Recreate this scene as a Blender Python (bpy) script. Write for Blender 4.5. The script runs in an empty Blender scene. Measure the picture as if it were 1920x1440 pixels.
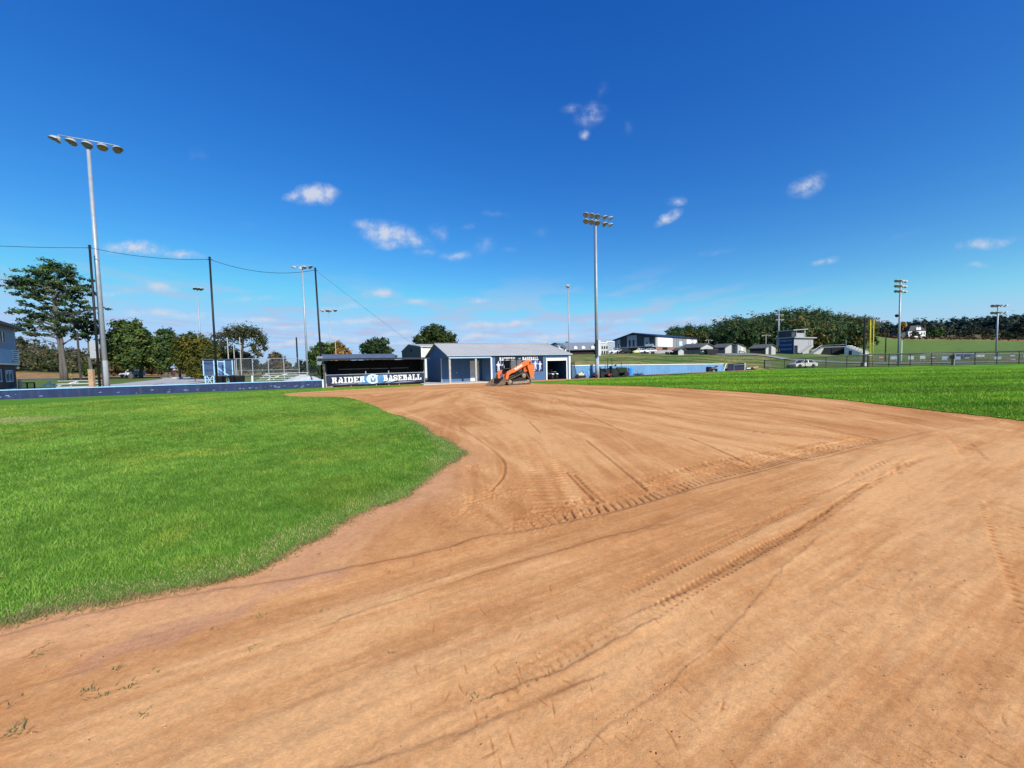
import bpy, math, random
import numpy as np
from mathutils import Matrix, Vector

random.seed(7)
RNG = np.random.default_rng(11)
SC = bpy.context.scene
COL = SC.collection
R = math.radians

# ------------------------------------------------------------------ camera
FPX = 720.0
EYE = 1.65
cam_d = bpy.data.cameras.new('camera')
cam = bpy.data.objects.new('camera', cam_d)
COL.objects.link(cam)
cam_d.sensor_width = 36.0
cam_d.lens = 36.0 * FPX / 1920.0
cam_d.clip_start = 0.05
cam_d.clip_end = 9000
CR = Matrix.Rotation(R(90 - 2.94), 3, 'X') @ Matrix.Rotation(R(-1.26), 3, 'Z')
cam.matrix_world = Matrix.Translation((0, 0, EYE)) @ CR.to_4x4()
SC.camera = cam


def ray(px, py):
    return CR @ Vector(((px - 960) / FPX, (720 - py) / FPX, -1))


def P(px, py, Y):
    """world point at forward distance Y seen at a photo position"""
    d = ray(px, py)
    return Vector((d.x * Y / d.y, Y, EYE + d.z * Y / d.y))


def PZ(px, py, z):
    d = ray(px, py)
    t = (z - EYE) / d.z
    return Vector((d.x * t, d.y * t, z))


def G(px, py):
    return PZ(px, py, 0.0)


# ------------------------------------------------------------------ terrain height
TU = [-700, 0, 170, 400, 700, 1000, 1075, 1160, 1300, 1400, 1500, 1600, 1700, 1800, 1920, 2700]
TY = [0, 41, 44, 50, 56, 64, 76, 90, 105, 130, 160, 200, 250, 320, 420, 700, 3000]
TZ = {
    -700: [0, 0, 0, 0, 0, .1, .25, .4, .6, 1.0, 5, 15, 20, 22, 22, 22, 20],
    0:    [0, 0, 0, 0, 0, .1, .25, .4, .55, 1.0, 6.0, 16.5, 20, 20, 20, 20, 20],
    170:  [0, 0, 0, 0, 0, .1, .25, .4, .5, .8, 3.2, 8.0, 9, 9, 9, 8, 0],
    400:  [0, 0, 0, 0, 0, 0, .1, .15, .2, .3, .4, .4, .4, .4, .4, .4, 0],
    700:  [0, 0, 0, 0, 0, 0, 0, 0, 0, .2, .3, .4, .4, .4, .4, .4, 0],
    1000: [0, 0, 0, 0, .6, 1.5, 2.5, 3.1, 3.4, 3.9, 4, 4, 4, 4, 4, 4, 0],
    1075: [0, 0, 0, 1.2, 2.0, 2.5, 3.1, 3.5, 3.9, 4.4, 4.6, 4.6, 5, 5, 5, 5, 0],
    1160: [0, 0, .1, 1.35, 1.9, 2.5, 3.1, 3.6, 3.9, 4.4, 4.8, 5.4, 6, 7, 8, 8, 0],
    1300: [0, 0, 0, .0, 1.05, 1.7, 2.6, 3.1, 3.5, 4.3, 5.8, 9.8, 11, 10, 10, 10, 0],
    1400: [0, 0, 0, 0, 0, .75, 2.1, 3.0, 3.4, 5.4, 8.6, 13, 13.5, 13, 12, 12, 0],
    1500: [0, 0, 0, 0, 0, 0.05, .9, 2.4, 3.2, 5.4, 11.6, 17.5, 18, 15, 14, 14, 0],
    1600: [0, 0, 0, 0, 0, 0.05, .7, 1.6, 2.4, 3.8, 8.0, 13.5, 14, 14, 20, 20, 0],
    1700: [0, 0, 0, 0, 0, 0.05, .3, .8, 1.7, 3.6, 6.2, 9.8, 13.5, 17, 22, 22, 0],
    1800: [0, 0, 0, 0, 0, 0.05, .3, .8, 1.5, 3.2, 5.6, 9.0, 12.5, 18, 25, 25, 0],
    1920: [0, 0, 0, 0, 0, 0.05, .3, .8, 1.5, 3.0, 5.0, 7.8, 11.5, 19, 29, 29, 0],
    2700: [0, 0, 0, 0, 0, 0.05, .3, .8, 1.5, 3.0, 5.0, 7.8, 11.5, 19, 30, 30, 0],
}
TZA = np.array([TZ[u] for u in TU], float)
TUA = np.array(TU, float)
TYA = np.array(TY, float)


WX0, WY0 = 6.20, 41.0
WC, WS = .8755, .4832


def sstep(a, b, x):
    t = np.clip((x - a) / (b - a), 0, 1)
    return t * t * (3 - 2 * t)


def Hn(x, y):
    x = np.asarray(x, float); y = np.asarray(y, float)
    yy = np.maximum(y, 0.5)
    u = np.clip(960 + FPX * x / yy, TUA[0], TUA[-1] - 1e-6)
    v = np.clip(y, 0, 2999)
    i = np.clip(np.searchsorted(TUA, u, side='right') - 1, 0, len(TUA) - 2)
    j = np.clip(np.searchsorted(TYA, v, side='right') - 1, 0, len(TYA) - 2)
    a = (u - TUA[i]) / (TUA[i + 1] - TUA[i])
    b = (v - TYA[j]) / (TYA[j + 1] - TYA[j])
    a = a * a * (3 - 2 * a)
    wl = (y - WY0) * WC - (x - WX0) * WS          # distance behind the pale blue wall
    cut = np.where((u > 985) & (u < 1440) & (y < 70), sstep(.15, 1.1, wl), 1.0)
    return cut * (TZA[i, j] * (1 - a) * (1 - b) + TZA[i + 1, j] * a * (1 - b)
            + TZA[i, j + 1] * (1 - a) * b + TZA[i + 1, j + 1] * a * b)


def H(x, y):
    return float(Hn(np.array([x]), np.array([y]))[0])


def GT(px, py, ymin=5.0, ymax=900.0):
    """first hit of the terrain seen at a photo position"""
    d = ray(px, py)
    ys = np.geomspace(ymin, ymax, 1500)
    xs = d.x / d.y * ys
    zs = EYE + d.z / d.y * ys
    k = np.nonzero(zs <= Hn(xs, ys))[0]
    k = k[0] if len(k) else len(ys) - 1
    return Vector((xs[k], ys[k], H(xs[k], ys[k])))


def at(px, Y):
    """ground point at forward distance Y in the direction of a photo column"""
    x = (px - 960) / FPX * Y
    for _ in range(4):
        z = H(x, Y)
        d = ray(px, 683)
        # follow the roll of the camera: find the column at this height
        p = P(px, 683, Y)
        q = P(px, 783, Y)
        t = (z - p.z) / (q.z - p.z)
        x = p.x + (q.x - p.x) * t
    return Vector((x, Y, H(x, Y)))


def zat(px, py, Y):
    return P(px, py, Y).z


# ------------------------------------------------------------------ numpy noise
def vnoise(x, y, seed=0):
    x = np.asarray(x, float); y = np.asarray(y, float)
    xi = np.floor(x).astype(np.int64); yi = np.floor(y).astype(np.int64)
    xf = x - xi; yf = y - yi
    xf = xf * xf * (3 - 2 * xf); yf = yf * yf * (3 - 2 * yf)

    def h(a, b):
        n = (a * 374761393 + b * 668265263 + seed * 974634777) & 0xffffffff
        n = ((n ^ (n >> 13)) * 1274126177) & 0xffffffff
        n = ((n ^ (n >> 16)) * 2246822519) & 0xffffffff
        return ((n ^ (n >> 15)) & 0xffff) / 65535.0
    return ((h(xi, yi) * (1 - xf) + h(xi + 1, yi) * xf) * (1 - yf)
            + (h(xi, yi + 1) * (1 - xf) + h(xi + 1, yi + 1) * xf) * yf)


def fbm(x, y, seed=0, octs=4, gain=.5):
    s = 0; a = 1; t = 0
    for o in range(octs):
        s = s + a * vnoise(x * 2 ** o + 17.3 * o, y * 2 ** o - 9.1 * o, seed + o)
        t += a; a *= gain
    return s / t


def sstep(a, b, x):
    t = np.clip((x - a) / (b - a), 0, 1)
    return t * t * (3 - 2 * t)


def inpoly(x, y, poly):
    inside = np.zeros(x.shape, bool)
    n = len(poly)
    for i in range(n):
        x0, y0 = poly[i][0], poly[i][1]
        x1, y1 = poly[(i + 1) % n][0], poly[(i + 1) % n][1]
        if y0 == y1:
            continue
        c = ((y0 > y) != (y1 > y)) & (x < (x1 - x0) * (y - y0) / (y1 - y0) + x0)
        inside ^= c
    return inside


def polydist(x, y, pts):
    """distance to an open polyline, signed side and arc length of the closest point"""
    best = np.full(x.shape, 1e9); side = np.zeros(x.shape); arc = np.zeros(x.shape)
    L = 0.0
    for (ax, ay), (bx, by) in zip(pts[:-1], pts[1:]):
        dx, dy = bx - ax, by - ay
        l = math.hypot(dx, dy)
        if l < 1e-6:
            continue
        t = np.clip(((x - ax) * dx + (y - ay) * dy) / (l * l), 0, 1)
        ex = x - (ax + t * dx); ey = y - (ay + t * dy)
        d = np.hypot(ex, ey)
        m = d < best
        best = np.where(m, d, best)
        side = np.where(m, np.sign(dx * (y - ay) - dy * (x - ax)), side)
        arc = np.where(m, L + t * l, arc)
        L += l
    return best, side, arc


def smooth_line(pts, n=8):
    out = []
    P_ = [pts[0]] + list(pts) + [pts[-1]]
    for i in range(1, len(P_) - 2):
        p0, p1, p2, p3 = [np.array(P_[k][:2], float) for k in (i - 1, i, i + 1, i + 2)]
        for t in np.linspace(0, 1, n, endpoint=False):
            out.append(tuple(.5 * ((2 * p1) + (-p0 + p2) * t + (2 * p0 - 5 * p1 + 4 * p2 - p3) * t * t
                                   + (-p0 + 3 * p1 - 3 * p2 + p3) * t ** 3)))
    out.append(tuple(pts[-1][:2]))
    return out


# ------------------------------------------------------------------ materials
MATS = {}


def nd(nt, typ, **kw):
    n = nt.nodes.new(typ)
    for k, v in kw.items():
        setattr(n, k, v)
    return n


def mat(name, col, rough=.7, metal=0.0, var=.18, scale=2.0, bump=0.0, bscale=None, spec=.3, coat=0.0, stain=0.0):
    """painted / raw surface with uneven tone and a fine relief"""
    if name in MATS:
        return MATS[name]
    m = bpy.data.materials.new(name); m.use_nodes = True
    nt = m.node_tree; b = nt.nodes['Principled BSDF']
    tc = nd(nt, 'ShaderNodeTexCoord')
    n1 = nd(nt, 'ShaderNodeTexNoise'); n1.inputs['Scale'].default_value = scale
    n1.inputs['Detail'].default_value = 6; n1.inputs['Roughness'].default_value = .65
    nt.links.new(tc.outputs['Object'], n1.inputs['Vector'])
    mr = nd(nt, 'ShaderNodeMapRange')
    mr.inputs['From Min'].default_value = .3; mr.inputs['From Max'].default_value = .7
    mr.inputs['To Min'].default_value = 1 - var; mr.inputs['To Max'].default_value = 1 + var
    nt.links.new(n1.outputs['Fac'], mr.inputs['Value'])
    mul = nd(nt, 'ShaderNodeVectorMath', operation='SCALE')
    mul.inputs[0].default_value = col[:3]
    nt.links.new(mr.outputs[0], mul.inputs['Scale'])
    last = mul.outputs[0]
    if stain > 0:
        n3 = nd(nt, 'ShaderNodeTexNoise'); n3.inputs['Scale'].default_value = scale * .6
        n3.inputs['Detail'].default_value = 8
        mp = nd(nt, 'ShaderNodeMapping'); mp.inputs['Scale'].default_value = (4, 4, .5)
        nt.links.new(tc.outputs['Object'], mp.inputs[0]); nt.links.new(mp.outputs[0], n3.inputs['Vector'])
        m3 = nd(nt, 'ShaderNodeMapRange'); m3.inputs['From Min'].default_value = .5; m3.inputs['From Max'].default_value = .75
        m3.inputs['To Max'].default_value = stain
        nt.links.new(n3.outputs['Fac'], m3.inputs['Value'])
        mx = nd(nt, 'ShaderNodeMix', data_type='RGBA')
        nt.links.new(m3.outputs[0], mx.inputs['Factor']); nt.links.new(last, mx.inputs[6])
        mx.inputs[7].default_value = (.22, .17, .12, 1)
        last = mx.outputs[2]
    nt.links.new(last, b.inputs['Base Color'])
    b.inputs['Roughness'].default_value = rough; b.inputs['Metallic'].default_value = metal
    b.inputs['Specular IOR Level'].default_value = spec
    b.inputs['Coat Weight'].default_value = coat
    if bump > 0:
        n2 = nd(nt, 'ShaderNodeTexNoise'); n2.inputs['Scale'].default_value = bscale or scale * 8
        n2.inputs['Detail'].default_value = 5
        nt.links.new(tc.outputs['Object'], n2.inputs['Vector'])
        bp = nd(nt, 'ShaderNodeBump'); bp.inputs['Strength'].default_value = bump; bp.inputs['Distance'].default_value = .02
        nt.links.new(n2.outputs['Fac'], bp.inputs['Height']); nt.links.new(bp.outputs[0], b.inputs['Normal'])
    MATS[name] = m
    return m


def attr_mat(name, rough=.9, noise=.0, nscale=20, bump=0.0, bscale=60, bdist=.01, spec=.1, trans=0.0, translucent=0.0, detail2=0.0):
    """surface coloured by its own mesh attribute 'col' with fine procedural grain"""
    if name in MATS:
        return MATS[name]
    m = bpy.data.materials.new(name); m.use_nodes = True
    nt = m.node_tree; b = nt.nodes['Principled BSDF']
    at_ = nd(nt, 'ShaderNodeAttribute', attribute_name='col')
    last = at_.outputs['Color']
    tc = nd(nt, 'ShaderNodeTexCoord')
    if noise > 0:
        for sc, amt in ((nscale, noise), (nscale * 9, noise * .7)):
            n1 = nd(nt, 'ShaderNodeTexNoise'); n1.inputs['Scale'].default_value = sc
            n1.inputs['Detail'].default_value = 8; n1.inputs['Roughness'].default_value = .7
            nt.links.new(tc.outputs['Object'], n1.inputs['Vector'])
            mr = nd(nt, 'ShaderNodeMapRange')
            mr.inputs['From Min'].default_value = .3; mr.inputs['From Max'].default_value = .7
            mr.inputs['To Min'].default_value = 1 - amt; mr.inputs['To Max'].default_value = 1 + amt
            nt.links.new(n1.outputs['Fac'], mr.inputs['Value'])
            mul = nd(nt, 'ShaderNodeVectorMath', operation='SCALE')
            nt.links.new(last, mul.inputs[0]); nt.links.new(mr.outputs[0], mul.inputs['Scale'])
            last = mul.outputs[0]
    nt.links.new(last, b.inputs['Base Color'])
    b.inputs['Roughness'].default_value = rough
    b.inputs['Specular IOR Level'].default_value = spec
    if bump > 0:
        n2 = nd(nt, 'ShaderNodeTexNoise'); n2.inputs['Scale'].default_value = bscale; n2.inputs['Detail'].default_value = 6
        nt.links.new(tc.outputs['Object'], n2.inputs['Vector'])
        bp = nd(nt, 'ShaderNodeBump'); bp.inputs['Strength'].default_value = bump; bp.inputs['Distance'].default_value = bdist
        nt.links.new(n2.outputs['Fac'], bp.inputs['Height']); nt.links.new(bp.outputs[0], b.inputs['Normal'])
    if translucent > 0:
        out = nt.nodes['Material Output']
        tr = nd(nt, 'ShaderNodeBsdfTranslucent'); nt.links.new(last, tr.inputs['Color'])
        mx = nd(nt, 'ShaderNodeMixShader'); mx.inputs[0].default_value = translucent
        nt.links.new(b.outputs[0], mx.inputs[1]); nt.links.new(tr.outputs[0], mx.inputs[2])
        nt.links.new(mx.outputs[0], out.inputs['Surface'])
    MATS[name] = m
    return m


def add_grit(m):
    nt = m.node_tree; b = nt.nodes['Principled BSDF']
    tc = nd(nt, 'ShaderNodeTexCoord')
    n2 = nd(nt, 'ShaderNodeTexNoise'); n2.inputs['Scale'].default_value = 48; n2.inputs['Detail'].default_value = 8; n2.inputs['Roughness'].default_value = .75
    nt.links.new(tc.outputs['Object'], n2.inputs['Vector'])
    old = b.inputs['Normal'].links[0].from_socket
    bp = nd(nt, 'ShaderNodeBump'); bp.inputs['Strength'].default_value = .5; bp.inputs['Distance'].default_value = .008
    nt.links.new(n2.outputs['Fac'], bp.inputs['Height']); nt.links.new(old, bp.inputs['Normal']); nt.links.new(bp.outputs[0], b.inputs['Normal'])
    # coarse sand: scattered pale and dark grains
    vo = nd(nt, 'ShaderNodeTexVoronoi'); vo.inputs['Scale'].default_value = 75
    nt.links.new(tc.outputs['Object'], vo.inputs['Vector'])
    sp = nd(nt, 'ShaderNodeSeparateColor'); nt.links.new(vo.outputs['Color'], sp.inputs[0])
    mr = nd(nt, 'ShaderNodeMapRange'); mr.inputs['From Min'].default_value = 0; mr.inputs['From Max'].default_value = 1
    mr.inputs['To Min'].default_value = .92; mr.inputs['To Max'].default_value = 1.07
    nt.links.new(sp.outputs[0], mr.inputs['Value'])
    mul = nd(nt, 'ShaderNodeVectorMath', operation='SCALE')
    nt.links.new(b.inputs['Base Color'].links[0].from_socket, mul.inputs[0]); nt.links.new(mr.outputs[0], mul.inputs['Scale'])
    nt.links.new(mul.outputs[0], b.inputs['Base Color'])


def brick_mat(name, c1, c2, mortar, scale=4.5):
    m = bpy.data.materials.new(name); m.use_nodes = True
    nt = m.node_tree; b = nt.nodes['Principled BSDF']
    tc = nd(nt, 'ShaderNodeTexCoord')
    mp = nd(nt, 'ShaderNodeMapping'); mp.inputs['Rotation'].default_value = (R(90), 0, 0)
    br = nd(nt, 'ShaderNodeTexBrick'); br.inputs['Scale'].default_value = scale
    br.inputs['Color1'].default_value = c1 + (1,); br.inputs['Color2'].default_value = c2 + (1,)
    br.inputs['Mortar'].default_value = mortar + (1,); br.inputs['Mortar Size'].default_value = .02
    nt.links.new(tc.outputs['Object'], mp.inputs[0]); nt.links.new(mp.outputs[0], br.inputs['Vector'])
    nt.links.new(br.outputs['Color'], b.inputs['Base Color']); b.inputs['Roughness'].default_value = .85
    MATS[name] = m
    return m


def link_mat(name, col, freq=12.0, fill=.13):
    """woven wire: a diamond lattice of wires with clear gaps"""
    m = bpy.data.materials.new(name); m.use_nodes = True
    nt = m.node_tree; b = nt.nodes['Principled BSDF']; out = nt.nodes['Material Output']
    b.inputs['Base Color'].default_value = col + (1,); b.inputs['Roughness'].default_value = .5
    tc = nd(nt, 'ShaderNodeTexCoord'); sp = nd(nt, 'ShaderNodeSeparateXYZ')
    nt.links.new(tc.outputs['Object'], sp.inputs[0])
    res = []
    for op in ('ADD', 'SUBTRACT'):
        a = nd(nt, 'ShaderNodeMath', operation=op)
        nt.links.new(sp.outputs['X'], a.inputs[0]); nt.links.new(sp.outputs['Z'], a.inputs[1])
        s = nd(nt, 'ShaderNodeMath', operation='MULTIPLY'); s.inputs[1].default_value = freq
        nt.links.new(a.outputs[0], s.inputs[0])
        f = nd(nt, 'ShaderNodeMath', operation='FRACT'); nt.links.new(s.outputs[0], f.inputs[0])
        l = nd(nt, 'ShaderNodeMath', operation='LESS_THAN'); l.inputs[1].default_value = fill
        nt.links.new(f.outputs[0], l.inputs[0]); res.append(l)
    mx = nd(nt, 'ShaderNodeMath', operation='MAXIMUM')
    nt.links.new(res[0].outputs[0], mx.inputs[0]); nt.links.new(res[1].outputs[0], mx.inputs[1])
    tr = nd(nt, 'ShaderNodeBsdfTransparent'); ms = nd(nt, 'ShaderNodeMixShader')
    nt.links.new(mx.outputs[0], ms.inputs[0]); nt.links.new(tr.outputs[0], ms.inputs[1]); nt.links.new(b.outputs[0], ms.inputs[2])
    nt.links.new(ms.outputs[0], out.inputs['Surface'])
    MATS[name] = m
    return m


# ------------------------------------------------------------------ mesh builders
class MB:
    def __init__(s):
        s.v = []; s.f = []; s.mi = []; s.m = 0; s.M = None

    def add(s, vs, fs):
        o = len(s.v)
        for v in vs:
            v = Vector(v)
            s.v.append(tuple(s.M @ v) if s.M is not None else tuple(v))
        for f in fs:
            s.f.append(tuple(i + o for i in f)); s.mi.append(s.m)
        return s

    def box(s, x0, x1, y0, y1, z0, z1):
        return s.add([(x0, y0, z0), (x1, y0, z0), (x1, y1, z0), (x0, y1, z0), (x0, y0, z1), (x1, y0, z1), (x1, y1, z1), (x0, y1, z1)],
                     [(3, 2, 1, 0), (4, 5, 6, 7), (0, 1, 5, 4), (1, 2, 6, 5), (2, 3, 7, 6), (3, 0, 4, 7)])

    def beam(s, p, q, w, h=None, up=(0, 0, 1)):
        h = h or w
        p = Vector(p); q = Vector(q); d = (q - p).normalized(); u = Vector(up)
        if abs(d.dot(u)) > .98:
            u = Vector((1, 0, 0))
        a = d.cross(u).normalized() * w / 2; b = a.cross(d).normalized() * h / 2
        vs = [p - a - b, p + a - b, p + a + b, p - a + b, q - a - b, q + a - b, q + a + b, q - a + b]
        return s.add(vs, [(0, 1, 2, 3), (7, 6, 5, 4), (0, 4, 5, 1), (1, 5, 6, 2), (2, 6, 7, 3), (3, 7, 4, 0)])

    def tube(s, pts, rad, n=10, cap=True):
        pts = [Vector(p) for p in pts]
        if not hasattr(rad, '__len__'):
            rad = [rad] * len(pts)
        vs = []; fs = []; a = None
        for i, p in enumerate(pts):
            d = (pts[min(i + 1, len(pts) - 1)] - pts[max(i - 1, 0)]).normalized()
            if a is None:
                u = Vector((0, 0, 1)) if abs(d.z) < .9 else Vector((1, 0, 0))
                a = d.cross(u).normalized()
            else:
                a = (a - d * a.dot(d)).normalized()
            b = d.cross(a)
            for k in range(n):
                t = 2 * math.pi * k / n
                vs.append(p + (a * math.cos(t) + b * math.sin(t)) * rad[i])
        for i in range(len(pts) - 1):
            for k in range(n):
                k2 = (k + 1) % n
                fs.append((i * n + k, i * n + k2, (i + 1) * n + k2, (i + 1) * n + k))
        if cap:
            fs.append(tuple(range(n - 1, -1, -1))); fs.append(tuple(range((len(pts) - 1) * n, len(pts) * n)))
        return s.add(vs, fs)

    def prism(s, poly, axis, c0, c1):
        """outline in the plane across an axis, extruded along that axis"""
        def pt(a, b, c):
            return {'x': (c, a, b), 'y': (a, c, b), 'z': (a, b, c)}[axis]
        n = len(poly)
        vs = [pt(a, b, c0) for a, b in poly] + [pt(a, b, c1) for a, b in poly]
        fs = [tuple(range(n)), tuple(range(2 * n - 1, n - 1, -1))]
        for i in range(n):
            j = (i + 1) % n
            fs.append((i, i + n, j + n, j))
        return s.add(vs, fs)

    def lathe(s, prof, origin=(0, 0, 0), axis=(0, 0, 1), n=14, cap=True):
        o = Vector(origin); d = Vector(axis).normalized()
        u = Vector((0, 0, 1)) if abs(d.z) < .9 else Vector((1, 0, 0))
        a = d.cross(u).normalized(); b = d.cross(a)
        vs = []; fs = []
        for r, h in prof:
            for k in range(n):
                t = 2 * math.pi * k / n
                vs.append(o + d * h + (a * math.cos(t) + b * math.sin(t)) * r)
        for i in range(len(prof) - 1):
            for k in range(n):
                k2 = (k + 1) % n
                fs.append((i * n + k, i * n + k2, (i + 1) * n + k2, (i + 1) * n + k))
        if cap:
            fs.append(tuple(range(n - 1, -1, -1))); fs.append(tuple(range((len(prof) - 1) * n, len(prof) * n)))
        return s.add(vs, fs)

    def build(s, name, mats, parent=None, smooth=False, bevel=0.0):
        me = bpy.data.meshes.new(name)
        me.from_pydata(s.v, [], s.f)
        if not isinstance(mats, (list, tuple)):
            mats = [mats]
        for m in mats:
            me.materials.append(m)
        if len(mats) > 1:
            me.polygons.foreach_set('material_index', s.mi)
        me.update()
        # consistent outward faces
        import bmesh
        bm = bmesh.new(); bm.from_mesh(me); bmesh.ops.recalc_face_normals(bm, faces=bm.faces); bm.to_mesh(me); bm.free()
        if smooth:
            me.polygons.foreach_set('use_smooth', [True] * len(me.polygons))
        o = bpy.data.objects.new(name, me); COL.objects.link(o)
        if parent is not None:
            o.parent = parent
        if bevel:
            b = o.modifiers.new('edge', 'BEVEL'); b.width = bevel; b.segments = 2; b.limit_method = 'ANGLE'
        return o


def np_mesh(name, v, f, mats, col=None, parent=None, smooth=False):
    """v (N,3), f (M,k)"""
    me = bpy.data.meshes.new(name)
    v = np.ascontiguousarray(v, np.float32); f = np.ascontiguousarray(f, np.int32)
    k = f.shape[1]
    me.vertices.add(len(v)); me.vertices.foreach_set('co', v.ravel())
    me.loops.add(f.size); me.loops.foreach_set('vertex_index', f.ravel())
    me.polygons.add(len(f)); me.polygons.foreach_set('loop_start', np.arange(0, f.size, k, dtype=np.int32))
    me.polygons.foreach_set('loop_total', np.full(len(f), k, np.int32))
    if col is not None:
        a = me.attributes.new('col', 'FLOAT_COLOR', 'POINT')
        c = np.ones((len(v), 4), np.float32); c[:, :3] = col
        a.data.foreach_set('color', c.ravel())
    me.update(calc_edges=True)
    if smooth:
        me.polygons.foreach_set('use_smooth', np.ones(len(f), bool))
    me.materials.append(mats)
    o = bpy.data.objects.new(name, me); COL.objects.link(o)
    if parent is not None:
        o.parent = parent
    return o


def thing(name, label, cat, loc=(0, 0, 0), rotz=0.0, group=None):
    o = bpy.data.objects.new(name, None); COL.objects.link(o)
    o.empty_display_size = .3
    o.location = loc; o.rotation_euler = (0, 0, rotz)
    return tag(o, label, cat, group)


def tag(o, label, cat, group=None):
    o['label'] = label; o['category'] = cat
    if group:
        o['group'] = group
    return o


def struct(o, kind='structure'):
    o['kind'] = kind
    return o


def kids(o):
    return [c for c in bpy.data.objects if c.parent is o]


def dup(root, loc, rotz, label, group=None):
    r = root.copy(); COL.objects.link(r)
    r.location = loc; r.rotation_euler = (0, 0, rotz); r['label'] = label
    if group:
        r['group'] = group
    for ch in kids(root):
        c = ch.copy(); COL.objects.link(c); c.parent = r
        for g in kids(ch):
            d = g.copy(); COL.objects.link(d); d.parent = c
    return r


# ------------------------------------------------------------------ common materials
M_NAVY = mat('navy_paint', (.022, .034, .085), .55, var=.25, scale=1.5, stain=.18)
M_SKYBLUE = mat('light_blue_paint', (.30, .55, .78), .5, var=.12)
M_BLUE = mat('blue_ribbed_metal', (.062, .145, .285), .42, var=.10, scale=.8, spec=.4, stain=.10)
M_BLUEW = mat('pale_blue_wall_paint', (.135, .30, .50), .5, var=.12, scale=.7, stain=.12)
M_WHITE = mat('white_paint', (.78, .78, .76), .5, var=.08)
M_GALV = mat('galvanised_steel', (.34, .38, .42), .48, metal=.25, var=.12, scale=3)
M_ROOF = mat('grey_metal_roof', (.46, .45, .425), .65, metal=.0, var=.08, scale=.6)
M_BLACK = mat('black_metal', (.012, .012, .014), .5, var=.2)
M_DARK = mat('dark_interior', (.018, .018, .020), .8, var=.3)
M_DKGREY = mat('dark_grey_paint', (.06, .065, .075), .5, var=.2)
M_CONC = mat('pale_concrete', (.52, .49, .44), .85, var=.15, scale=3, bump=.2, stain=.15)
M_WOOD = mat('weathered_wood', (.42, .29, .18), .8, var=.3, scale=6, bump=.3)
M_GREYWOOD = mat('grey_post_wood', (.40, .38, .34), .85, var=.3, scale=6)
M_ALU = mat('bleacher_aluminium', (.70, .71, .71), .38, metal=.35, var=.1)
M_GLASS = mat('dark_glass', (.02, .025, .03), .08, var=.1, spec=.6)
M_ORANGE = mat('orange_machine_paint', (.75, .155, .03), .42, var=.12, scale=2, spec=.45, stain=.2)
M_RUBBER = mat('dusty_rubber_track', (.085, .068, .052), .9, var=.4, scale=8, bump=.4)
M_DUST = mat('dusty_steel', (.26, .20, .15), .75, var=.35, scale=5, bump=.2)
M_TYRE = mat('black_tyre_rubber', (.02, .02, .02), .85, var=.3)
M_RED = mat('red_paint', (.35, .03, .03), .5)
M_YELLOW = mat('yellow_paint', (.72, .55, .03), .5)
M_GREYW = mat('light_grey_siding', (.34, .345, .355), .6, var=.08, scale=.4)
M_MIDGREY = mat('mid_grey_siding', (.22, .23, .25), .6, var=.08, scale=.4)
M_CHAR = mat('charcoal_siding', (.045, .05, .06), .6, var=.1, scale=.4)
M_SHINGLE = mat('dark_shingle_roof', (.085, .088, .095), .85, var=.25, scale=2)
M_BRICK = brick_mat('red_brick', (.30, .11, .07), (.24, .085, .06), (.35, .3, .27))
M_DKBRICK = brick_mat('dark_brick', (.055, .035, .035), (.04, .028, .03), (.09, .08, .08))
M_LENS = mat('lamp_reflector', (.30, .27, .22), .25, metal=.2, var=.2, scale=8)
M_LAMPTOP = mat('spun_aluminium_shade', (.48, .49, .49), .4, metal=.3, var=.1)
M_BARK = mat('grey_bark', (.12, .105, .095), .95, var=.35, scale=4, bump=.5)
M_DKBARK = mat('dark_bark', (.06, .048, .04), .95, var=.35, scale=4, bump=.5)
M_LINK = link_mat('galvanised_chain_link', (.22, .23, .24), 14, .06)
M_BLINK = link_mat('black_chain_link', (.02, .022, .022), 14, .13)
M_SIDING = mat('blue_grey_siding', (.20, .29, .42), .6, var=.1, scale=.8)

# ================================================================== GROUND
def xy(p):
    return (p[0], p[1])


WALL_A = G(0, 750); WALL_B = G(604, 727.3)
wdir = (WALL_B - WALL_A).normalized()
WALL_L = WALL_A - wdir * 9.0

edge_px = [(0, 1169), (51, 1157), (118, 1139), (205, 1124), (272, 1108), (360, 1090), (411, 1084), (462, 1070), (514, 1047),
           (565, 1020), (617, 998), (663, 967), (719, 944), (771, 918), (802, 895), (832, 872), (858, 856), (862, 849), (843, 834),
           (802, 808), (760, 786), (730, 775), (704, 763), (673, 752), (655, 747), (632, 745), (565, 744.5), (540, 743)]
strip_px = [(528, 740), (542, 737.5), (575, 735), (606, 733), (660, 730), (720, 727), (790, 723)]
near_edge = [(-14.0, -4.6), (-9.0, -1.2), (-6.0, .9), (-4.4, 1.9)] + [xy(G(*p)) for p in edge_px]
near_edge = near_edge[:3] + smooth_line(near_edge[3:], 6)
dirt_top = smooth_line([xy(G(*p)) for p in strip_px], 4)
_r = np.random.default_rng(3)


def ragged(pts, amp):
    """break an edge line into short uneven steps"""
    out = []
    for (ax, ay), (bx, by) in zip(pts[:-1], pts[1:]):
        l = math.hypot(bx - ax, by - ay); n = max(1, int(l / .12))
        for k in range(min(n, 60)):
            t = k / min(n, 60)
            out.append((ax + (bx - ax) * t + _r.normal(0, amp), ay + (by - ay) * t + _r.normal(0, amp)))
    out.append(pts[-1])
    return out


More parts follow.
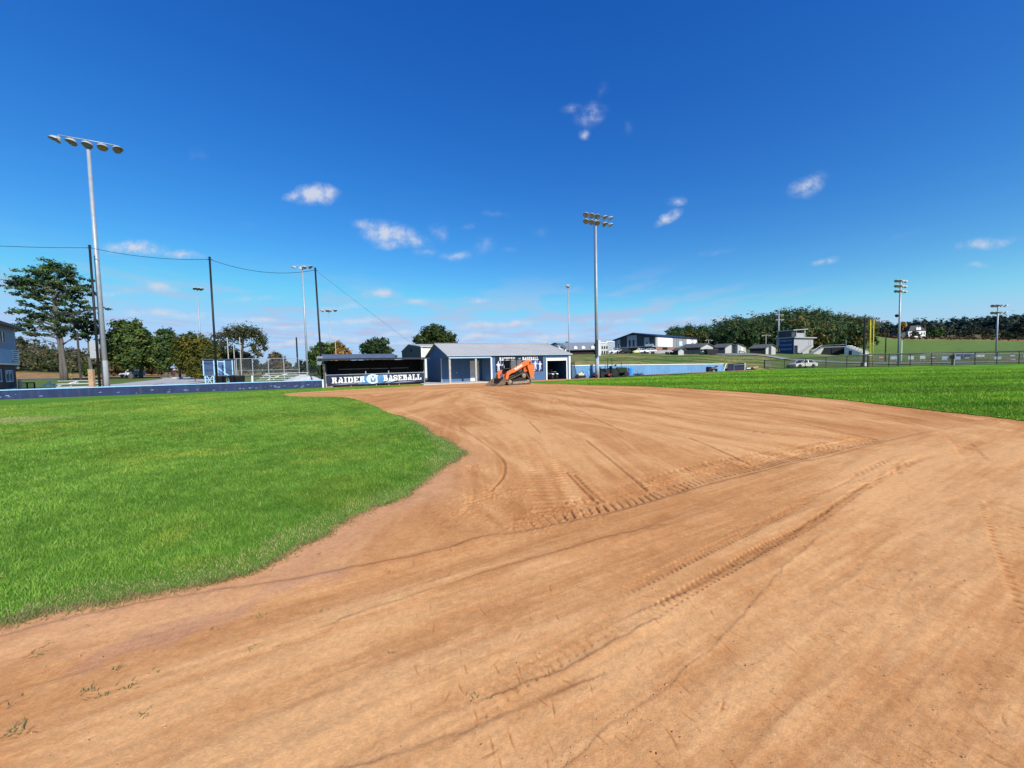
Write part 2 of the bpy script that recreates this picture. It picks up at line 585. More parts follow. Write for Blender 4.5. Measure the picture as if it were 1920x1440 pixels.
grass_edge = ragged(near_edge + dirt_top, .022)
_ge = np.array(grass_edge)
_ge = _ge + np.stack([(fbm(_ge[:, 0] * 1.6, _ge[:, 1] * 1.6, 301, 4, .65) - .5) * .26, (fbm(_ge[:, 0] * 1.6 + 40, _ge[:, 1] * 1.6, 302, 4, .65) - .5) * .26], 1) * sstep(26, 14, _ge[:, 1])[:, None]
grass_edge = [tuple(p) for p in _ge]
GRASS_POLY = grass_edge + [xy(G(799, 720.6)), xy(G(700, 724)), xy(G(612, 727.5)), xy(WALL_B), xy(WALL_A), xy(WALL_L), (-60, 5), (-60, -4.6)]
EDGE_LINE = near_edge + dirt_top

arc_px = [(985, 717.5), (1030, 719.5), (1114, 722), (1217, 725), (1320, 730), (1397, 735), (1474, 741), (1577, 750), (1680, 762), (1782, 774), (1920, 790)]
arc = smooth_line([xy(G(*p)) for p in arc_px] + [(11.4, 5.0), (9.6, 1.5), (6.8, -1.6)], 6)
OUT_EDGE = ragged(arc, .03)
FEN_A = G(1433, 692.4); FEN_B = G(1627, 688.5); FEN_C = G(2080, 679.5)
OUT_POLY = OUT_EDGE + [(6.8, -6), (75, -6), (95, 40), xy(FEN_C), xy(FEN_B), xy(FEN_A), xy(GT(1395, 697)), xy(G(1365, 698)), xy(G(1240, 706)), xy(G(1150, 710.5)), xy(G(1068, 713.5)),
                       xy(G(1000, 715.5))]


# ---------------- the dirt skin, with tyre tracks, ridges and scrape marks in relief
def pxline(pts, n=6):
    return smooth_line([xy(G(*p)) for p in pts], n)


def dirt_fields(x, y):
    r = np.hypot(x, y)
    z = np.zeros(x.shape)
    dark = np.zeros(x.shape)       # loosened soil, plus shade painted into dents and dots
    light = np.zeros(x.shape)      # polished / dusty soil
    z += (fbm(x * .5, y * .5, 1, 3) - .5) * .016
    z += (fbm(x * 4, y * 4, 5, 3) - .5) * .006
    z += (fbm(x * 22, y * 22, 9, 3) - .5) * .0026
    # streaks left by the drag and the blade
    c1, s1 = math.cos(R(29)), math.sin(R(29))
    a1 = x * c1 + y * s1; b1 = -x * s1 + y * c1
    st1 = fbm(b1 * 2.6 + (vnoise(x * .5, y * .5, 4) - .5) * .8, a1 * .28, 21, 4, .6)
    st1b = fbm(b1 * 14, a1 * 1.1, 22, 3, .6)
    wx = x + (fbm(x * .16, y * .16, 36, 2) - .5) * 2.6; ang = np.arctan2(wx - 1.5, 52 - y); rad = np.hypot(wx - 1.5, 52 - y)
    a4 = x * .42 - y * .90; b4 = wx * .90 + y * .42
    st2 = fbm(ang * 46 + 3, rad * .16, 31, 4, .62)
    w4 = sstep(.40, .62, fbm(x * .22, y * .13, 37, 2))
    st2 = st2 * (1 - w4) + fbm(b4 * 1.3, a4 * .18, 38, 4, .62) * w4
    st2b = fbm(ang * 190, rad * .35, 32, 3, .6) * (1 - w4) + fbm(b4 * 5, a4 * .4, 39, 3, .6) * w4
    da = np.hypot(x + 2, y - 14); th = np.arctan2(y - 14, x + 2)
    st3 = fbm(da * 2.2, th * 3.2, 41, 4, .6)
    st3b = fbm(da * 9, th * 7, 42, 3, .6)
    T1 = pxline([(-400, 1330), (0, 1215), (300, 1140), (560, 1085), (760, 1042), (905, 1008), (1000, 992), (1090, 972), (1158, 957), (1240, 933), (1325, 908), (1400, 889), (1491, 867), (1545, 857), (1640, 832), (1705, 817)])
    d1, sd1, ar1 = polydist(x, y, T1)
    s1d = d1 * sd1                               # + is the infield side
    w_low = sstep(.35, -.35, s1d)
    w_arc = sstep(10.8, 12.6, da) * (1 - w_low)
    w_fan = (1 - w_low) * (1 - w_arc)
    st = st1 * w_low + st2 * w_fan + st3 * w_arc
    stb = st1b * w_low + st2b * w_fan + st3b * w_arc
    st3c = fbm(ang * 520, rad * .8, 33, 2) * w_fan + fbm(b1 * 40, a1 * 2.5, 34, 2) * w_low + fbm(da * 30, th * 12, 35, 2) * w_arc
    light += sstep(.55, .85, st3c) * .35; dark += sstep(.42, .2, st3c) * .35
    light += sstep(.52, .66, st) * (.85 - .25 * w_low) + sstep(.53, .7, stb) * .45
    dark += sstep(.48, .28, st) * (.75 - .42 * w_low)
    z += (st - .5) * .014 + (stb - .5) * .004
    # broad worn patches
    pt = fbm(a1 * .30, b1 * .55, 51, 4)
    light += sstep(.50, .70, pt) * .7 * w_low
    dark += sstep(.47, .30, pt) * .32
    m2_ = fbm(x * 6, y * 6, 56, 5, .72)
    light += sstep(.54, .70, m2_) * .20; dark += sstep(.46, .30, m2_) * .22
    mott = fbm(x * 2.1, y * 2.1, 55, 5, .66)
    light += sstep(.55, .75, mott) * .25; dark += sstep(.45, .25, mott) * .3

    def win(pts, pad):
        p = np.array(pts); r_ = np.hypot(p[:, 0], p[:, 1]); a_ = np.arctan2(p[:, 0], p[:, 1])
        i0, i1 = np.searchsorted(rr, [max(.9, r_.min() - pad), r_.max() + pad])
        pa = min(1.5, pad / max(.6, r_.min() - pad * .5))
        j0, j1 = np.searchsorted(az, [a_.min() - pa, a_.max() + pa])
        return (slice(i0, i1), slice(j0, j1))

    # lugged tracks
    def track(pts, w, pitch, amp, depth, ang=0.0, seed=0, mode='lug', fade=(0, 0), dk=.5, jit=.25, dens=1.0, ramp=None):
        wn = win(pts, w + .25)
        xw, yw_ = x[wn], y[wn]
        if xw.size == 0:
            return
        d, sd, ar = polydist(xw, yw_, pts)
        s = d * sd
        s = s + (fbm(ar * 1.7, s * 0 + 3, seed + 60, 2) - .5) * .06
        L = sum(math.hypot(q[0] - p[0], q[1] - p[1]) for p, q in zip(pts[:-1], pts[1:]))
        m = sstep(w / 2, w / 2 * .8, np.abs(s))
        m = m * sstep(-.01, max(fade[0], .15), ar) * sstep(L + .01, L - max(fade[1], .15), ar)
        m = np.where((ar <= 0) | (ar >= L), 0, m)
        ph = ar / pitch + np.abs(s) * ang + (vnoise(ar * 3, s * 3, seed) - .5) * jit * 2
        fr = ph - np.floor(ph)
        strength = .45 + .9 * vnoise(np.floor(ph) * .73, np.sign(s) * 5 + s * 4, seed + 2)
        if ramp:
            strength = strength * (ramp[0] + (ramp[1] - ramp[0]) * np.clip(ar / L, 0, 1))
        if dens < 1:
            strength = strength * (vnoise(ar * 1.3, s * 5, seed + 7) > 1 - dens)
        if mode == 'lug':
            p = np.exp(-((fr - .5) / .13) ** 2) * sstep(0, .3, np.abs(np.abs(s) - 0) / (w / 2) + .35)
        elif mode == 'dot':
            p = np.exp(-((fr - .5) / .2) ** 2) * np.exp(-(s / (w * .3)) ** 2)
        else:
            p = 1 - np.abs(2 * fr - 1)
        z[wn] += m * .72 * (-depth - amp * p * strength)
        dark[wn] += m * ((dk * .35 if mode != 'dot' else 0) + dk * p * strength * 1.1)

    # heavy lug band beside the graded strip
    T1b = pxline([(880, 1000), (960, 984), (1050, 961), (1158, 937), (1250, 911), (1325, 889), (1400, 872), (1491, 853), (1550, 841), (1640, 820)])
    track(T1b, .40, .105, .042, .002, 2.2, 1, fade=(1.2, .3), dk=.30, jit=.5, ramp=(.45, 2.3))
    T1c = pxline([(1000, 966), (1100, 938), (1220, 900), (1325, 872), (1400, 856), (1490, 840), (1560, 827)])
    track(T1c, .30, .115, .026, 0, -2.0, 2, fade=(.8, .3), dk=.28, jit=.6, ramp=(.5, 2.2))
    # low step where the blade ran
    z += -.016 * sstep(-.03, .03, s1d) * sstep(1.6, .3, np.abs(s1d)) * sstep(-.6, .6, x)
    dark += np.exp(-((s1d + .02) / .05) ** 2) * .35 * sstep(-3, -.5, x)
    # ridges of the graded strip to the left
    for k, (pts, h, w) in enumerate([
        ([(-300, 1290), (0, 1195), (300, 1128), (600, 1078), (800, 1040), (905, 1008)], .028, .045),
        ([(640, 1165), (800, 1110), (960, 1060), (1100, 1020), (1240, 985)], .014, .035),
        ([(200, 1400), (480, 1330), (760, 1270), (960, 1305)], .0, .05),
        ([(930, 1305), (1060, 1255), (1160, 1205), (1230, 1165)], .013, .018),
        ([(560, 1470), (800, 1400), (960, 1340), (1100, 1280)], .012, .03),
        ([(1020, 1470), (1085, 1415), (1190, 1335), (1260, 1285), (1330, 1215), (1405, 1140), (1450, 1085), (1530, 1010)], .0055, .008),
        ([(1205, 1145), (1330, 1090), (1460, 1020), (1570, 950), (1650, 893), (1700, 862)], .012, .03),
    ]):
        l = pxline(pts); wn = win(l, .6); d, sd, ar = polydist(x[wn], y[wn], l)
        if d.size == 0:
            continue
        wob = (fbm(ar * 5, ar * 0 + k, 70 + k, 3) - .5) * .05
        dd = d * sd + wob
        hh = h * .45 * (.3 + 1.2 * fbm(ar * 6, ar * 0, 80 + k, 3))
        z[wn] += hh * np.where(dd < 0, np.exp(-(dd / (w * 4)) ** 2), np.exp(-(dd / (w * .5)) ** 2))
        dark[wn] += np.exp(-((dd - w * .3) / w) ** 2) * min(.55, .12 + h * 26) * (.5 + fbm(ar * 8, ar * 0, 85 + k, 3))
        light[wn] += np.exp(-((dd + .22) / .14) ** 2) * .2 * (h > 0)
    # twin lug rows with a smooth band between
    T2 = [(1170, 1150), (1260, 1092), (1360, 1040), (1470, 983), (1560, 930), (1640, 888), (1720, 850)]
    l2 = pxline(T2)
    n2 = np.array(l2); tg = np.gradient(n2, axis=0); tg /= np.linalg.norm(tg, axis=1)[:, None]
    nr = np.stack([-tg[:, 1], tg[:, 0]], 1)
    track([tuple(p) for p in n2 + nr * .13], .10, .056, .018, 0, 4, 3, fade=(.4, .8), dk=.5)
    track([tuple(p) for p in n2 - nr * .13], .11, .060, .026, 0, -4, 4, fade=(.4, .8), dk=.6)
    wn = win(l2, .3); d, sd, ar = polydist(x[wn], y[wn], l2); light[wn] += np.exp(-(d / .07) ** 2) * .4
    l2b = pxline([(760, 1420), (900, 1330), (1010, 1255), (1100, 1205), (1175, 1150)])
    track(l2b, .14, .060, .008, 0, 2, 5, fade=(.5, .2), dk=.35, dens=.6)
    # other wheel marks
    track(pxline([(1005, 850), (1020, 890), (1033, 930), (1045, 965)]), .70, .13, .010, 0, .8, 6, dk=.30, jit=.6)
    track(pxline([(940, 815), (1000, 850), (1060, 890), (1090, 925)]), .5, .12, .012, 0, 1, 7, dk=.2, dens=.6)
    track(pxline([(1839, 940), (1858, 1005), (1885, 1075), (1912, 1135), (1945, 1220)]), .06, .10, .004, 0, 0, 8, 'dot', dk=2.2)  # dots are nearly flat, their pit shade is put into the colour
    track(pxline([(1880, 935), (1915, 1030), (1960, 1140)]), .30, .06, .020, 0, 0, 9, fade=(.3, .3), dk=.5, dens=.75)
    track(pxline([(1795, 820), (1812, 845), (1828, 862)]), .30, .10, .040, 0, 0, 10, dk=.6)
    track(pxline([(1560, 762), (1640, 775), (1700, 783), (1760, 794)]), .26, .13, .040, 0, 1, 11, fade=(.8, .8), dk=.5)
    track(pxline([(1610, 757), (1700, 767), (1790, 778), (1930, 795)]), .40, .13, .055, 0, 2, 12, fade=(1.5, .3), dk=.65)
    track(pxline([(1480, 745), (1560, 753), (1650, 763)]), .30, .13, .03, 0, 2, 13, fade=(1, .5), dk=.4)
    track(pxline([(1535, 800), (1580, 812), (1625, 828)]), .42, .12, .030, 0, 1.5, 14, dk=.55)
    track(pxline([(1440, 800), (1530, 815), (1600, 828)]), .25, .12, .022, 0, 1.5, 15, dk=.45, dens=.7)
    track(pxline([(1400, 808), (1440, 812), (1480, 818)]), .28, .2, .022, 0, 0, 16, dk=.4, dens=.7)
    track(pxline([(880, 870), (896, 905), (900, 940), (870, 975)]), .22, .09, .030, 0, 0, 17, dk=.35, dens=.6, jit=.8)
    track(pxline([(1560, 905), (1640, 880), (1700, 872), (1745, 868)]), .35, .11, .014, 0, 0, 18, dk=.3, dens=.6)
    # thin scored lines and polished lanes of the fan
    for k, pts in enumerate([[(1040, 745), (1090, 772), (1166, 809)], [(990, 790), (1000, 800), (1012, 812)], [(1098, 826), (1150, 868), (1210, 915)],
                             [(1290, 821), (1350, 845), (1412, 872)], [(1130, 745), (1250, 768), (1360, 780)], [(1230, 762), (1450, 790), (1600, 803)],
                             [(1075, 890), (1100, 915), (1128, 938)], [(1060, 885), (1090, 915), (1118, 940)], [(860, 800), (930, 850), (945, 885), (920, 920)],
                             [(1480, 790), (1560, 806), (1640, 822)], [(1500, 833), (1560, 838), (1640, 845)]]):
        l = pxline(pts); wn = win(l, .3); d, sd, ar = polydist(x[wn], y[wn], l)
        z[wn] += -.014 * np.exp(-(d / .022) ** 2) + .006 * np.exp(-((d * sd - .05) / .03) ** 2)
        dark[wn] += np.exp(-(d / .028) ** 2) * .6
    for k, (pts, w, amt) in enumerate([([(740, 765), (860, 812), (960, 862), (1010, 885)], .10, .9), ([(960, 730), (1100, 752), (1190, 772), (1330, 806), (1470, 840), (1565, 856)], .22, .9),
                                       ([(900, 735), (960, 790), (1000, 815)], .3, .6), ([(830, 745), (800, 790)], .35, .6), ([(960, 780), (900, 760), (880, 745)], .4, .6),
                                       ([(1150, 735), (1350, 752), (1500, 770), (1700, 796), (1930, 838)], .25, .7), ([(1250, 730), (1450, 745), (1600, 765), (1930, 812)], .22, .6),
                                       ([(1720, 890), (1690, 960), (1640, 1050), (1560, 1180)], .35, .45), ([(1000, 735), (1100, 775), (1200, 800)], .25, .5),
                                       ([(1640, 830), (1760, 850), (1930, 870)], .5, .5), ([(1600, 1440), (1720, 1330), (1900, 1240)], .35, .3)]):
        l = pxline(pts); wn = win(l, w * 2.2); d, sd, ar = polydist(x[wn], y[wn], l)
        e = np.exp(-(np.abs(d) / w) ** 3) * (.5 + fbm(ar * 1.5, d * sd * 8, 90 + k, 3))
        light[wn] += e * amt * .8; z[wn] -= e * .005
    # scattered heel and rake dents
    rd = np.random.default_rng(5)
    for k in range(300):
        px_ = rd.uniform(760, 2000); py_ = rd.uniform(880, 1440) if k > 60 else rd.uniform(800, 900)
        g = G(px_, py_)
        sc = .4 + .6 * rd.random()
        a = R(rd.normal(112, 14)) if rd.random() < .7 else R(rd.uniform(0, 180))
        rg, ag = math.hypot(g.x, g.y), math.atan2(g.x, g.y)
        if rg < .95:
            continue
        i0, i1 = np.searchsorted(rr, [rg - .12, rg + .12]); j0, j1 = np.searchsorted(az, [ag - .12 / rg, ag + .12 / rg])
        if i1 <= i0 or j1 <= j0:
            continue
        m = (slice(i0, i1), slice(j0, j1))
        ex = x[m] - g.x; ey = y[m] - g.y
        u = ex * math.cos(a) + ey * math.sin(a); v = -ex * math.sin(a) + ey * math.cos(a)
        bend = v + u * u * rd.uniform(-3, 3)
        e = np.exp(-(u / (.042 * sc)) ** 2 - (bend / (.0045 * sc)) ** 2)
        e2 = np.exp(-(u / (.045 * sc)) ** 2 - ((bend - .013 * sc) / (.008 * sc)) ** 2)
        z[m] += -e * .003 * sc
        dark[m] += e * 2.0  # shade of each dent is painted into the clay colour
    # crumbs
    cr = vnoise(x * 38, y * 38, 101); cmask = sstep(.50, .75, fbm(x * 1.1, y * 1.1, 102, 3)) * sstep(2.6, 4.0, r)
    z += sstep(.86, .97, cr) * .005 * cmask
    cl = [(895, 880), (900, 930), (860, 965), (960, 920), (1080, 955), (1250, 905), (1010, 975)]
    for (cx, cy) in cl:
        g = G(cx, cy); e = np.exp(-(((x - g.x) ** 2 + (y - g.y) ** 2) / .12)); z += e * sstep(.62, .9, cr) * .010; dark += e * .15 * sstep(.5, .9, cr)
    return z, dark, light


print('dirt ...')
naz, nr_ = 1340, 960
az = np.radians(np.linspace(-84, 84, naz)); rr = np.concatenate([np.linspace(.02, .88, 14), np.geomspace(.9, 46, nr_)]); nr_ = len(rr)
RRg, AZg = np.meshgrid(rr, az, indexing='ij')
gx = RRg * np.sin(AZg); gy = RRg * np.cos(AZg)
zz, dk, lt = dirt_fields(gx, gy)
dE, sE, aE = polydist(gx, gy, EDGE_LINE)
inG = inpoly(gx, gy, GRASS_POLY); inO = inpoly(gx, gy, OUT_POLY)
dO, sO, aO = polydist(gx, gy, arc)
zz = np.where(inG, zz * sstep(.8, .0, dE) - .03 * sstep(0, .3, dE), zz)
zz = np.where(inO, zz * sstep(.8, .0, dO) - .03 * sstep(0, .3, dO), zz)
zz = zz * sstep(40, 22, RRg) * .85 + zz * .15
base = np.array([.605, .282, .106]); lcol = np.array([.735, .388, .160]); dcol = np.array([.47, .198, .068]); pink = np.array([.60, .31, .155]); purple = np.array([.40, .20, .155])
net = lt * .85 - dk * .85 + (fbm(gx * 9, gy * 9, 120, 4, .65) - .5) * .5
tL = np.clip(net, 0, 1)[..., None]; tD = np.clip(-net, 0, 1)[..., None]
colr = base * (1 - tL - tD) + lcol * tL + dcol * tD
# paler, pinker fringe beside the grass on the near side
fr_ = (sstep(1.0, .1, dE + (fbm(gx * 1.5, gy * 1.5, 130, 3) - .5) * .9) * sstep(2.6, 2.0, gx) * sstep(9, 5, gy))[..., None] * .75
colr = colr * (1 - fr_) + (pink * (.85 + .4 * fbm(gx * 6, gy * 6, 131, 4)[..., None])) * fr_
pl = pxline([(200, 1225), (400, 1160), (520, 1105), (620, 1075)])
dP, _, aP = polydist(gx, gy, pl)
pm = (sstep(.17, .02, dP + (fbm(gx * 7, gy * 7, 132, 4) - .5) * .30))[..., None] * .32
colr = colr * (1 - pm) + purple * pm
# darker damp lip along the outfield
om = (sstep(.7, .1, dO + (fbm(gx * 2, gy * 2, 133, 3) - .5) * .5))[..., None] * .65
colr = colr * (1 - om) + dcol * om
keep = ~((inG & (dE > .5)) | (inO & (dO > .5)))
keep &= ~((gx < -15.5) & (gy > 33.5)) & (gy < 40)
idx = np.arange(naz * nr_).reshape(nr_, naz)
q = np.stack([idx[:-1, :-1], idx[:-1, 1:], idx[1:, 1:], idx[1:, :-1]], -1)
kq = keep[:-1, :-1] | keep[:-1, 1:] | keep[1:, 1:] | keep[1:, :-1]
f = q[kq][:, ::-1]
used = np.zeros(naz * nr_, bool); used[f.ravel()] = True
remap = np.cumsum(used) - 1
V = np.stack([gx, gy, zz], -1).reshape(-1, 3)[used]; C = np.clip(colr, 0, 1).reshape(-1, 3)[used]
M_DIRT = attr_mat('infield_clay', .97, .12, 18, .4, 160, .004, .03)
add_grit(M_DIRT)
struct(np_mesh('infield_dirt', V, remap[f], M_DIRT, C, smooth=True))


def dirt_z(x, y):
    return 0.0


# ---------------- turf sheets
def sheet(name, poly, z, m, skirt=.06, col=None):
    """flat sheet with a turned-down lip, filled by ear clipping"""
    import bmesh
    from mathutils.geometry import tessellate_polygon
    pts = [Vector((p[0], p[1], z)) for p in poly]
    tris = tessellate_polygon([pts])
    n = len(pts)
    vs = [tuple(p) for p in pts] + [(p.x, p.y, z - skirt) for p in pts]
    fs = []
    for t in tris:
        a, b, c = [pts[i] for i in t]
        up = (b - a).cross(c - a).z > 0
        fs.append(tuple(t) if up else tuple(reversed(t)))
    for i in range(n):
        j = (i + 1) % n
        fs.append((i, j, j + n, i + n))
    me = bpy.data.meshes.new(name); me.from_pydata(vs, [], fs); me.materials.append(m); me.update()
    o = bpy.data.objects.new(name, me); COL.objects.link(o)
    return o


def turf_mat(name, c1, c2, stripe=None, seed=0.0):
    m = bpy.data.materials.new(name); m.use_nodes = True
    nt = m.node_tree; b = nt.nodes['Principled BSDF']; b.inputs['Roughness'].default_value = .95; b.inputs['Specular IOR Level'].default_value = .05
    tc = nd(nt, 'ShaderNodeTexCoord')
    n1 = nd(nt, 'ShaderNodeTexNoise'); n1.inputs['Scale'].default_value = .55; n1.inputs['Detail'].default_value = 9; n1.inputs['Roughness'].default_value = .7
    n2 = nd(nt, 'ShaderNodeTexNoise'); n2.inputs['Scale'].default_value = 26; n2.inputs['Detail'].default_value = 6; n2.inputs['Roughness'].default_value = .75
    for n_ in (n1, n2):
        nt.links.new(tc.outputs['Object'], n_.inputs['Vector'])
    add = nd(nt, 'ShaderNodeMath', operation='ADD'); nt.links.new(n1.outputs['Fac'], add.inputs[0]); nt.links.new(n2.outputs['Fac'], add.inputs[1])
    last = add.outputs[0]
    if stripe:
        ang, wid, amt = stripe
        mp = nd(nt, 'ShaderNodeMapping'); mp.inputs['Rotation'].default_value = (0, 0, ang)
        wv = nd(nt, 'ShaderNodeTexWave', wave_type='BANDS', bands_direction='X', wave_profile='SIN')
        wv.inputs['Scale'].default_value = .31416 / wid * 1.0; wv.inputs['Distortion'].default_value = .6; wv.inputs['Detail'].default_value = 2
        nt.links.new(tc.outputs['Object'], mp.inputs[0]); nt.links.new(mp.outputs[0], wv.inputs['Vector'])
        ml = nd(nt, 'ShaderNodeMath', operation='MULTIPLY_ADD'); ml.inputs[1].default_value = amt
        nt.links.new(wv.outputs['Fac'], ml.inputs[0]); nt.links.new(last, ml.inputs[2]); last = ml.outputs[0]
    mr = nd(nt, 'ShaderNodeMapRange'); mr.inputs['From Min'].default_value = .7; mr.inputs['From Max'].default_value = 1.35
    nt.links.new(last, mr.inputs['Value'])
    mx = nd(nt, 'ShaderNodeMix', data_type='RGBA'); mx.inputs[6].default_value = c1 + (1,); mx.inputs[7].default_value = c2 + (1,)
    nt.links.new(mr.outputs[0], mx.inputs['Factor']); nt.links.new(mx.outputs[2], b.inputs['Base Color'])
    bp = nd(nt, 'ShaderNodeBump'); bp.inputs['Strength'].default_value = .7; bp.inputs['Distance'].default_value = .03
    nt.links.new(n2.outputs['Fac'], bp.inputs['Height']); nt.links.new(bp.outputs[0], b.inputs['Normal'])
    MATS[name] = m
    return m


M_TURF = turf_mat('infield_turf', (.075, .185, .018), (.140, .300, .034))
M_TURF2 = turf_mat('outfield_turf', (.060, .185, .012), (.150, .330, .024), stripe=(R(58), 4.5, .28))
struct(sheet('infield_grass', GRASS_POLY, .022, M_TURF))
struct(sheet('outfield_grass', OUT_POLY, .022, M_TURF2))


def blades(name, poly, n, az0, az1, r0, r1, hgt, wid, pal, edge=None, seed=1, patch=None, power=1.0, mow=None):
    g = np.random.default_rng(seed)
    th = np.radians(g.uniform(az0, az1, n)); r = r0 + (r1 - r0) * g.random(n) ** power
    x = r * np.sin(th); y = r * np.cos(th)
    ins = inpoly(x, y, poly); x = x[ins]; y = y[ins]; r = r[ins]
    n = len(x)
    dry = np.zeros(n)
    hs = np.ones(n)
    if edge is not None:
        d, _, _ = polydist(x, y, edge)
        dry = .8 * sstep(.42, .02, d + (fbm(x * 2.2, y * 2.2, 7, 3) - .5) * .6) * sstep(14, 6, y)
        hs = .55 + .45 * sstep(.0, .35, d)
    cl = fbm(x * 5, y * 5, 15 + seed, 3); big = fbm(x * .45, y * .45, 16 + seed, 3)
    h = hgt * (.55 + .7 * g.random(n)) * (.7 + .6 * cl) * hs * (1 + .012 * r)
    w = wid * (.7 + .6 * g.random(n)) * np.maximum(1, (r / 5.0) ** .85)
    a = g.uniform(0, 2 * np.pi, n); ln = g.uniform(.15, 1.0, n) * h
    la = a + g.normal(0, 1.0, n)
    bx, by = np.cos(a) * w / 2, np.sin(a) * w / 2
    z0 = np.full(n, .018)
    tipx = x + np.cos(la + 1.57) * ln; tipy = y + np.sin(la + 1.57) * ln
    v = np.empty((n, 3, 3))
    v[:, 0] = np.stack([x - bx, y - by, z0], 1); v[:, 1] = np.stack([x + bx, y + by, z0], 1); v[:, 2] = np.stack([tipx, tipy, z0 + h], 1)
    c = np.empty((n, 3))
    t = np.clip(.58 * g.random(n) + .42 * sstep(.3, .7, cl) * .8 + (big - .5) * .7 + .04, 0, 1)[:, None]
    c[:] = np.array(pal[0]) * (1 - t) + np.array(pal[1]) * t
    ye = sstep(.52, .72, fbm(x * .8, y * .8, 18 + seed, 4, .6))[:, None]
    c = c * (1 + ye * np.array([.40, .06, .1]))
    straw = g.random(n) < (.012 + .8 * dry * (.4 + .6 * g.random(n)))
    c[straw] = np.array(pal[2]) * (.7 + .5 * g.random((straw.sum(), 1)))
    if mow is not None:
        c *= mow(x, y)[:, None] * np.array([1.0, .98, .9])
    if patch is not None:
        k = patch(x, y)[:, None]; c = c * (1 - k) + np.array(pal[2]) * k
    cc = np.repeat(c[:, None, :], 3, 1).reshape(-1, 3)
    fidx = np.arange(n * 3, dtype=np.int32).reshape(n, 3)
    return np_mesh(name, v.reshape(-1, 3), fidx, attr_mat('grass_blades', .6, spec=.25, translucent=.35), cc)


PAL_L = [(.080, .195, .014), (.300, .500, .070), (.52, .44, .20)]
PAL_R = [(.085, .225, .012), (.260, .470, .036), (.42, .46, .10)]


def mow_bands(x, y):
    s = y + .10 * x + (fbm(x * .05, y * .05, 78, 2) - .5) * 3
    band = sstep(-.35, .35, np.sin(s * 2 * np.pi / 7.5)) * .45 + sstep(-.5, .5, np.sin(s * 2 * np.pi / 2.6 + 1)) * .12
    far = sstep(22, 40, y)
    return .78 + band * .8 + far * .22


def bare_patch(x, y):
    g = G(8, 790)
    return .6 * sstep(2.2, .3, np.hypot((x - g.x) * .7, (y - g.y) * 1.4) + (fbm(x, y, 77, 3) - .5) * 1.6)


o = blades('grass_blades', GRASS_POLY, 1050000, -78, 2, 2.2, 34, .038, .0066, PAL_L, EDGE_LINE, 1, bare_patch, power=1.25)
struct(o, 'stuff'); tag(o, 'short bright green grass of the infield, straw coloured along its dirt edge', 'grass')
o = blades('grass_blades', OUT_POLY, 420000, 8, 72, 12, 66, .065, .010, PAL_R, arc, 2, None, power=1.2, mow=mow_bands)
struct(o, 'stuff'); tag(o, 'mown green outfield grass running out to the black fence', 'grass')

# runners and dead stems creeping out of the lawn edge onto the clay
g_ = np.random.default_rng(19)
el_ = np.array([p for p in grass_edge if p[1] < 13 and p[0] < 3])
n_e = 42000
k_ = g_.integers(0, len(el_) - 1, n_e)
b_ = el_[k_] + (el_[k_ + 1] - el_[k_]) * g_.random((n_e, 1)) + g_.normal(0, 1, (n_e, 2)) * (.02 + .075 * fbm(el_[k_, 0] * 3, el_[k_, 1] * 3, 303, 3))[:, None]
a_ = g_.uniform(0, 6.28, n_e); L_ = g_.uniform(.012, .05, n_e); w_ = .0022 * np.maximum(1, np.hypot(b_[:, 0], b_[:, 1]) / 4)
hz_ = g_.uniform(.002, .035, n_e)
V_ = np.empty((n_e, 3, 3))
V_[:, 0] = np.stack([b_[:, 0] - w_ * np.sin(a_), b_[:, 1] + w_ * np.cos(a_), np.full(n_e, .006)], 1)
V_[:, 1] = np.stack([b_[:, 0] + w_ * np.sin(a_), b_[:, 1] - w_ * np.cos(a_), np.full(n_e, .006)], 1)
V_[:, 2] = np.stack([b_[:, 0] + L_ * np.cos(a_), b_[:, 1] + L_ * np.sin(a_), .008 + hz_], 1)
t_ = g_.random((n_e, 1)) ** .8
C_ = np.array((.12, .22, .03)) * (1 - t_) + np.array((.46, .37, .17)) * t_
o = np_mesh('grass_runners', V_.reshape(-1, 3), np.arange(n_e * 3, dtype=np.int32).reshape(n_e, 3), attr_mat('grass_blades'), np.repeat(C_[:, None], 3, 1).reshape(-1, 3))
struct(o, 'stuff'); tag(o, 'straw coloured grass runners creeping from the lawn edge onto the clay', 'grass')

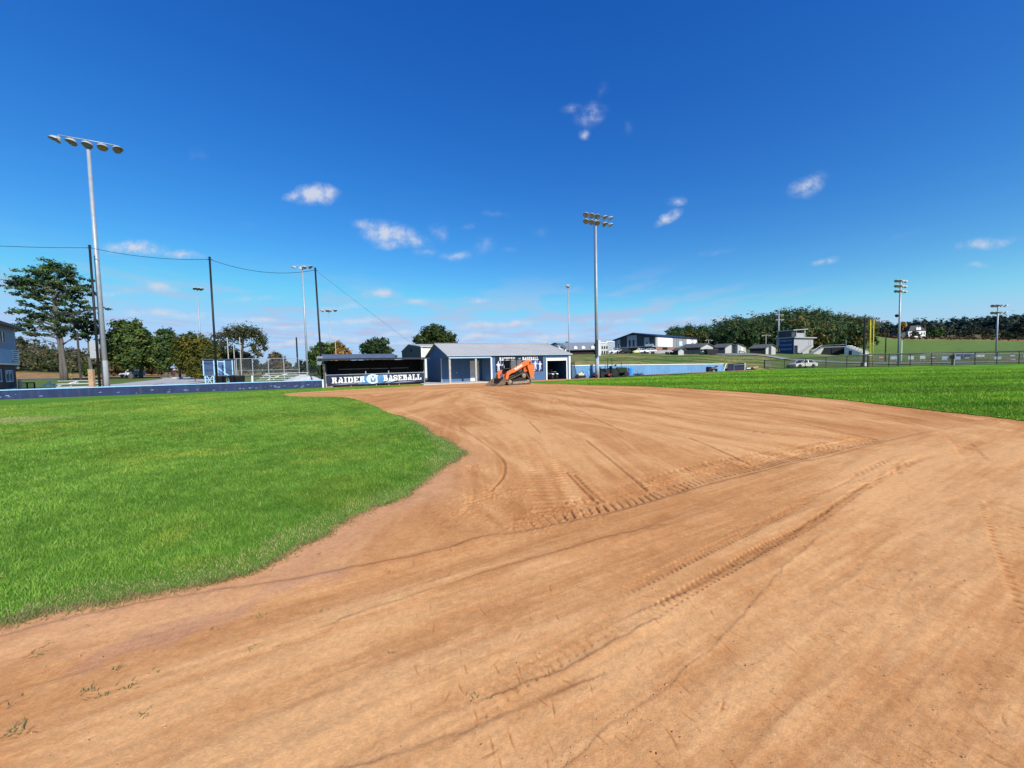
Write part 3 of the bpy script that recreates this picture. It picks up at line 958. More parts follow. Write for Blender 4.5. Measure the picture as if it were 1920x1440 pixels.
# weeds and clippings lying on the clay
gv = []; gf = []; gc = []
g_ = np.random.default_rng(9)
for (px, py, nb, s) in [(55, 1083, 26, .05), (165, 1300, 30, .05), (185, 1310, 20, .045), (240, 1287, 26, .05), (160, 1178, 10, .04), (225, 1255, 14, .035),
                        (70, 1228, 24, .05), (4, 1322, 20, .06), (30, 1375, 60, .07), (275, 1340, 14, .05), (470, 1213, 10, .03), (490, 1157, 14, .035), (605, 1145, 10, .03),
                        (640, 1076, 16, .04), (727, 1075, 16, .04), (525, 1212, 8, .03), (735, 1225, 9, .035), (880, 1310, 10, .035), (595, 1040, 10, .04), (560, 1045, 8, .04),
                        (865, 852, 30, .06), (895, 872, 12, .05), (785, 735, 6, .05), (290, 1262, 8, .03), (400, 1180, 8, .03), (90, 1210, 10, .04), (470, 1220, 6, .03)]:
    c0 = G(px, py)
    for k in range(int(nb * .6)):
        bx, by = c0.x + g_.normal(0, s * .55), c0.y + g_.normal(0, s * .4)
        a = g_.uniform(0, 6.28); L = g_.uniform(.010, .034); zt = g_.uniform(.002, .014)
        i = len(gv)
        gv += [(bx - .003 * math.sin(a), by + .003 * math.cos(a), .004), (bx + .003 * math.sin(a), by - .003 * math.cos(a), .004), (bx + L * math.cos(a), by + L * math.sin(a), .008 + zt)]
        gf.append((i, i + 1, i + 2)); t = g_.random()
        cc = (np.array((.17, .20, .055)) * (1 - t) + np.array((.44, .32, .14)) * t)
        gc += [cc, cc, cc]
o = np_mesh('weeds', np.array(gv), np.array(gf), attr_mat('grass_blades'), np.array(gc))
struct(o, 'stuff'); tag(o, 'small torn weed tufts and clippings lying on the clay', 'weeds')

# pebbles and clods
pv = []; pf = []; pc = []
ico = [(0, 0, 1), (.9, 0, .1), (0, .9, .15), (-.9, .1, .1), (.1, -.9, .1), (0, 0, -.5)]
icf = [(0, 1, 2), (0, 2, 3), (0, 3, 4), (0, 4, 1), (5, 2, 1), (5, 3, 2), (5, 4, 3), (5, 1, 4)]
spots = []
for k in range(2400):
    if k < 420:
        cx, cy = [(885, 880), (895, 920), (870, 960), (955, 920), (1080, 962), (1245, 1296), (1180, 1345), (1085, 1420), (1330, 905), (1500, 860)][k % 10]
        spots.append(G(cx + g_.normal(0, 26), cy + g_.normal(0, 12)))
    else:
        spots.append(G(g_.uniform(-100, 2000), 800 + 640 * g_.random() ** 1.3))
sx = np.array([p.x for p in spots]); sy = np.array([p.y for p in spots])
bad = inpoly(sx, sy, GRASS_POLY) | inpoly(sx, sy, OUT_POLY)
for k, g0 in enumerate(spots):
    if bad[k]:
        continue
    s = (.0022 + .009 * g_.random() ** 5) * min(1.0, .35 + math.hypot(g0.x, g0.y) * .13)
    rot = g_.uniform(0, 6.28)
    i = len(pv)
    for (a, b, c) in ico:
        j = 1 + g_.uniform(-.3, .3)
        pv.append((g0.x + s * j * (a * math.cos(rot) - b * math.sin(rot)), g0.y + s * j * (a * math.sin(rot) + b * math.cos(rot)), s * .42 * c + .006))
        t = (k * 37 % 100) / 100
        pc.append(np.array((.52, .245, .095)) * (1 - t * .7) + np.array((.66, .46, .30)) * t * .7)
    pf += [tuple(i + q_ for q_ in t) for t in icf]
o = np_mesh('clay_crumbs', np.array(pv), np.array(pf), attr_mat('crumb', .95), np.array(pc))
struct(o, 'stuff'); tag(o, 'loose crumbs of clay and small stones scattered over the dirt', 'clay crumbs')

# ---------------- the land beyond
print('land ...')
naz2 = 1100
rr2 = np.concatenate([[0.0], np.linspace(2, 40, 60), np.geomspace(40.5, 900, 460), np.geomspace(950, 4000, 24)])
az2 = np.radians(np.linspace(-100, 100, naz2))
RR2, AZ2 = np.meshgrid(rr2, az2, indexing='ij')
lx = RR2 * np.sin(AZ2); ly = RR2 * np.cos(AZ2)
lz = Hn(lx, ly) - .09 * sstep(46, 36, RR2) - .02
lz += (fbm(lx * .25, ly * .25, 200, 3) - .5) * .25 * sstep(44, 60, RR2) * sstep(3000, 500, RR2)
uu = 960 + FPX * lx / np.maximum(ly, .5)
n1 = fbm(lx * .12, ly * .12, 201, 4, .6); n2 = fbm(lx * .9, ly * .9, 202, 4, .6)
lawn = np.array([.085, .150, .035]); lush = np.array([.120, .185, .045]); dry_ = np.array([.26, .22, .085]); straw_ = np.array([.32, .19, .085]); brown = np.array([.17, .105, .055]); wood_ = np.array([.03, .04, .018])
t = np.clip(sstep(.38, .72, n1) * .8 + (n2 - .5) * 1.0, 0, 1)[..., None]
lc = lawn * (1 - t) + dry_ * t
# worn bank behind the blue wall: banded by mowing along the slope
bk = (sstep(1040, 1080, uu) * sstep(1480, 1420, uu) * sstep(43, 47, ly) * sstep(112, 95, ly))[..., None]
bn = fbm(lx * .12 + ly * .05, ly * 1.1, 205, 4, .65)[..., None]
bcol = np.array([.055, .125, .022]) * (1 - sstep(.42, .62, bn)) + np.array([.30, .235, .095]) * sstep(.42, .62, bn)
lc = lc * (1 - bk) + bcol * bk
# green slope on the right
fs_ = (sstep(1560, 1640, uu) * sstep(85, 100, ly) * sstep(206, 198, ly))[..., None]
lc = lc * (1 - fs_) + (lush * (.85 + .35 * n2[..., None])) * fs_
st_ = (sstep(1590, 1650, uu) * sstep(198, 203, ly + (n2 - .5) * 12) * sstep(222, 212, ly + (n2 - .5) * 12))[..., None]
lc = lc * (1 - st_) + (np.array([.30, .17, .075]) * (.7 + .6 * n2[..., None])) * st_
pas = (sstep(1590, 1650, uu) * sstep(214, 222, ly) * sstep(330, 300, ly))[..., None]
lc = lc * (1 - pas) + (np.array([.16, .13, .06]) * (.5 + n2[..., None])) * pas
# straw field and brush slope on the left
sf = (sstep(600, 420, uu) * sstep(106, 109, ly) * sstep(150, 138, ly))[..., None]
lc = lc * (1 - sf) + (straw_ * (.7 + .6 * n2[..., None])) * sf
wd = (np.clip(sstep(320, 200, uu) * sstep(136, 150, ly) + sstep(1200, 1300, uu) * sstep(1640, 1600, uu) * sstep(128, 142, ly) + sstep(1600, 1660, uu) * sstep(300, 330, ly), 0, 1))[..., None]
lc = lc * (1 - wd) + wood_ * wd
# green verge round the trees on the left
gvv = (sstep(700, 640, uu) * sstep(44, 47, ly) * sstep(106, 104, ly))[..., None]
lc = lc * (1 - gvv * .8) + (np.array([.11, .165, .04]) * (.6 + .8 * n2[..., None])) * gvv * .8
lc = np.where((RR2 < 14)[..., None], np.array([.605, .282, .106]), lc)
idx = np.arange(naz2 * len(rr2)).reshape(len(rr2), naz2)
q = np.stack([idx[:-1, :-1], idx[:-1, 1:], idx[1:, 1:], idx[1:, :-1]], -1).reshape(-1, 4)[:, ::-1]
M_LAND = attr_mat('rough_grassland', .95, .16, .8, .5, 3.0, .2, .05)
struct(np_mesh('ground', np.stack([lx, ly, lz], -1).reshape(-1, 3), q, M_LAND, lc.reshape(-1, 3), smooth=True))


def strip(name, pts, w, m, lift=.05, step=.6):
    """a road draped along the land"""
    pts = smooth_line([xy(p) for p in pts], 14)
    a = np.array(pts); tg = np.gradient(a, axis=0); tg /= np.maximum(1e-6, np.linalg.norm(tg, axis=1))[:, None]
    nr = np.stack([-tg[:, 1], tg[:, 0]], 1)
    ws = np.linspace(-1, 1, 9)
    if not hasattr(w, '__len__'):
        w = [w, w]
    wv = np.interp(np.linspace(0, 1, len(a)), np.linspace(0, 1, len(w)), w)
    vs = a[:, None, :] + nr[:, None, :] * (wv[:, None, None] / 2) * ws[None, :, None]
    X = vs[..., 0]; Y = vs[..., 1]
    Z = Hn(X, Y) + lift
    n, k = X.shape
    V = np.stack([X, Y, Z], -1).reshape(-1, 3)
    idx = np.arange(n * k).reshape(n, k)
    q = np.stack([idx[:-1, :-1], idx[:-1, 1:], idx[1:, 1:], idx[1:, :-1]], -1).reshape(-1, 4)[:, ::-1]
    me = bpy.data.meshes.new(name); me.from_pydata([tuple(v) for v in V], [], [tuple(int(i) for i in f_) for f_ in q]); me.materials.append(m); me.update()
    o = bpy.data.objects.new(name, me); COL.objects.link(o)
    return struct(o)


M_ROAD = mat('pale_asphalt', (.26, .255, .25), .9, var=.14, scale=1.2, bump=.2, bscale=30)
M_GRAVEL = mat('pale_gravel', (.42, .41, .39), .95, var=.2, scale=6, bump=.5, bscale=40)
M_CLAY2 = mat('warning_track_clay', (.36, .17, .09), .95, var=.2, scale=2, bump=.3)
strip('gravel_road', [at(20, 105), at(120, 104), at(230, 103), at(330, 106), at(480, 110), at(620, 120)], [5, 5, 5, 4], M_ROAD, .10)
strip('gravel_lot', [at(150, 38), at(215, 43), at(280, 51), at(330, 66), at(352, 82), at(330, 100)], [7, 9, 11, 10, 8, 7], M_GRAVEL, .07)
strip('gravel_path', [at(215, 37.5), at(330, 38.2), at(440, 38.8), at(560, 39.5)], [4.5, 4.2, 4, 4], M_GRAVEL, .075)
strip('field_road', [at(1330, 84.5), at(1405, 83.5), at(1470, 80), at(1540, 76), at(1620, 71.5), at(1700, 70), at(1920, 68), at(2100, 66)], [4.5, 4.5, 5, 5], M_ROAD, .10)
strip('school_drive', [at(1075, 118), at(1150, 117), at(1240, 117), at(1330, 112)], [7, 7], M_ROAD, .12)
strip('warning_track', [Vector((WX0 + WC * t_ + WS * o_, WY0 + WS * t_ - WC * o_, 0)) for t_, o_ in ((5, .4), (12, .75), (20, 1.1), (28, 1.5), (34, 1.3))], [.7, 1.6, 2.4, 2.6], M_CLAY2, .045)

# ================================================================== BUILDINGS NEAR THE FIELD
def ribwall(mb, a, b, z0, top, out, pitch=.23, rib=.022, thick=.10):
    """vertical-ribbed sheet from a to b; top is a list of (distance, height)"""
    a = Vector((a[0], a[1], 0)); b = Vector((b[0], b[1], 0)); d = (b - a); L = d.length; d.normalize()
    o = Vector((out[0], out[1], 0)).normalized()
    vs = []
    poly = [(0, z0), (L, z0)] + [(x, z) for x, z in reversed(top)]
    for off in (0, -thick):
        for x, z in poly:
            p = a + d * x + o * off
            vs.append((p.x, p.y, z))
    n = len(poly)
    fs = [tuple(range(n)), tuple(range(2 * n - 1, n - 1, -1))] + [(i, i + n, (i + 1) % n + n, (i + 1) % n) for i in range(n)]
    mb.add(vs, fs)
    k = 0; x = pitch / 2
    xs = [t[0] for t in top]; zs = [t[1] for t in top]
    while x < L - .03:
        zt = float(np.interp(x, xs, zs)) - .02
        p = a + d * x
        w = .022
        q = [(p - d * w), (p + d * w), (p + d * w * .5 + o * rib), (p - d * w * .5 + o * rib)]
        q[0] = q[0] + o * .001; q[1] = q[1] + o * .001
        vs = [(v.x, v.y, z0 + .01) for v in q] + [(v.x, v.y, zt) for v in q]
        mb.add(vs, [(0, 1, 2, 3), (7, 6, 5, 4), (0, 4, 5, 1), (1, 5, 6, 2), (2, 6, 7, 3), (3, 7, 4, 0)])
        x += pitch


FONT8 = {
    'R': ["######.", ".##.##.", ".##.##.", ".#####.", ".####..", ".##.##.", ".##.##.", "###.###"],
    'A': ["..###..", "...##..", "..#.##.", "..#.##.", ".##.##.", ".#####.", ".##.##.", "###.###"],
    'I': ["####", ".##.", ".##.", ".##.", ".##.", ".##.", ".##.", "####"],
    'D': ["######.", ".##.###", ".##..##", ".##..##", ".##..##", ".##..##", ".##.###", "######."],
    'E': ["#######", ".##..##", ".##....", ".####..", ".####..", ".##....", ".##..##", "#######"],
    'B': ["######.", ".##.##.", ".##.##.", ".#####.", ".##.###", ".##..##", ".##.###", "######."],
    'S': [".#####.", "##..###", "##....#", ".####..", "..#####", "#....##", "###..##", "######."],
    'L': ["####...", ".##....", ".##....", ".##....", ".##....", ".##..##", ".##..##", "#######"],
}


def block_text(mb, word, x0, z0, h, y, wscale=1.0, gap=.9, rise=0.0):
    """slab block capitals on the plane y; returns the end position"""
    c = h / 8.0; cw = c * wscale
    x = x0
    for chn in word:
        rows = FONT8[chn]
        W = len(rows[0])
        for j, row in enumerate(rows):
            i = 0
            while i < W:
                if row[i] == '#':
                    k = i
                    while k < W and row[k] == '#':
                        k += 1
                    zt = z0 + (7 - j) * c + rise * (x - x0)
                    mb.add([(x + i * cw, y, zt), (x + k * cw, y, zt), (x + k * cw, y, zt + c), (x + i * cw, y, zt + c)], [(0, 1, 2, 3)])
                    i = k
                else:
                    i += 1
        x += (W + gap) * cw
    return x


def flat(mb, pts, y):
    mb.add([(a, y, b) for a, b in pts], [tuple(range(len(pts)))])


def arcpoly(cx, cz, r0, r1, a0, a1, n=18, sx=1.0):
    o = [(cx + sx * r1 * math.cos(R(a0 + (a1 - a0) * k / n)), cz + r1 * math.sin(R(a0 + (a1 - a0) * k / n))) for k in range(n + 1)]
    i = [(cx + sx * r0 * math.cos(R(a0 + (a1 - a0) * k / n)), cz + r0 * math.sin(R(a0 + (a1 - a0) * k / n))) for k in range(n + 1)]
    return o + i[::-1]


print('buildings ...')
# ---- field house
FL = at(843, 34.7); FR = at(1069, 40.0)
fd = FR - FL; FLEN = math.hypot(fd.x, fd.y); FANG = math.atan2(fd.y, fd.x)
FW = 9.4; EAVE = 2.52; RIDGE = 3.80; PD = 2.7
fh = thing('field_house', 'blue ribbed metal field house with pale grey roof and corner porch', 'field house', (FL.x, FL.y, 0), FANG)


def roofz(y):
    return EAVE + .06 + (RIDGE - EAVE) * (1 - abs(y - FW / 2) / (FW / 2))


w = MB()
ribwall(w, (0, FW), (0, PD), 0, [(0, EAVE), (FW / 2, RIDGE), (FW - PD, roofz(PD) - .06)], (-1, 0))
ribwall(w, (0, PD + .001), (0, .0), EAVE - .14, [(0, roofz(PD) - .06), (PD, EAVE)], (-1, 0))
ribwall(w, (.10, PD), (4.04, PD), 0, [(0, EAVE), (3.94, EAVE)], (0, -1))
ribwall(w, (4.04, PD - .1), (4.04, 0.1), 0, [(0, EAVE), (PD - .2, EAVE)], (-1, 0))
ribwall(w, (4.04, 0), (10.10, 0), 0, [(0, EAVE), (6.06, EAVE)], (0, -1))
ribwall(w, (10.10, 0), (12.42, 0), 2.12, [(0, EAVE), (2.32, EAVE)], (0, -1))
ribwall(w, (12.42, 0), (FLEN - .02, 0), 0, [(0, EAVE), (FLEN - 12.44, EAVE)], (0, -1))
ribwall(w, (FLEN, .1), (FLEN, FW), 0, [(0, EAVE), (FW / 2, RIDGE), (FW - .1, EAVE)], (1, 0))
ribwall(w, (FLEN, FW + .05), (0, FW + .05), 0, [(0, EAVE), (FLEN, EAVE)], (0, 1))
w.build('wall', M_BLUE, fh)
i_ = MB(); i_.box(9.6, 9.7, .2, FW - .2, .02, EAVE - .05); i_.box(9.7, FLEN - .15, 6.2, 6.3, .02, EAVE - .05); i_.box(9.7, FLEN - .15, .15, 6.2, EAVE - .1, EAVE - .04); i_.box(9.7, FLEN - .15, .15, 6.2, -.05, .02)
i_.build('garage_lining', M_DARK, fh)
r_ = MB()
for sgn in (0, 1):
    y0, y1 = (-.14, FW / 2) if sgn == 0 else (FW + .19, FW / 2)
    za, zb = roofz(max(0, min(FW, y0))) - .03, roofz(FW / 2)
    vs = [(-.22, y0, za), (FLEN + .22, y0, za), (FLEN + .22, y1, zb), (-.22, y1, zb), (-.22, y0, za + .05), (FLEN + .22, y0, za + .05), (FLEN + .22, y1, zb + .05), (-.22, y1, zb + .05)]
    r_.add(vs, [(0, 3, 2, 1), (4, 5, 6, 7), (0, 1, 5, 4), (2, 3, 7, 6), (0, 4, 7, 3), (1, 2, 6, 5)])
    x = 0.0
    while x < FLEN:
        r_.beam((x, y0, za + .056), (x, y1, zb + .056), .03, .022)
        x += .305
r_.box(-.22, FLEN + .22, FW / 2 - .16, FW / 2 + .16, roofz(FW / 2) + .052, roofz(FW / 2) + .085)
r_.build('roof', M_ROOF, fh)
g = MB(); g.box(-.22, FLEN + .22, -.24, -.145, EAVE - .03, EAVE + .075); g.build('gutter', M_GALV, fh)
for tb in ((-.06, -.025, PD - .06, PD + .10, 0, EAVE - .16), (4.02, 4.16, -.045, -.026, 0, EAVE - .18), (10.0, 10.12, -.05, -.027, 0, 2.2),
           (12.40, 12.5, -.05, -.027, 0, 2.2), (FLEN - .16, FLEN + .04, -.055, -.027, 0, EAVE - .02), (10.12, 12.40, -.05, -.027, 2.12, 2.2)):
    tm = MB(); tm.box(*tb); tm.build('corner_trim', M_WHITE, fh)
bm_ = MB(); bm_.box(-.03, 4.02, -.12, -.03, EAVE - .22, EAVE - .08); bm_.build('porch_beam', M_SKYBLUE, fh)
for x in (.07, 2.56):
    p_ = MB(); p_.box(x - .085, x + .085, -.02, .15, .0, EAVE - .15); p_.build('porch_post', M_GREYWOOD, fh, bevel=.01)
d_ = MB(); d_.box(2.92, 3.72, PD - .05, PD - .026, .03, 2.05); dd = d_.build('door', mat('pale_door_paint', (.70, .74, .78), .5), fh)
h_ = MB(); h_.lathe([(.035, 0), (.035, .03), (.02, .05)], (3.62, PD - .05, 1.0), (0, -1, 0), 8); h_.build('handle', M_GALV, dd)
d_ = MB(); d_.box(2.86, 2.915, PD - .055, PD - .026, .03, 2.1); d_.box(3.725, 3.79, PD - .055, PD - .026, .03, 2.1); d_.box(2.915, 3.725, PD - .055, PD - .026, 2.053, 2.1); d_.build('door_frame', M_WHITE, fh)
rd_ = MB(); rd_.box(10.13, 12.39, .0, .06, 1.93, 2.118); rd_.build('roller_door', M_WHITE, fh)
for z in (1.1,):
    lt_ = MB(); lt_.lathe([(.07, 0), (.07, .05)], (1.45, PD - .03, .95), (0, -1, 0), 8); lt_.build('outlet_box', M_GREYW, fh)

# concrete slab of the porch
c_, s_ = math.cos(FANG), math.sin(FANG)


def fhw(x, y, z=0):
    return (FL.x + c_ * x - s_ * y, FL.y + s_ * x + c_ * y, z)


struct(sheet('concrete_apron', [fhw(-2.4, -.35), fhw(4.6, -.45), fhw(4.35, .25), fhw(4.0, PD), fhw(0, PD), fhw(-1.2, 4.5), fhw(-2.0, 4.5)], .06, M_CONC, .12))

# ---- mural banner on the field house
mu = thing('wall_banner', 'dark navy team banner with white player figures on the blue field house', 'banner', fhw(4.50, -.03), FANG)
MW = 5.15
b_ = MB(); b_.box(0, MW, -.025, 0, .92, 2.42); b_.build('panel', mat('navy_vinyl', (.010, .015, .045), .35, var=.35, scale=.9), mu)
t_ = MB(); t_.m = 0
block_text(t_, 'RAIDERS', .40, 2.02, .30, -.029, .86); t_.build('lettering', M_WHITE, mu)
t_ = MB(); block_text(t_, 'BASEBALL', 2.84, 2.02, .30, -.029, .76); t_.build('lettering', M_WHITE, mu)
t_ = MB()
flat(t_, [(2.35, 2.08), (2.45, 2.16), (2.38, 2.24), (2.52, 2.19), (2.62, 2.28), (2.63, 2.17), (2.74, 2.14), (2.62, 2.10), (2.58, 2.05), (2.5, 2.10)], -.029)
t_.build('emblem', M_WHITE, mu)
bl = MB()
flat(bl, [(2.5, 1.0), (4.9, 1.0), (5.0, 1.35), (4.6, 1.95), (3.6, 2.0), (2.7, 1.7)], -.028); bl.build('blue_glow_print', mat('royal_blue_print', (.018, .05, .22), .4, var=.5, scale=1.5), mu)


def player(mb, x, z, s, flip=1, bat=False):
    def q(pts):
        flat(mb, [(x + flip * a * s, z + b * s) for a, b in pts], -.031)
    q([(-.09, .0), (-.02, 0), (.02, .42), (-.08, .45)]); q([(.10, 0), (.17, .0), (.12, .44), (.03, .42)])
    q([(-.10, .46), (.13, .45), (.15, .78), (.04, .86), (-.09, .82)])
    q([(-.04, .88), (.06, .88), (.09, .96), (.03, 1.03), (-.05, .99)])
    q([(.16, .79), (.30, .62), (.27, .57), (.155, .66)]); q([(-.11, .80), (-.25, .68), (-.21, .62), (-.105, .68)])
    if bat:
        q([(.29, .66), (.20, 1.12), (.24, 1.13), (.32, .66)])


M_PRINT = mat('white_print', (.70, .72, .76), .4, var=.25, scale=9)
for (a_, b_, c__, d__, e__) in ((.28, 1.0, .92, 1, True), (.86, 1.02, .85, -1, False), (2.72, 1.1, .84, 1, False), (3.2, 1.05, .88, -1, False), (4.25, 1.1, .84, 1, True), (4.78, 1.08, .80, 1, False)):
    pl_ = MB(); player(pl_, a_, b_, c__, d__, e__); pl_.build('player_print', M_PRINT, mu)
for pts in ([(4.1, .98), (4.25, .97), (4.22, 1.08)], [(4.6, .99), (4.78, .96), (4.72, 1.08)], [(3.75, 1.0), (3.95, .98), (3.9, 1.1)]):
    pl_ = MB(); flat(pl_, pts, -.031); pl_.build('splash_print', M_PRINT, mu)

# ---- dugout
DL = at(611, 33.0); DR = at(798, 36.0)
dv = DR - DL; DLEN = math.hypot(dv.x, dv.y); DANG = math.atan2(dv.y, dv.x)
dg = thing('dugout', 'long low black dugout with open front and flat dark roof', 'dugout', (DL.x, DL.y, 0), DANG)
DH = 2.33; DD = 2.7
w = MB()
w.prism([(0, 0), (DD, 0), (DD, 2.35), (0.75, DH), (0, DH - .55)], 'x', -.12, .0)
w.build('end_wall', M_DKGREY, dg)
w = MB(); w.prism([(0.1, 0), (DD, 0), (DD, 2.35), (0.1, DH)], 'x', DLEN - .1, DLEN); w.build('end_wall', M_DKGREY, dg)
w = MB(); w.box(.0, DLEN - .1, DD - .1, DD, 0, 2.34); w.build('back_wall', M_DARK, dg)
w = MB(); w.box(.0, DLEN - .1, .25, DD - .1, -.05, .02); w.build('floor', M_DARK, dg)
w = MB()
w.add([(-.25, -.18, DH + .0), (DLEN + .45, -.30, DH + .0), (DLEN + .45, DD + .2, DH + .12), (-.25, DD + .2, DH + .12), (-.25, -.18, DH + .06), (DLEN + .45, -.30, DH + .06), (DLEN + .45, DD + .2, DH + .22), (-.25, DD + .2, DH + .22)],
      [(0, 3, 2, 1), (4, 5, 6, 7), (0, 1, 5, 4), (1, 2, 6, 5), (2, 3, 7, 6), (3, 0, 4, 7)])
rf = w.build('roof', mat('black_roof_sheet', (.028, .03, .036), .6), dg)
w = MB(); w.beam((-.25, -.20, DH + .02), (DLEN + .45, -.325, DH + .02), .03, .03); w.build('edge_strip', M_DKGREY, rf)
w = MB(); w.prism([(.9, DH + .16), (3.0, DH + .22), (3.0, DH + .62), (2.1, DH + .50)], 'x', -.65, DLEN * .70); w.build('upper_roof', mat('slate_blue_roof', (.10, .12, .16), .6), dg)
w = MB(); w.prism([(-.72, DH - .35), (-.35, DH - .38), (-.22, DH + .38), (-.72, DH + .40)], 'y', 1.2, 1.6); w.build('side_panel', mat('slate_panel', (.20, .23, .28), .6), dg)
for k, (a, b) in enumerate([(.9, 3.6), (3.7, 5.3), (5.5, 7.2)]):
    w = MB(); w.box(a, b, DD - .3, DD - .14, 1.50, 1.56); w.build('shelf', M_GREYWOOD, dg)
w = MB(); w.box(.3, DLEN - .4, DD - .65, DD - .25, .40, .46); w.build('bench', M_GREYWOOD, dg)
for x in (3.25, 5.2):
    w = MB(); w.tube([(x, .16, 0), (x, .16, 1.32)], .045, 8); w.build('front_post', M_GREYWOOD, dg)

# ---- banner fence in front of the dugout
bf = thing('banner_fence', 'padded navy RAIDER BASEBALL banner fence along the dugout front', 'banner', (DL.x, DL.y, 0), DANG)
b_ = MB()
nseg = 40
BX0, BX1 = .10, DLEN - .12


def bz(x, t):
    """lower edge of the banner rides a little unevenly"""
    lo = .10 + .05 * math.sin(x * 1.7) * .5 + .06 * (x / DLEN)
    hi = 1.02 + .03 * (x / DLEN)
    return lo + (hi - lo) * t


vs = []; fs = []
for i in range(nseg + 1):
    x = BX0 + (BX1 - BX0) * i / nseg
    wv = .012 * math.sin(x * 3.1) + .008 * math.sin(x * 7.3)
    vs += [(x, -.02 + wv * .3, bz(x, 0)), (x, -.02, bz(x, 1)), (x, .02, bz(x, 1)), (x, .02 + wv * .3, bz(x, 0))]
for i in range(nseg):
    a = i * 4
    for k in range(4):
        fs.append((a + k, a + 4 + k, a + 4 + (k + 1) % 4, a + (k + 1) % 4))
fs += [(0, 1, 2, 3), (nseg * 4 + 3, nseg * 4 + 2, nseg * 4 + 1, nseg * 4)]
b_.add(vs, fs); b_.build('banner_panel', mat('navy_banner_vinyl', (.020, .026, .060), .4, var=.5, scale=1.3), bf)
p_ = MB()
flat(p_, [(2.55, .20), (3.0, .92), (4.75, .98), (5.15, 1.0), (4.9, .75), (5.05, .55), (4.7, .24), (3.9, .18)], -.032)
p_.build('blue_patch', mat('banner_blue', (.075, .21, .40), .45, var=.35, scale=1.5), bf)
for (xa, xb) in ((.5, 2.4), (5.2, 7.9)):
    p_ = MB()
    for k in range(4):
        x0 = xa + k * .42
        flat(p_, [(x0, .17 + .01 * k), (x0 + .9, .25 + .012 * k), (x0 + 1.25, .34 + .015 * k), (x0 + .85, .285 + .012 * k)], -.0325 - .0008 * k)
    p_.build('sweep_print', mat('banner_grey', (.30, .34, .42), .5, var=.3), bf)
p_ = MB()
flat(p_, [(4.75, .22), (5.15, .30), (5.9, .62), (5.7, .62), (5.2, .40)], -.0365); flat(p_, [(5.0, .22), (5.4, .28), (5.9, .46), (5.6, .44)], -.0367); p_.build('stripe_print', mat('banner_pale_blue', (.35, .55, .72), .5), bf)
t_ = MB(); block_text(t_, 'RAIDER', .48, .34, .50, -.040, 1.02, .62, .012); t_.build('lettering', M_WHITE, bf)
t_ = MB(); block_text(t_, 'BASEBALL', 4.72, .40, .50, -.040, .90, .55, .006); t_.build('lettering', M_WHITE, bf)
e_ = MB()
flat(e_, arcpoly(3.82, .62, .30, .43, 34, 326, 24, 1.22), -.040)
e_.build('emblem_ring', mat('emblem_blue', (.55, .76, .88), .45), bf)
e_ = MB()
for pts in ([(3.50, .27), (3.68, .27), (3.68, .36), (3.62, .36), (3.64, .80), (3.56, .88), (3.46, .96), (3.44, .88), (3.50, .86)],
            [(4.20, .27), (4.02, .27), (4.02, .36), (4.08, .36), (4.06, .80), (4.14, .88), (4.24, .96), (4.26, .88), (4.20, .86)],
            [(3.645, .86), (3.80, .52), (3.85, .42), (3.90, .52), (4.055, .86), (3.96, .90), (3.85, .64), (3.74, .90)]):
    flat(e_, pts, -.0435)
e_.build('emblem_letter', M_WHITE, bf)
r1 = MB(); r1.tube([(.0, .03, 1.06), (DLEN - .1, .03, 1.09)], .022, 8); r1.build('top_rail', M_GALV, bf)
for k, x in enumerate((.02, 2.0, 4.1, 6.1, DLEN - .1)):
    p_ = MB(); p_.tube([(x, .055, 0), (x, .055, 1.10 if k not in (0, 4) else 1.28)], .035, 8); p_.build('post', M_GALV, bf)
w = MB(); w.box(.02, .55, .10, .14, .02, .34); w.build('kick_board', M_WHITE, bf)

# ---- padded backstop wall
wl = math.hypot((WALL_B - WALL_L).x, (WALL_B - WALL_L).y); wa = math.atan2(wdir.y, wdir.x)
bw = thing('backstop_wall', 'long low navy backstop wall with pale blue top rail', 'wall', (WALL_L.x, WALL_L.y, 0), wa)
w = MB(); w.box(0, wl, 0, .2, -.05, .62); w.build('wall_panel', mat('navy_wall_paint', (.020, .034, .100), .65, var=.25, scale=1.2, stain=.2), bw)
w = MB(); w.box(-.02, wl + .02, -.05, .25, .622, .69); w.build('cap', M_SKYBLUE, bw, bevel=.01)
w = MB(); w.box(wl + .02, wl + .14, -.04, .24, 0, .72); w.build('end_post', mat('pale_trim', (.6, .62, .6), .6), bw)
w = MB()
rs = np.random.default_rng(4)
for k in range(46):
    x = wl - abs(rs.normal(0, 5)) - .3 if k < 30 else wl - rs.uniform(4, 26)
    z = rs.uniform(.1, .32); l = rs.uniform(.03, .22); y_ = -.003 - .0002 * k
    w.add([(x, y_, z), (x + l, y_, z + rs.uniform(-.01, .02)), (x + l * .9, y_, z + .02 + rs.uniform(0, .03)), (x + .1 * l, y_, z + .025)], [(0, 1, 2, 3)])
w.build('scuff_mark', mat('chalky_scuffs', (.30, .36, .50), .8), bw)

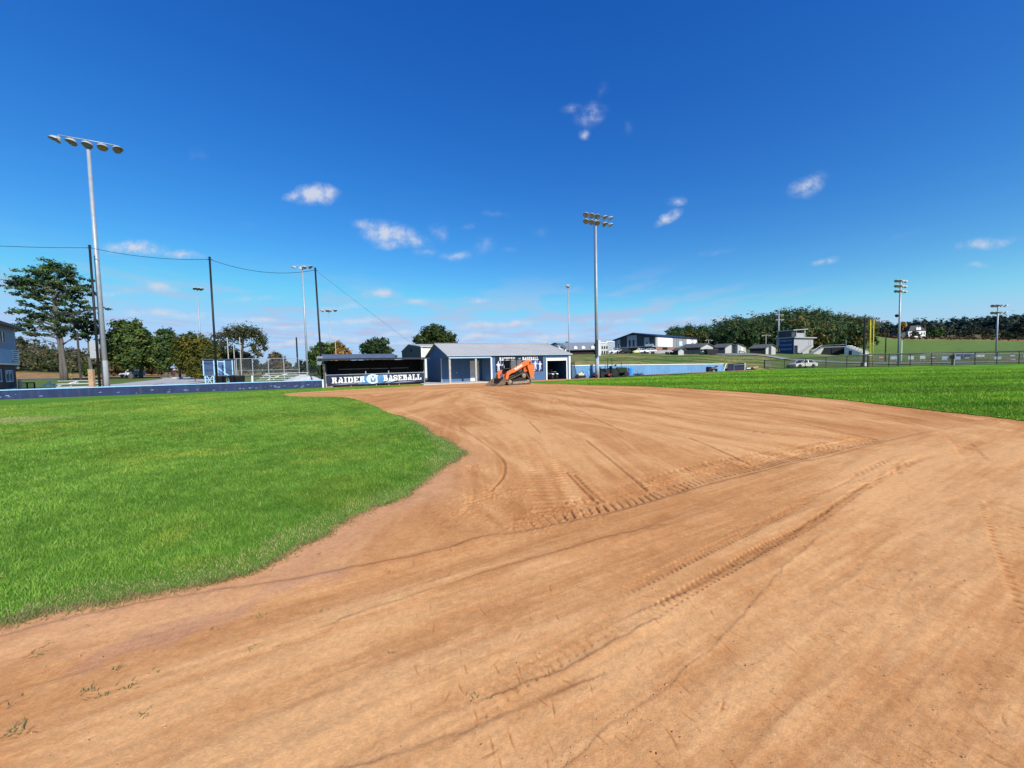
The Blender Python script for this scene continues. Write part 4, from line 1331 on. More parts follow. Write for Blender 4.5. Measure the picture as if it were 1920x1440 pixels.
# ---- netting poles and their cable
npx = [((187, 722), (168, 462), 30.6), ((407, 715), (393, 484), 32.0), ((604, 700), (591, 504), 34.6)]
tops = []
nlab = ['tall black netting pole beside the big grey light pole', 'tall black netting pole in front of the blue shed', 'tall black netting pole at the corner of the dugout']
for (b, t, Y), lb in zip(npx, nlab):
    p0 = P(b[0], b[1], Y); p1 = P(t[0], t[1], Y)
    o = thing('netting_pole', lb, 'pole', (p0.x, p0.y, 0), 0, 'black netting poles behind the wall')
    lx_ = p1.x - p0.x
    m_ = MB(); m_.tube([(0, 0, -.1), (lx_, 0, p1.z)], [.085, .07], 10); m_.build('shaft', M_BLACK, o, smooth=True)
    m_ = MB(); m_.lathe([(.085, 0), (.09, .08), (.04, .12)], (lx_, 0, p1.z), (0, 0, 1), 8); m_.build('cap', M_BLACK, o)
    m_ = MB(); m_.beam((lx_ - .18, 0, p1.z - .12), (lx_ + .18, 0, p1.z - .12), .04); m_.build('cable_eye', M_BLACK, o)
    tops.append(Vector((p1.x, p1.y, p1.z - .1)))


def cable(lb, a, b, sag, r=.018):
    m_ = MB(); n = 24
    m_.tube([a.lerp(b, k / n) - Vector((0, 0, sag * 4 * (k / n) * (1 - k / n))) for k in range(n + 1)], r, 5)
    o = m_.build('cable', M_BLACK); tag(o, lb, 'cable', 'cables between the netting poles')


far_l = P(-420, 425, 24.0)
cable('black cable running from the first netting pole out of view', far_l, tops[0], .35)
cable('black cable sagging across the sky behind the big grey light pole', tops[0], tops[1], .30)
cable('black cable sagging between the shed pole and the dugout pole', tops[1], tops[2], .62)
cable('thin guy cable slanting down from the dugout netting pole to the ground', tops[2], P(806, 668, 47), .1, .009)

# ================================================================== LIGHT POLES
def flood(parent, pos, aim, r=.30, hood=True, n=12):
    p = Vector(pos); a = Vector(aim).normalized()
    m_ = MB()
    m_.lathe([(r * .25, -r * 1.0), (r * .34, -r * .85), (r * .62, -r * .55), (r * .9, -r * .12), (r, .0), (r * .96, .01), (r * .86, -.12 * r)], p, a, n, cap=True)
    if hood:
        # visor over the upper half of the mouth
        u = Vector((0, 0, 1)); sd = a.cross(u).normalized(); up = sd.cross(a)
        k = 9; vs = []
        for i in range(k):
            t = math.pi * i / (k - 1)
            d = sd * math.cos(t) + up * math.sin(t)
            for rr_, h in ((r * 1.0, 0), (r * 1.04, r * .75 * math.sin(t) + .02), (r * 1.0, r * .75 * math.sin(t) + .02), (r * .97, 0)):
                vs.append(p + d * rr_ + a * h)
        fs = []
        for i in range(k - 1):
            for q_ in range(4):
                fs.append((i * 4 + q_, i * 4 + 4 + q_, i * 4 + 4 + (q_ + 1) % 4, i * 4 + (q_ + 1) % 4))
        m_.add(vs, fs)
    o = m_.build('floodlight', M_LAMPTOP, parent, smooth=False)
    l_ = MB(); l_.lathe([(.01, -.02), (r * .85, -.06 * r)], p + a * .0, a, n, cap=False); l_.build('lens', M_LENS, o)
    return o


def pole(label, base, top_py, Y, r0, r1, name='light_pole', group='field light poles', m=None, top_px=None, base_z=None):
    b = P(base[0], base[1], Y)
    bz_ = H(b.x, Y) if base_z is None else base_z
    zt = P(top_px if top_px else base[0], top_py, Y).z
    o = thing(name, label, 'light pole', (b.x, Y, bz_), 0, group)
    m_ = MB(); m_.tube([(0, 0, -.2), (0, 0, zt - bz_)], [r0, r1], 12); m_.build('shaft', m or M_GALV, o, smooth=True)
    return o, zt - bz_, b


# the big one at the left
o, hz, b = pole('tallest grey light pole with five wide lamps behind the navy wall', (199.5, 725), 273, 31.5, .20, .115, top_px=171)
off = Vector((b.x, 31.5, 0))
zc = P(170, 263, 31.5).z
eL = PZ(116, 257.5, zc); eR = PZ(222, 276.5, zc)
mid = (eL + eR) / 2
sh = Vector((b.x - mid.x, 31.5 - mid.y, 0))
eL = eL + sh - off; eR = eR + sh - off
m_ = MB(); m_.tube([eL, eR], .05, 8); m_.build('crossarm', M_GALV, o, smooth=True)
m_ = MB(); m_.tube([(0, 0, hz), (0, 0, zc - .02)], .10, 10); m_.build('neck', M_DKGREY, o)
m_ = MB(); m_.lathe([(.14, 0), (.14, .12)], (0, 0, hz - .1), (0, 0, 1), 10); m_.build('collar', M_GALV, o)
for k, t in enumerate((0, .25, .5, .75, 1.0)):
    p_ = eL.lerp(eR, t)
    ca = P(960, 690, .1)
    aim = [(-.35, -.55, -.72), (.1, -.62, -.78), (.35, -.55, -.80), (.55, -.40, -.75), (.80, -.25, -.62)][k]
    flood(o, p_ + Vector((0, 0, -.24)) + Vector(aim) * .22, aim, .33)
    m_ = MB(); m_.beam(p_, p_ + Vector((0, 0, -.22)), .06); m_.build('bracket', M_GALV, o)
m_ = MB(); zb = zat(200, 673, 31.5); m_.tube([(0, 0, -.1), (0, 0, zb - .25), (0, 0, zb)], [.24, .20, .17], 14); m_.build('concrete_base', mat('smooth_concrete', (.34, .38, .42), .7, var=.12, scale=2), o, smooth=True)
m_ = MB(); zb1 = zat(187, 672, 31.5); zb2 = zat(187, 640, 31.5); m_.box(-.70, -.16, -.42, -.17, zb1, zb2)
cb = m_.build('electric_box', mat('cabinet_grey', (.42, .45, .47), .5, var=.1), o, bevel=.015)
m_ = MB(); m_.box(-.24, -.21, -.435, -.422, zb1 + .6, zb1 + .7); m_.build('latch', M_BLACK, cb)
m_ = MB(); m_.tube([(.0, -.20, zb2 - .2), (.03, -.22, zb2 + .1), (.0, -.19, zb2 + .7)], .025, 6); m_.build('conduit', M_GALV, o)

# the middle one
o, hz, b = pole('grey light pole with ten round lamps in two rows right of the field house', (1120, 708.5), 402, 41.7, .17, .10, top_px=1117)
off = Vector((b.x, 41.7, 0))
for (l, r_px) in (((1101, 400.5), (1141, 407)), ((1100, 412.5), (1140, 419.5))):
    zc = P(1117, (l[1] + r_px[1]) / 2 - .3, 41.7).z
    eL = PZ(l[0], l[1], zc); eR = PZ(r_px[0], r_px[1], zc)
    mid = eL.lerp(eR, .42); sh = Vector((b.x - mid.x, 41.7 - mid.y, 0))
    eL = eL + sh - off; eR = eR + sh - off
    if (eR - eL).length > 4.5:
        dd_ = (eR - eL); cc_ = eL.lerp(eR, .42); eL = cc_ - dd_.normalized() * 1.4; eR = cc_ + dd_.normalized() * 1.9
    m_ = MB(); m_.beam(eL, eR, .07); m_.build('crossarm', M_DKGREY, o)
    for k in range(5):
        p_ = eL.lerp(eR, k / 4)
        aim = [(-.35, -.75, -.55), (-.30, -.78, -.55), (-.2, -.8, -.55), (.55, -.55, -.6), (.80, -.2, -.5)][k]
        flood(o, p_ + Vector(aim) * .30 + Vector((0, 0, -.05)), aim, .30)
zt = hz - .1
m_ = MB(); m_.box(-.09, .02, -.30, -.17, zat(1120, 670, 41.7), zat(1120, 637, 41.7)); m_.build('electric_box', M_DKGREY, o)
m_ = MB(); m_.box(.09, .34, -.25, -.02, zat(1124, 667, 41.7), zat(1124, 638, 41.7)); m_.build('electric_box', mat('cabinet_white', (.62, .65, .68), .5), o)
m_ = MB(); m_.tube([(-.19, -.03, 0), (-.19, -.03, zt * .95)], .035, 6); m_.build('conduit', M_DKGREY, o)
m_ = MB(); m_.tube([(0, 0, -.1), (0, 0, zat(1120, 668, 41.7))], [.24, .20], 12); m_.build('concrete_base', MATS['smooth_concrete'], o, smooth=True)


def small_pole(label, base, top_py, Y, r0, r1, lamps, aims, lr, name='light_pole', m=None, arm=.5, rows=1, base_z=None, rowgap=1.0, armdir=(1, 0), top_px=None, group='field light poles'):
    o, hz, b = pole(label, base, top_py, Y, r0, r1, m=m, base_z=base_z, top_px=top_px, name=name, group=group)
    ad = Vector((armdir[0], armdir[1], 0)).normalized()
    for rrow in range(rows):
        z = hz - rrow * rowgap - .05
        m_ = MB(); m_.beam(ad * -arm + Vector((0, 0, z)), ad * arm + Vector((0, 0, z)), .08); m_.build('crossarm', m or M_GALV, o)
        for k in range(lamps):
            t = -1 + 2 * k / max(1, lamps - 1) if lamps > 1 else 0
            a = aims[k % len(aims)]
            flood(o, ad * arm * t + Vector((0, 0, z - .12)) + Vector(a) * lr * .9, a, lr, n=9)
    return o


small_pole('slim grey light pole with four lamps left of the dugout', (577, 706), 497, 50, .14, .08, 4, [(-.7, -.3, -.6), (-.2, .5, -.7), (.2, -.5, -.7), (.8, -.3, -.55)], .27, arm=.85, top_px=566)
small_pole('distant light pole rising behind the round olive tree', (379, 690), 538, 75, .15, .08, 3, [(.7, -.2, -.6)], .38, arm=.5, top_px=374, armdir=(.6, .8))
small_pole('thin light pole with four lamps behind the orange tree', (622, 692), 579, 88, .17, .10, 4, [(-.4, -.5, -.7), (.4, -.5, -.7)], .42, arm=1.35, top_px=619)
small_pole('slim pole with one small lamp at the right end of the field house', (1068, 712), 533, 41.2, .075, .05, 1, [(-.5, -.5, -.65)], .19, arm=.22)
small_pole('light pole standing before the wooded hill beside the press box', (1459.5, 660), 580, 101, .15, .11, 2, [(-.6, -.5, -.5), (.7, -.4, -.5)], .34, arm=.55, rows=3, rowgap=1.3, top_px=1460)
o = small_pole('tall light pole by the outfield fence with stacked lamps and a horn speaker', (1684, 690), 524, 61.5, .17, .11, 4, [(-.6, -.6, -.5), (-.5, -.7, -.5), (.7, .2, -.5), (.75, .3, -.5)], .27, arm=.95, rows=3, rowgap=.80, top_px=1691, armdir=(1, .25))
m_ = MB(); z_ = zat(1686, 591, 61.5); m_.lathe([(.05, 0), (.12, .2), (.26, .5)], (-.12, 0, z_), (-.9, -.2, -.25), 10); m_.build('horn_speaker', M_BLACK, o)
small_pole('thinner light pole at the far right of the green slope', (1867.5, 668), 571, 95, .20, .13, 4, [(-.6, -.6, -.5), (-.5, -.7, -.5), (.6, -.5, -.6), (.7, -.4, -.5)], .42, arm=1.35, rows=2, rowgap=1.7)
o = small_pole('small twin street lamp between the sheds and the wooded hill', (1436, 655), 628, 92, .08, .06, 2, [(-.8, -.3, -.5), (.4, -.6, -.6)], .26, arm=.7, m=M_GREYWOOD, name='street_lamp', group='yard lamps')
small_pole('little lamp standing up behind the shed roofs', (1328.5, 650), 637, 98, .07, .06, 2, [(-.7, -.3, -.5), (.7, -.4, -.6)], .22, arm=.6, m=M_GREYWOOD, name='street_lamp', group='yard lamps')


def plain_pole(label, name, cat, base, top_py, Y, r, m, top_px=None, group=None, base_z=None):
    b = P(base[0], base[1], Y); bz_ = H(b.x, Y) if base_z is None else base_z
    p1 = P(top_px or base[0], top_py, Y)
    m_ = MB(); m_.tube([(0, 0, -.15), (0, 0, p1.z - bz_ - .15), (0, 0, p1.z - bz_)], [r, r * .85, r * .5], 8)
    o = m_.build(name, m, smooth=False); o.location = (b.x, Y, bz_)
    return tag(o, label, cat, group)


plain_pole('thin dark net pole behind the chain link backstop', 'netting_pole', 'pole', (559, 700), 632, 62, .13, M_BLACK, 556)
plain_pole('thin grey pole rising left of the airy tree', 'fence_pole', 'pole', (430, 700), 633, 60, .08, M_GREYWOOD, group='thin poles by the far backstop')
plain_pole('short grey pole before the trunk of the airy tree', 'fence_pole', 'pole', (441, 700), 645, 60, .07, M_GREYWOOD, group='thin poles by the far backstop')
plain_pole('grey pole directly in front of the airy tree crown', 'fence_pole', 'pole', (453, 700), 632, 60, .075, M_GREYWOOD, group='thin poles by the far backstop')
plain_pole('thin pole in front of the orange autumn tree', 'fence_pole', 'pole', (631, 690), 634, 80, .09, M_GREYWOOD)
plain_pole('black netting pole left of the yellow foul pole', 'netting_pole', 'pole', (1619.5, 676), 597, 63, .16, M_BLACK, 1621)
plain_pole('thin black post in front of the green slope', 'fence_pole', 'pole', (1660, 672), 633, 78, .11, M_BLACK)
plain_pole('white post at the foot of the tall outfield light pole', 'goal_post', 'goal post', (1690, 671), 638, 82, .09, M_WHITE)
plain_pole('dark utility pole right of the pine trunk', 'utility_pole', 'pole', (152, 716), 620, 70, .16, M_DKBARK)
plain_pole('yellow guy wire marker leaning by the road', 'guy_marker', 'marker', (134, 709), 691, 96, .16, mat('dull_yellow', (.6, .40, .06), .6))
# wooden post by the wall
o = thing('wooden_post', 'thick brown wooden post standing behind the navy wall', 'post', (P(173, 722, 31).x, 31, 0), .2)
m_ = MB(); m_.box(-.16, .16, -.12, .12, -.1, zat(170, 693, 31)); m_.build('timber', M_WOOD, o, bevel=.02)
m_ = MB(); m_.box(-.17, .17, -.13, .13, zat(170, 693, 31) + .002, zat(170, 693, 31) + .03); m_.build('cap', mat('pale_end_grain', (.5, .38, .25), .8), o)

# foul pole: twin yellow tubes with screen
b0 = at(1630, 60.4); o = thing('foul_pole', 'yellow foul pole of two tubes joined by mesh wings', 'foul pole', (b0.x, 60.4, H(b0.x, 60.4)), 0)
zt = zat(1632, 599, 60.4) - b0.z
xa = P(1637.5, 640, 60.4).x - b0.x
for x in (0, xa):
    m_ = MB(); m_.tube([(x, 0, 0), (x, 0, zt)], .05, 8); m_.build('tube', M_YELLOW, o, smooth=True)
m_ = MB()
for k in range(7):
    z = 1.0 + (zt - 1.2) * k / 6
    m_.beam((0, 0, z), (xa, 0, z), .035)
m_.build('rung', mat('dark_yellow', (.16, .14, .03), .6), o)
m_ = MB(); m_.box(.02, xa * .55, -.005, .005, 1.0, zt * .98); m_.build('screen', link_mat('yellow_screen', (.40, .34, .03), 12, .09), o)

# ================================================================== THE LOADER
print('loader ...')
lc_ = at(963.5, 31.2)
ld = thing('track_loader', 'orange compact track loader with bucket down in front of the banner', 'loader', (lc_.x, lc_.y, .0), math.atan2(-.52, -.85))


def belt_outline(off=0.0, n=10):
    pts = []

    def arc_(cx, cz, r, a0, a1):
        for k in range(n):
            a = R(a0 + (a1 - a0) * k / (n - 1)); pts.append((cx + (r - off) * math.cos(a), cz + (r - off) * math.sin(a)))
    arc_(.84, .26, .26, -90, 62); arc_(-.50, .74, .27, 62, 158); arc_(-.88, .24, .24, 158, 270)
    return pts


for sgn in (1, -1):
    y0, y1 = (.47, .86) if sgn > 0 else (-.86, -.47)
    m_ = MB(); A = belt_outline(0); B = belt_outline(.075)
    n = len(A)
    vs = [(a, y0, b) for a, b in A] + [(a, y1, b) for a, b in A] + [(a, y0, b) for a, b in B] + [(a, y1, b) for a, b in B]
    fs = []
    for i in range(n):
        j = (i + 1) % n
        fs += [(i, j, n + j, n + i), (2 * n + i, 3 * n + i, 3 * n + j, 2 * n + j), (i, 2 * n + i, 2 * n + j, j), (n + i, n + j, 3 * n + j, 3 * n + i)]
    m_.add(vs, fs)
    # tread bars
    L = 0; nxt = 0
    for i in range(n):
        a = Vector((A[i][0], 0, A[i][1])); b = Vector((A[(i + 1) % n][0], 0, A[(i + 1) % n][1])); l = (b - a).length; d = (b - a).normalized()
        while nxt < L + l:
            p_ = a + d * (nxt - L); nn_ = Vector((d.z, 0, -d.x))
            m_.beam(p_ + nn_ * .012 + Vector((0, y0 + .02, 0)), p_ + nn_ * .012 + Vector((0, y1 - .02, 0)), .045, .03, up=nn_)
            nxt += .105
        L += l
    tk = m_.build('track', M_RUBBER, ld)
    ym = (y0 + y1) / 2; yo = y1 if sgn > 0 else y0
    m_ = MB()
    m_.prism([(.70, .14), (.80, .36), (-.45, .62), (-.84, .34), (-.80, .12)], 'y', ym - .12, ym + .12)
    m_.build('track_frame', mat('dark_undercarriage', (.03, .025, .02), .9), tk)
    m_ = MB(); m_.prism([(.62, .10), (.62, .27), (-.70, .32), (-.78, .12)], 'y', yo - sgn * .10, yo - sgn * .02); m_.build('roller_guard', M_DUST, tk)
    for (cx, cz, rr_) in ((.84, .26, .17), (-.50, .74, .185), (-.88, .24, .15), (.45, .12, .085), (.12, .12, .085), (-.22, .12, .085), (-.55, .12, .085)):
        m_ = MB(); m_.lathe([(rr_ * .35, -.16), (rr_, -.15), (rr_, .13), (rr_ * .55, .15), (rr_ * .3, .17)], (cx, ym, cz), (0, sgn, 0), 16)
        m_.build('roller', M_DUST if rr_ > .1 else M_RUBBER, tk)
m_ = MB(); m_.prism([(.95, .30), (.95, .62), (.2, .95), (-1.25, 1.02), (-1.38, .45), (-.9, .30)], 'y', -.45, .45); m_.build('chassis', M_DKGREY, ld, bevel=.02)
m_ = MB(); m_.prism([(-.62, 1.03), (-.62, 1.62), (-1.36, 1.50), (-1.48, 1.1), (-1.45, .62), (-1.25, 1.03)], 'y', -.58, .58); hd = m_.build('engine_hood', M_ORANGE, ld, bevel=.03)
m_ = MB()
for k in range(5):
    m_.box(-1.2 + .11 * k, -1.15 + .11 * k, -.590, -.582, 1.15, 1.45); m_.box(-1.2 + .11 * k, -1.15 + .11 * k, .582, .590, 1.15, 1.45)
m_.build('vent', M_BLACK, hd)
for sgn in (1, -1):
    ya, yb = (.60, .84) if sgn > 0 else (-.84, -.60)
    m_ = MB(); m_.prism([(-1.40, .58), (-1.52, .95), (-1.50, 1.55), (-1.15, 1.86), (-.92, 1.80), (-.86, 1.45), (-1.02, .95), (-1.10, .62)], 'y', ya + sgn * .02 - .01, yb - sgn * .06 + .0)
    m_.build('rear_tower', M_ORANGE, ld, bevel=.02)
    m_ = MB(); m_.prism([(-1.46, .42), (-1.52, .62), (-1.08, .62), (-1.05, .42)], 'y', ya, yb); m_.build('rear_bumper', M_DUST, ld, bevel=.02)
    m_ = MB(); m_.prism([(-1.28, 1.62), (-1.20, 1.92), (-.95, 1.97), (-.62, 1.90), (.62, 1.25), (1.02, 1.10), (1.16, .92), (1.30, .34), (1.10, .28), (.94, .78), (.74, .93), (.40, 1.02), (-.66, 1.52), (-1.0, 1.60)], 'y', ya, yb)
    la_ = m_.build('lift_arm', M_ORANGE, ld, bevel=.025)
    m_ = MB(); m_.lathe([(.09, 0), (.09, .05), (.05, .08)], (-1.05, yb if sgn > 0 else ya, 1.76), (0, sgn, 0), 12); m_.build('pivot_pin', M_DKGREY, la_)
    m_ = MB(); m_.lathe([(.07, 0), (.07, .05)], (1.16, yb if sgn > 0 else ya, .45), (0, sgn, 0), 12); m_.build('pivot_pin', M_DKGREY, la_)
    m_ = MB(); m_.tube([(-.95, sgn * .56, .85), (-.1, sgn * .56, 1.05)], .05, 10); m_.tube([(-.1, sgn * .56, 1.05), (.55, sgn * .56, 1.10)], .028, 8); m_.build('lift_cylinder', M_DKGREY, ld)
    m_ = MB(); m_.tube([(.85, sgn * .42, .95), (1.12, sgn * .42, .60)], .045, 10); m_.tube([(1.12, sgn * .42, .60), (1.30, sgn * .42, .42)], .025, 8); m_.build('tilt_cylinder', M_DKGREY, ld)
    m_ = MB(); m_.prism([(1.02, .30), (1.26, .30), (1.26, .86), (1.06, .90)], 'y', sgn * .44 - .07, sgn * .44 + .07); m_.build('quick_hitch', M_ORANGE, ld, bevel=.02)
cu = bpy.data.curves.new('maker_lettering', 'FONT'); cu.body = 'Kubota'; cu.size = .26; cu.offset = .008
to_ = bpy.data.objects.new('tmp_text', cu); COL.objects.link(to_); bpy.context.view_layer.update()
me = bpy.data.meshes.new_from_object(to_.evaluated_get(bpy.context.evaluated_depsgraph_get())); bpy.data.objects.remove(to_)
me.materials.clear(); me.materials.append(M_WHITE)
for (sgn) in (1,):
    to_ = bpy.data.objects.new('lettering', me); COL.objects.link(to_); to_.parent = ld
    d_ = Vector((-.62 - .62, 0, 1.90 - 1.25)).normalized()
    rotm = Matrix(((d_.x, -d_.z * -1 * 0 - d_.z * 0 + 0, 0), (0, 0, 1), (d_.z, 0, 0)))
    ex = d_; ez = Vector((0, 1, 0)); ey = ez.cross(ex)
    to_.matrix_local = Matrix(((ex.x, ey.x, ez.x, .36), (ex.y, ey.y, ez.y, .8445), (ex.z, ey.z, ez.z, 1.17), (0, 0, 0, 1)))
# cab
cabm = mat('cab_dark_frame', (.018, .018, .02), .5)
m_ = MB()
CX0, CX1, CY, CZ0, CZ1 = -.55, .72, .52, .95, 2.02
for (x, xt) in ((CX0, CX0 + .04), (CX1, CX1 - .16), (.02, .0)):
    for y in (-CY, CY):
        m_.beam((x, y, CZ0), (xt, y * .96, CZ1), .075)
m_.box(CX0 - .02, CX1 - .08, -CY, CY, CZ1, CZ1 + .07)
m_.box(CX0, CX1 + .02, -CY, CY, CZ0 - .10, CZ0 + .12)
m_.box(CX0 - .03, CX0 + .02, -CY + .04, CY - .04, CZ0 + .12, CZ0 + .45)
cb = m_.build('cab', cabm, ld, bevel=.015)
for y in (-CY * .98, CY * .98):
    for xa_, xb_ in ((-.48, -.02), (.05, .56)):
        m_ = MB(); m_.box(xa_, xb_, y - .008, y + .008, CZ0 + .16, CZ1 - .04); m_.build('window', mat('cab_glass', (.10, .11, .12), .12, spec=.7), cb)
m_ = MB(); m_.box(-.35, .15, -.28, .28, 1.07, 1.18); m_.box(-.42, -.30, -.26, .26, 1.18, 1.75); m_.build('seat', mat('seat_vinyl', (.035, .035, .04), .6), cb, bevel=.03)
for y in (-.38, .38):
    m_ = MB(); m_.box(.52, .58, y - .09, y + .09, 1.93, 2.01); m_.build('headlight', mat('lamp_glass', (.6, .6, .55), .2), cb)
# bucket
m_ = MB()
BY = .88
prof = [(1.30, .56), (1.24, .40), (1.30, .12), (1.45, .03), (2.16, .0)]
prof2 = [(1.345, .54), (1.295, .40), (1.345, .15), (1.47, .07), (2.14, .03)]
m_.prism(prof + prof2[::-1], 'y', -BY, BY)
for sgn in (1, -1):
    m_.prism([(1.31, .60), (1.26, .40), (1.31, .13), (1.46, .035), (2.10, .012), (2.10, .06), (1.42, .60)], 'y', sgn * BY - (.035 if sgn > 0 else 0), sgn * BY + (0 if sgn > 0 else .035))
bu = m_.build('bucket', mat('worn_bucket_steel', (.16, .115, .075), .65, metal=.2, var=.4, scale=4), ld)
m_ = MB(); m_.box(2.12, 2.28, -BY - .03, BY + .03, -.012, .012); m_.build('cutting_edge', M_DUST, bu)

# ================================================================== EQUIPMENT BY THE WALLS
def wheel(parent, c, r, w, m=None, axis=(0, 1, 0), hub=None, name='wheel'):
    m_ = MB(); m_.lathe([(r * .55, -w / 2), (r * .93, -w / 2), (r, -w * .3), (r, w * .3), (r * .93, w / 2), (r * .55, w / 2)], c, axis, 18)
    o_ = m_.build(name, m or M_TYRE, parent, smooth=False)
    h_ = MB(); h_.lathe([(r * .54, -w * .38), (r * .54, w * .40), (r * .2, w * .46)], c, axis, 12); h_.build('rim', hub or M_GALV, o_)
    return o_


# pale blue yard wall
YA = at(1071, 41.0); YB = at(1356, 54.6)
yv = YB - YA; YL = math.hypot(yv.x, yv.y); YANG = math.atan2(yv.y, yv.x)
yw = thing('yard_wall', 'long pale blue ribbed wall with white cap beyond the field house', 'wall', (YA.x, YA.y, 0), YANG)
hA = zat(1090, 684.5, 42.0); hB = zat(1352, 682.2, 54.4)
w = MB(); ribwall(w, (0, 0), (YL, 0), -.1, [(0, hA - .06), (YL, hB - .06)], (0, -1), pitch=.3); w.build('wall_panel', M_BLUEW, yw)
w = MB(); w.add([(0, -.05, hA - .055), (YL, -.05, hB - .055), (YL, .05, hB - .055), (0, .05, hA - .055), (0, -.05, hA + .03), (YL, -.05, hB + .03), (YL, .05, hB + .03), (0, .05, hA + .03)],
                [(3, 2, 1, 0), (4, 5, 6, 7), (0, 1, 5, 4), (1, 2, 6, 5), (2, 3, 7, 6), (3, 0, 4, 7)]); w.build('cap', M_WHITE, yw)
w = MB(); w.add([(YL + .01, -.06, 0), (YL + .12, -.06, 0), (YL + .75, -.06, hB + .05), (YL + .6, -.06, hB + .05), (YL + .01, .06, 0), (YL + .12, .06, 0), (YL + .75, .06, hB + .05), (YL + .6, .06, hB + .05)],
                [(0, 1, 2, 3), (7, 6, 5, 4), (0, 4, 5, 1), (1, 5, 6, 2), (2, 6, 7, 3), (3, 7, 4, 0)]); w.build('end_trim', M_WHITE, yw)
# dark bullpen screen
b0 = at(1365, 55.2); b1 = at(1396, 57.5)
v = b1 - b0; L_ = math.hypot(v.x, v.y)
o = thing('bullpen_screen', 'dark navy screen panel with a white end post past the pale blue wall', 'screen', (b0.x, b0.y, 0), math.atan2(v.y, v.x))
hh = zat(1380, 681.5, 56.3)
w = MB(); w.box(.25, L_ - .12, -.04, .04, 0, hh); w.prism([(-.35, 0), (.25, 0), (.25, hh), (.15, hh)], 'y', -.04, .04); w.build('panel', mat('navy_mesh', (.016, .022, .045), .7), o)
w = MB(); w.box(L_ - .11, L_ + .06, -.08, .08, 0, hh + .03); w.build('end_post', M_WHITE, o)
for x in (1.0, ):
    w = MB(); w.tube([(x, -.3, 0), (x, -.3, hh * .8)], .03, 6); w.tube([(x, -.3, hh * .8), (L_, -.3, hh * .82)], .03, 6); w.tube([(L_, -.3, hh * .82), (L_, -.3, 0)], .03, 6); w.build('pipe_frame', mat('dull_pipe', (.25, .27, .3), .5), o)
# bullpen bench
b0 = at(1326, 52.6)
o = thing('bullpen_bench', 'black ended slatted bench at the far end of the pale blue wall', 'bench', (b0.x, b0.y, 0), YANG)
w = MB(); w.box(-.1, .55, -.3, .45, 0, .72); w.build('end_box', M_BLACK, o, bevel=.03)
for z in (.40, .60):
    w = MB(); w.box(.56, 2.1, -.2, .1, z, z + .06); w.build('seat_plank', mat('grey_bench', (.22, .19, .17), .7), o)
for x in (.9, 1.95):
    w = MB(); w.box(x, x + .07, -.2, .2, 0, .40); w.build('leg', M_BLACK, o)
w = MB(); w.box(1.9, 2.2, -.15, .15, .661, .8); w.build('backrest', M_BLACK, o)

# L screen leaning at the corner of the building
b0 = at(1071.5, 39.9); o = thing('practice_screen', 'black framed netting screen at the right corner of the field house', 'screen', (b0.x, b0.y, 0), R(35))
w = MB(); w.tube([(0, 0, .05), (0, 0, 1.72), (.42, 0, 1.76), (.48, 0, 1.2), (.66, 0, .75), (.66, 0, .02), (0, 0, .05)], .035, 8); w.build('frame', M_BLACK, o)
w = MB(); w.prism([(.02, .08), (.64, .06), (.64, .74), (.46, 1.18), (.40, 1.73), (.02, 1.69)], 'y', -.004, .004); w.build('net', link_mat('black_net', (.02, .02, .025), 20, .2), o)
for x in (0, .66):
    w = MB(); w.beam((x, -.35, .03), (x, .35, .03), .05); w.build('foot', M_BLACK, o)

# line marker cart
b0 = at(1088.5, 41.0); o = thing('line_marker', 'small cream four wheeled line marker beside the pale blue wall', 'line marker', (b0.x, b0.y, 0), R(20))
cream = mat('cream_paint', (.62, .55, .40), .6)
w = MB(); w.prism([(-.30, .30), (.30, .30), (.36, .46), (.12, .56), (.0, .72), (-.14, .56), (-.36, .46)], 'y', -.2, .2); w.build('hopper', cream, o, bevel=.02)
for x in (-.38, -.12, .12, .38):
    wheel(o, (x, -.2, .16), .155, .09, hub=cream)
w = MB(); w.tube([(-.05, 0, .62), (.25, 0, .80), (.42, 0, .45)], .025, 6); w.build('handle', M_BLACK, o)
# push cart
b0 = at(1113, 41.6); o = thing('push_cart', 'black two handled push cart leaning left of the middle light pole', 'cart', (b0.x, b0.y, 0), R(18))
for y in (-.22, .22):
    w = MB(); w.tube([(.18, y, .22), (-.40, y, .92), (-.55, y, .98)], .024, 6); w.build('handle', M_BLACK, o)
w = MB(); w.prism([(-.1, .25), (.35, .18), (.5, .40), (.1, .55)], 'y', -.2, .2); w.build('tray', mat('maroon_paint', (.13, .03, .05), .5), o)
for y in (-.26, .26):
    wheel(o, (.2, y, .17), .17, .07)
# riding mower
b0 = at(1132, 42.4); o = thing('riding_mower', 'black riding mower with a small red deck between pole and tractor', 'mower', (b0.x, b0.y, 0), R(15))
w = MB(); w.prism([(-.55, .30), (.50, .28), (.62, .42), (.55, .55), (.0, .60), (-.2, .62), (-.55, .70)], 'y', -.35, .35); w.build('body', M_BLACK, o, bevel=.03)
w = MB(); w.prism([(.25, .16), (.78, .16), (.72, .36), (.36, .38)], 'y', -.5, .5); w.build('mower_deck', M_RED, o, bevel=.03)
w = MB(); w.box(-.45, -.05, -.22, .22, .70, .78); w.prism([(-.5, .78), (-.38, .78), (-.46, 1.12), (-.56, 1.12)], 'y', -.22, .22); w.build('seat', M_DARK, o, bevel=.03)
w = MB(); w.tube([(.22, 0, .55), (.1, 0, .92)], .02, 6); w.lathe([(.15, 0), (.17, .02), (.15, .04)], (.09, 0, .92), (-.3, 0, 1), 12); w.build('steering_wheel', M_BLACK, o)
for (x, r_) in ((-.42, .26), (.60, .17)):
    for y in (-.42, .42):
        wheel(o, (x, y, r_), r_, .18, hub=M_DKGREY)
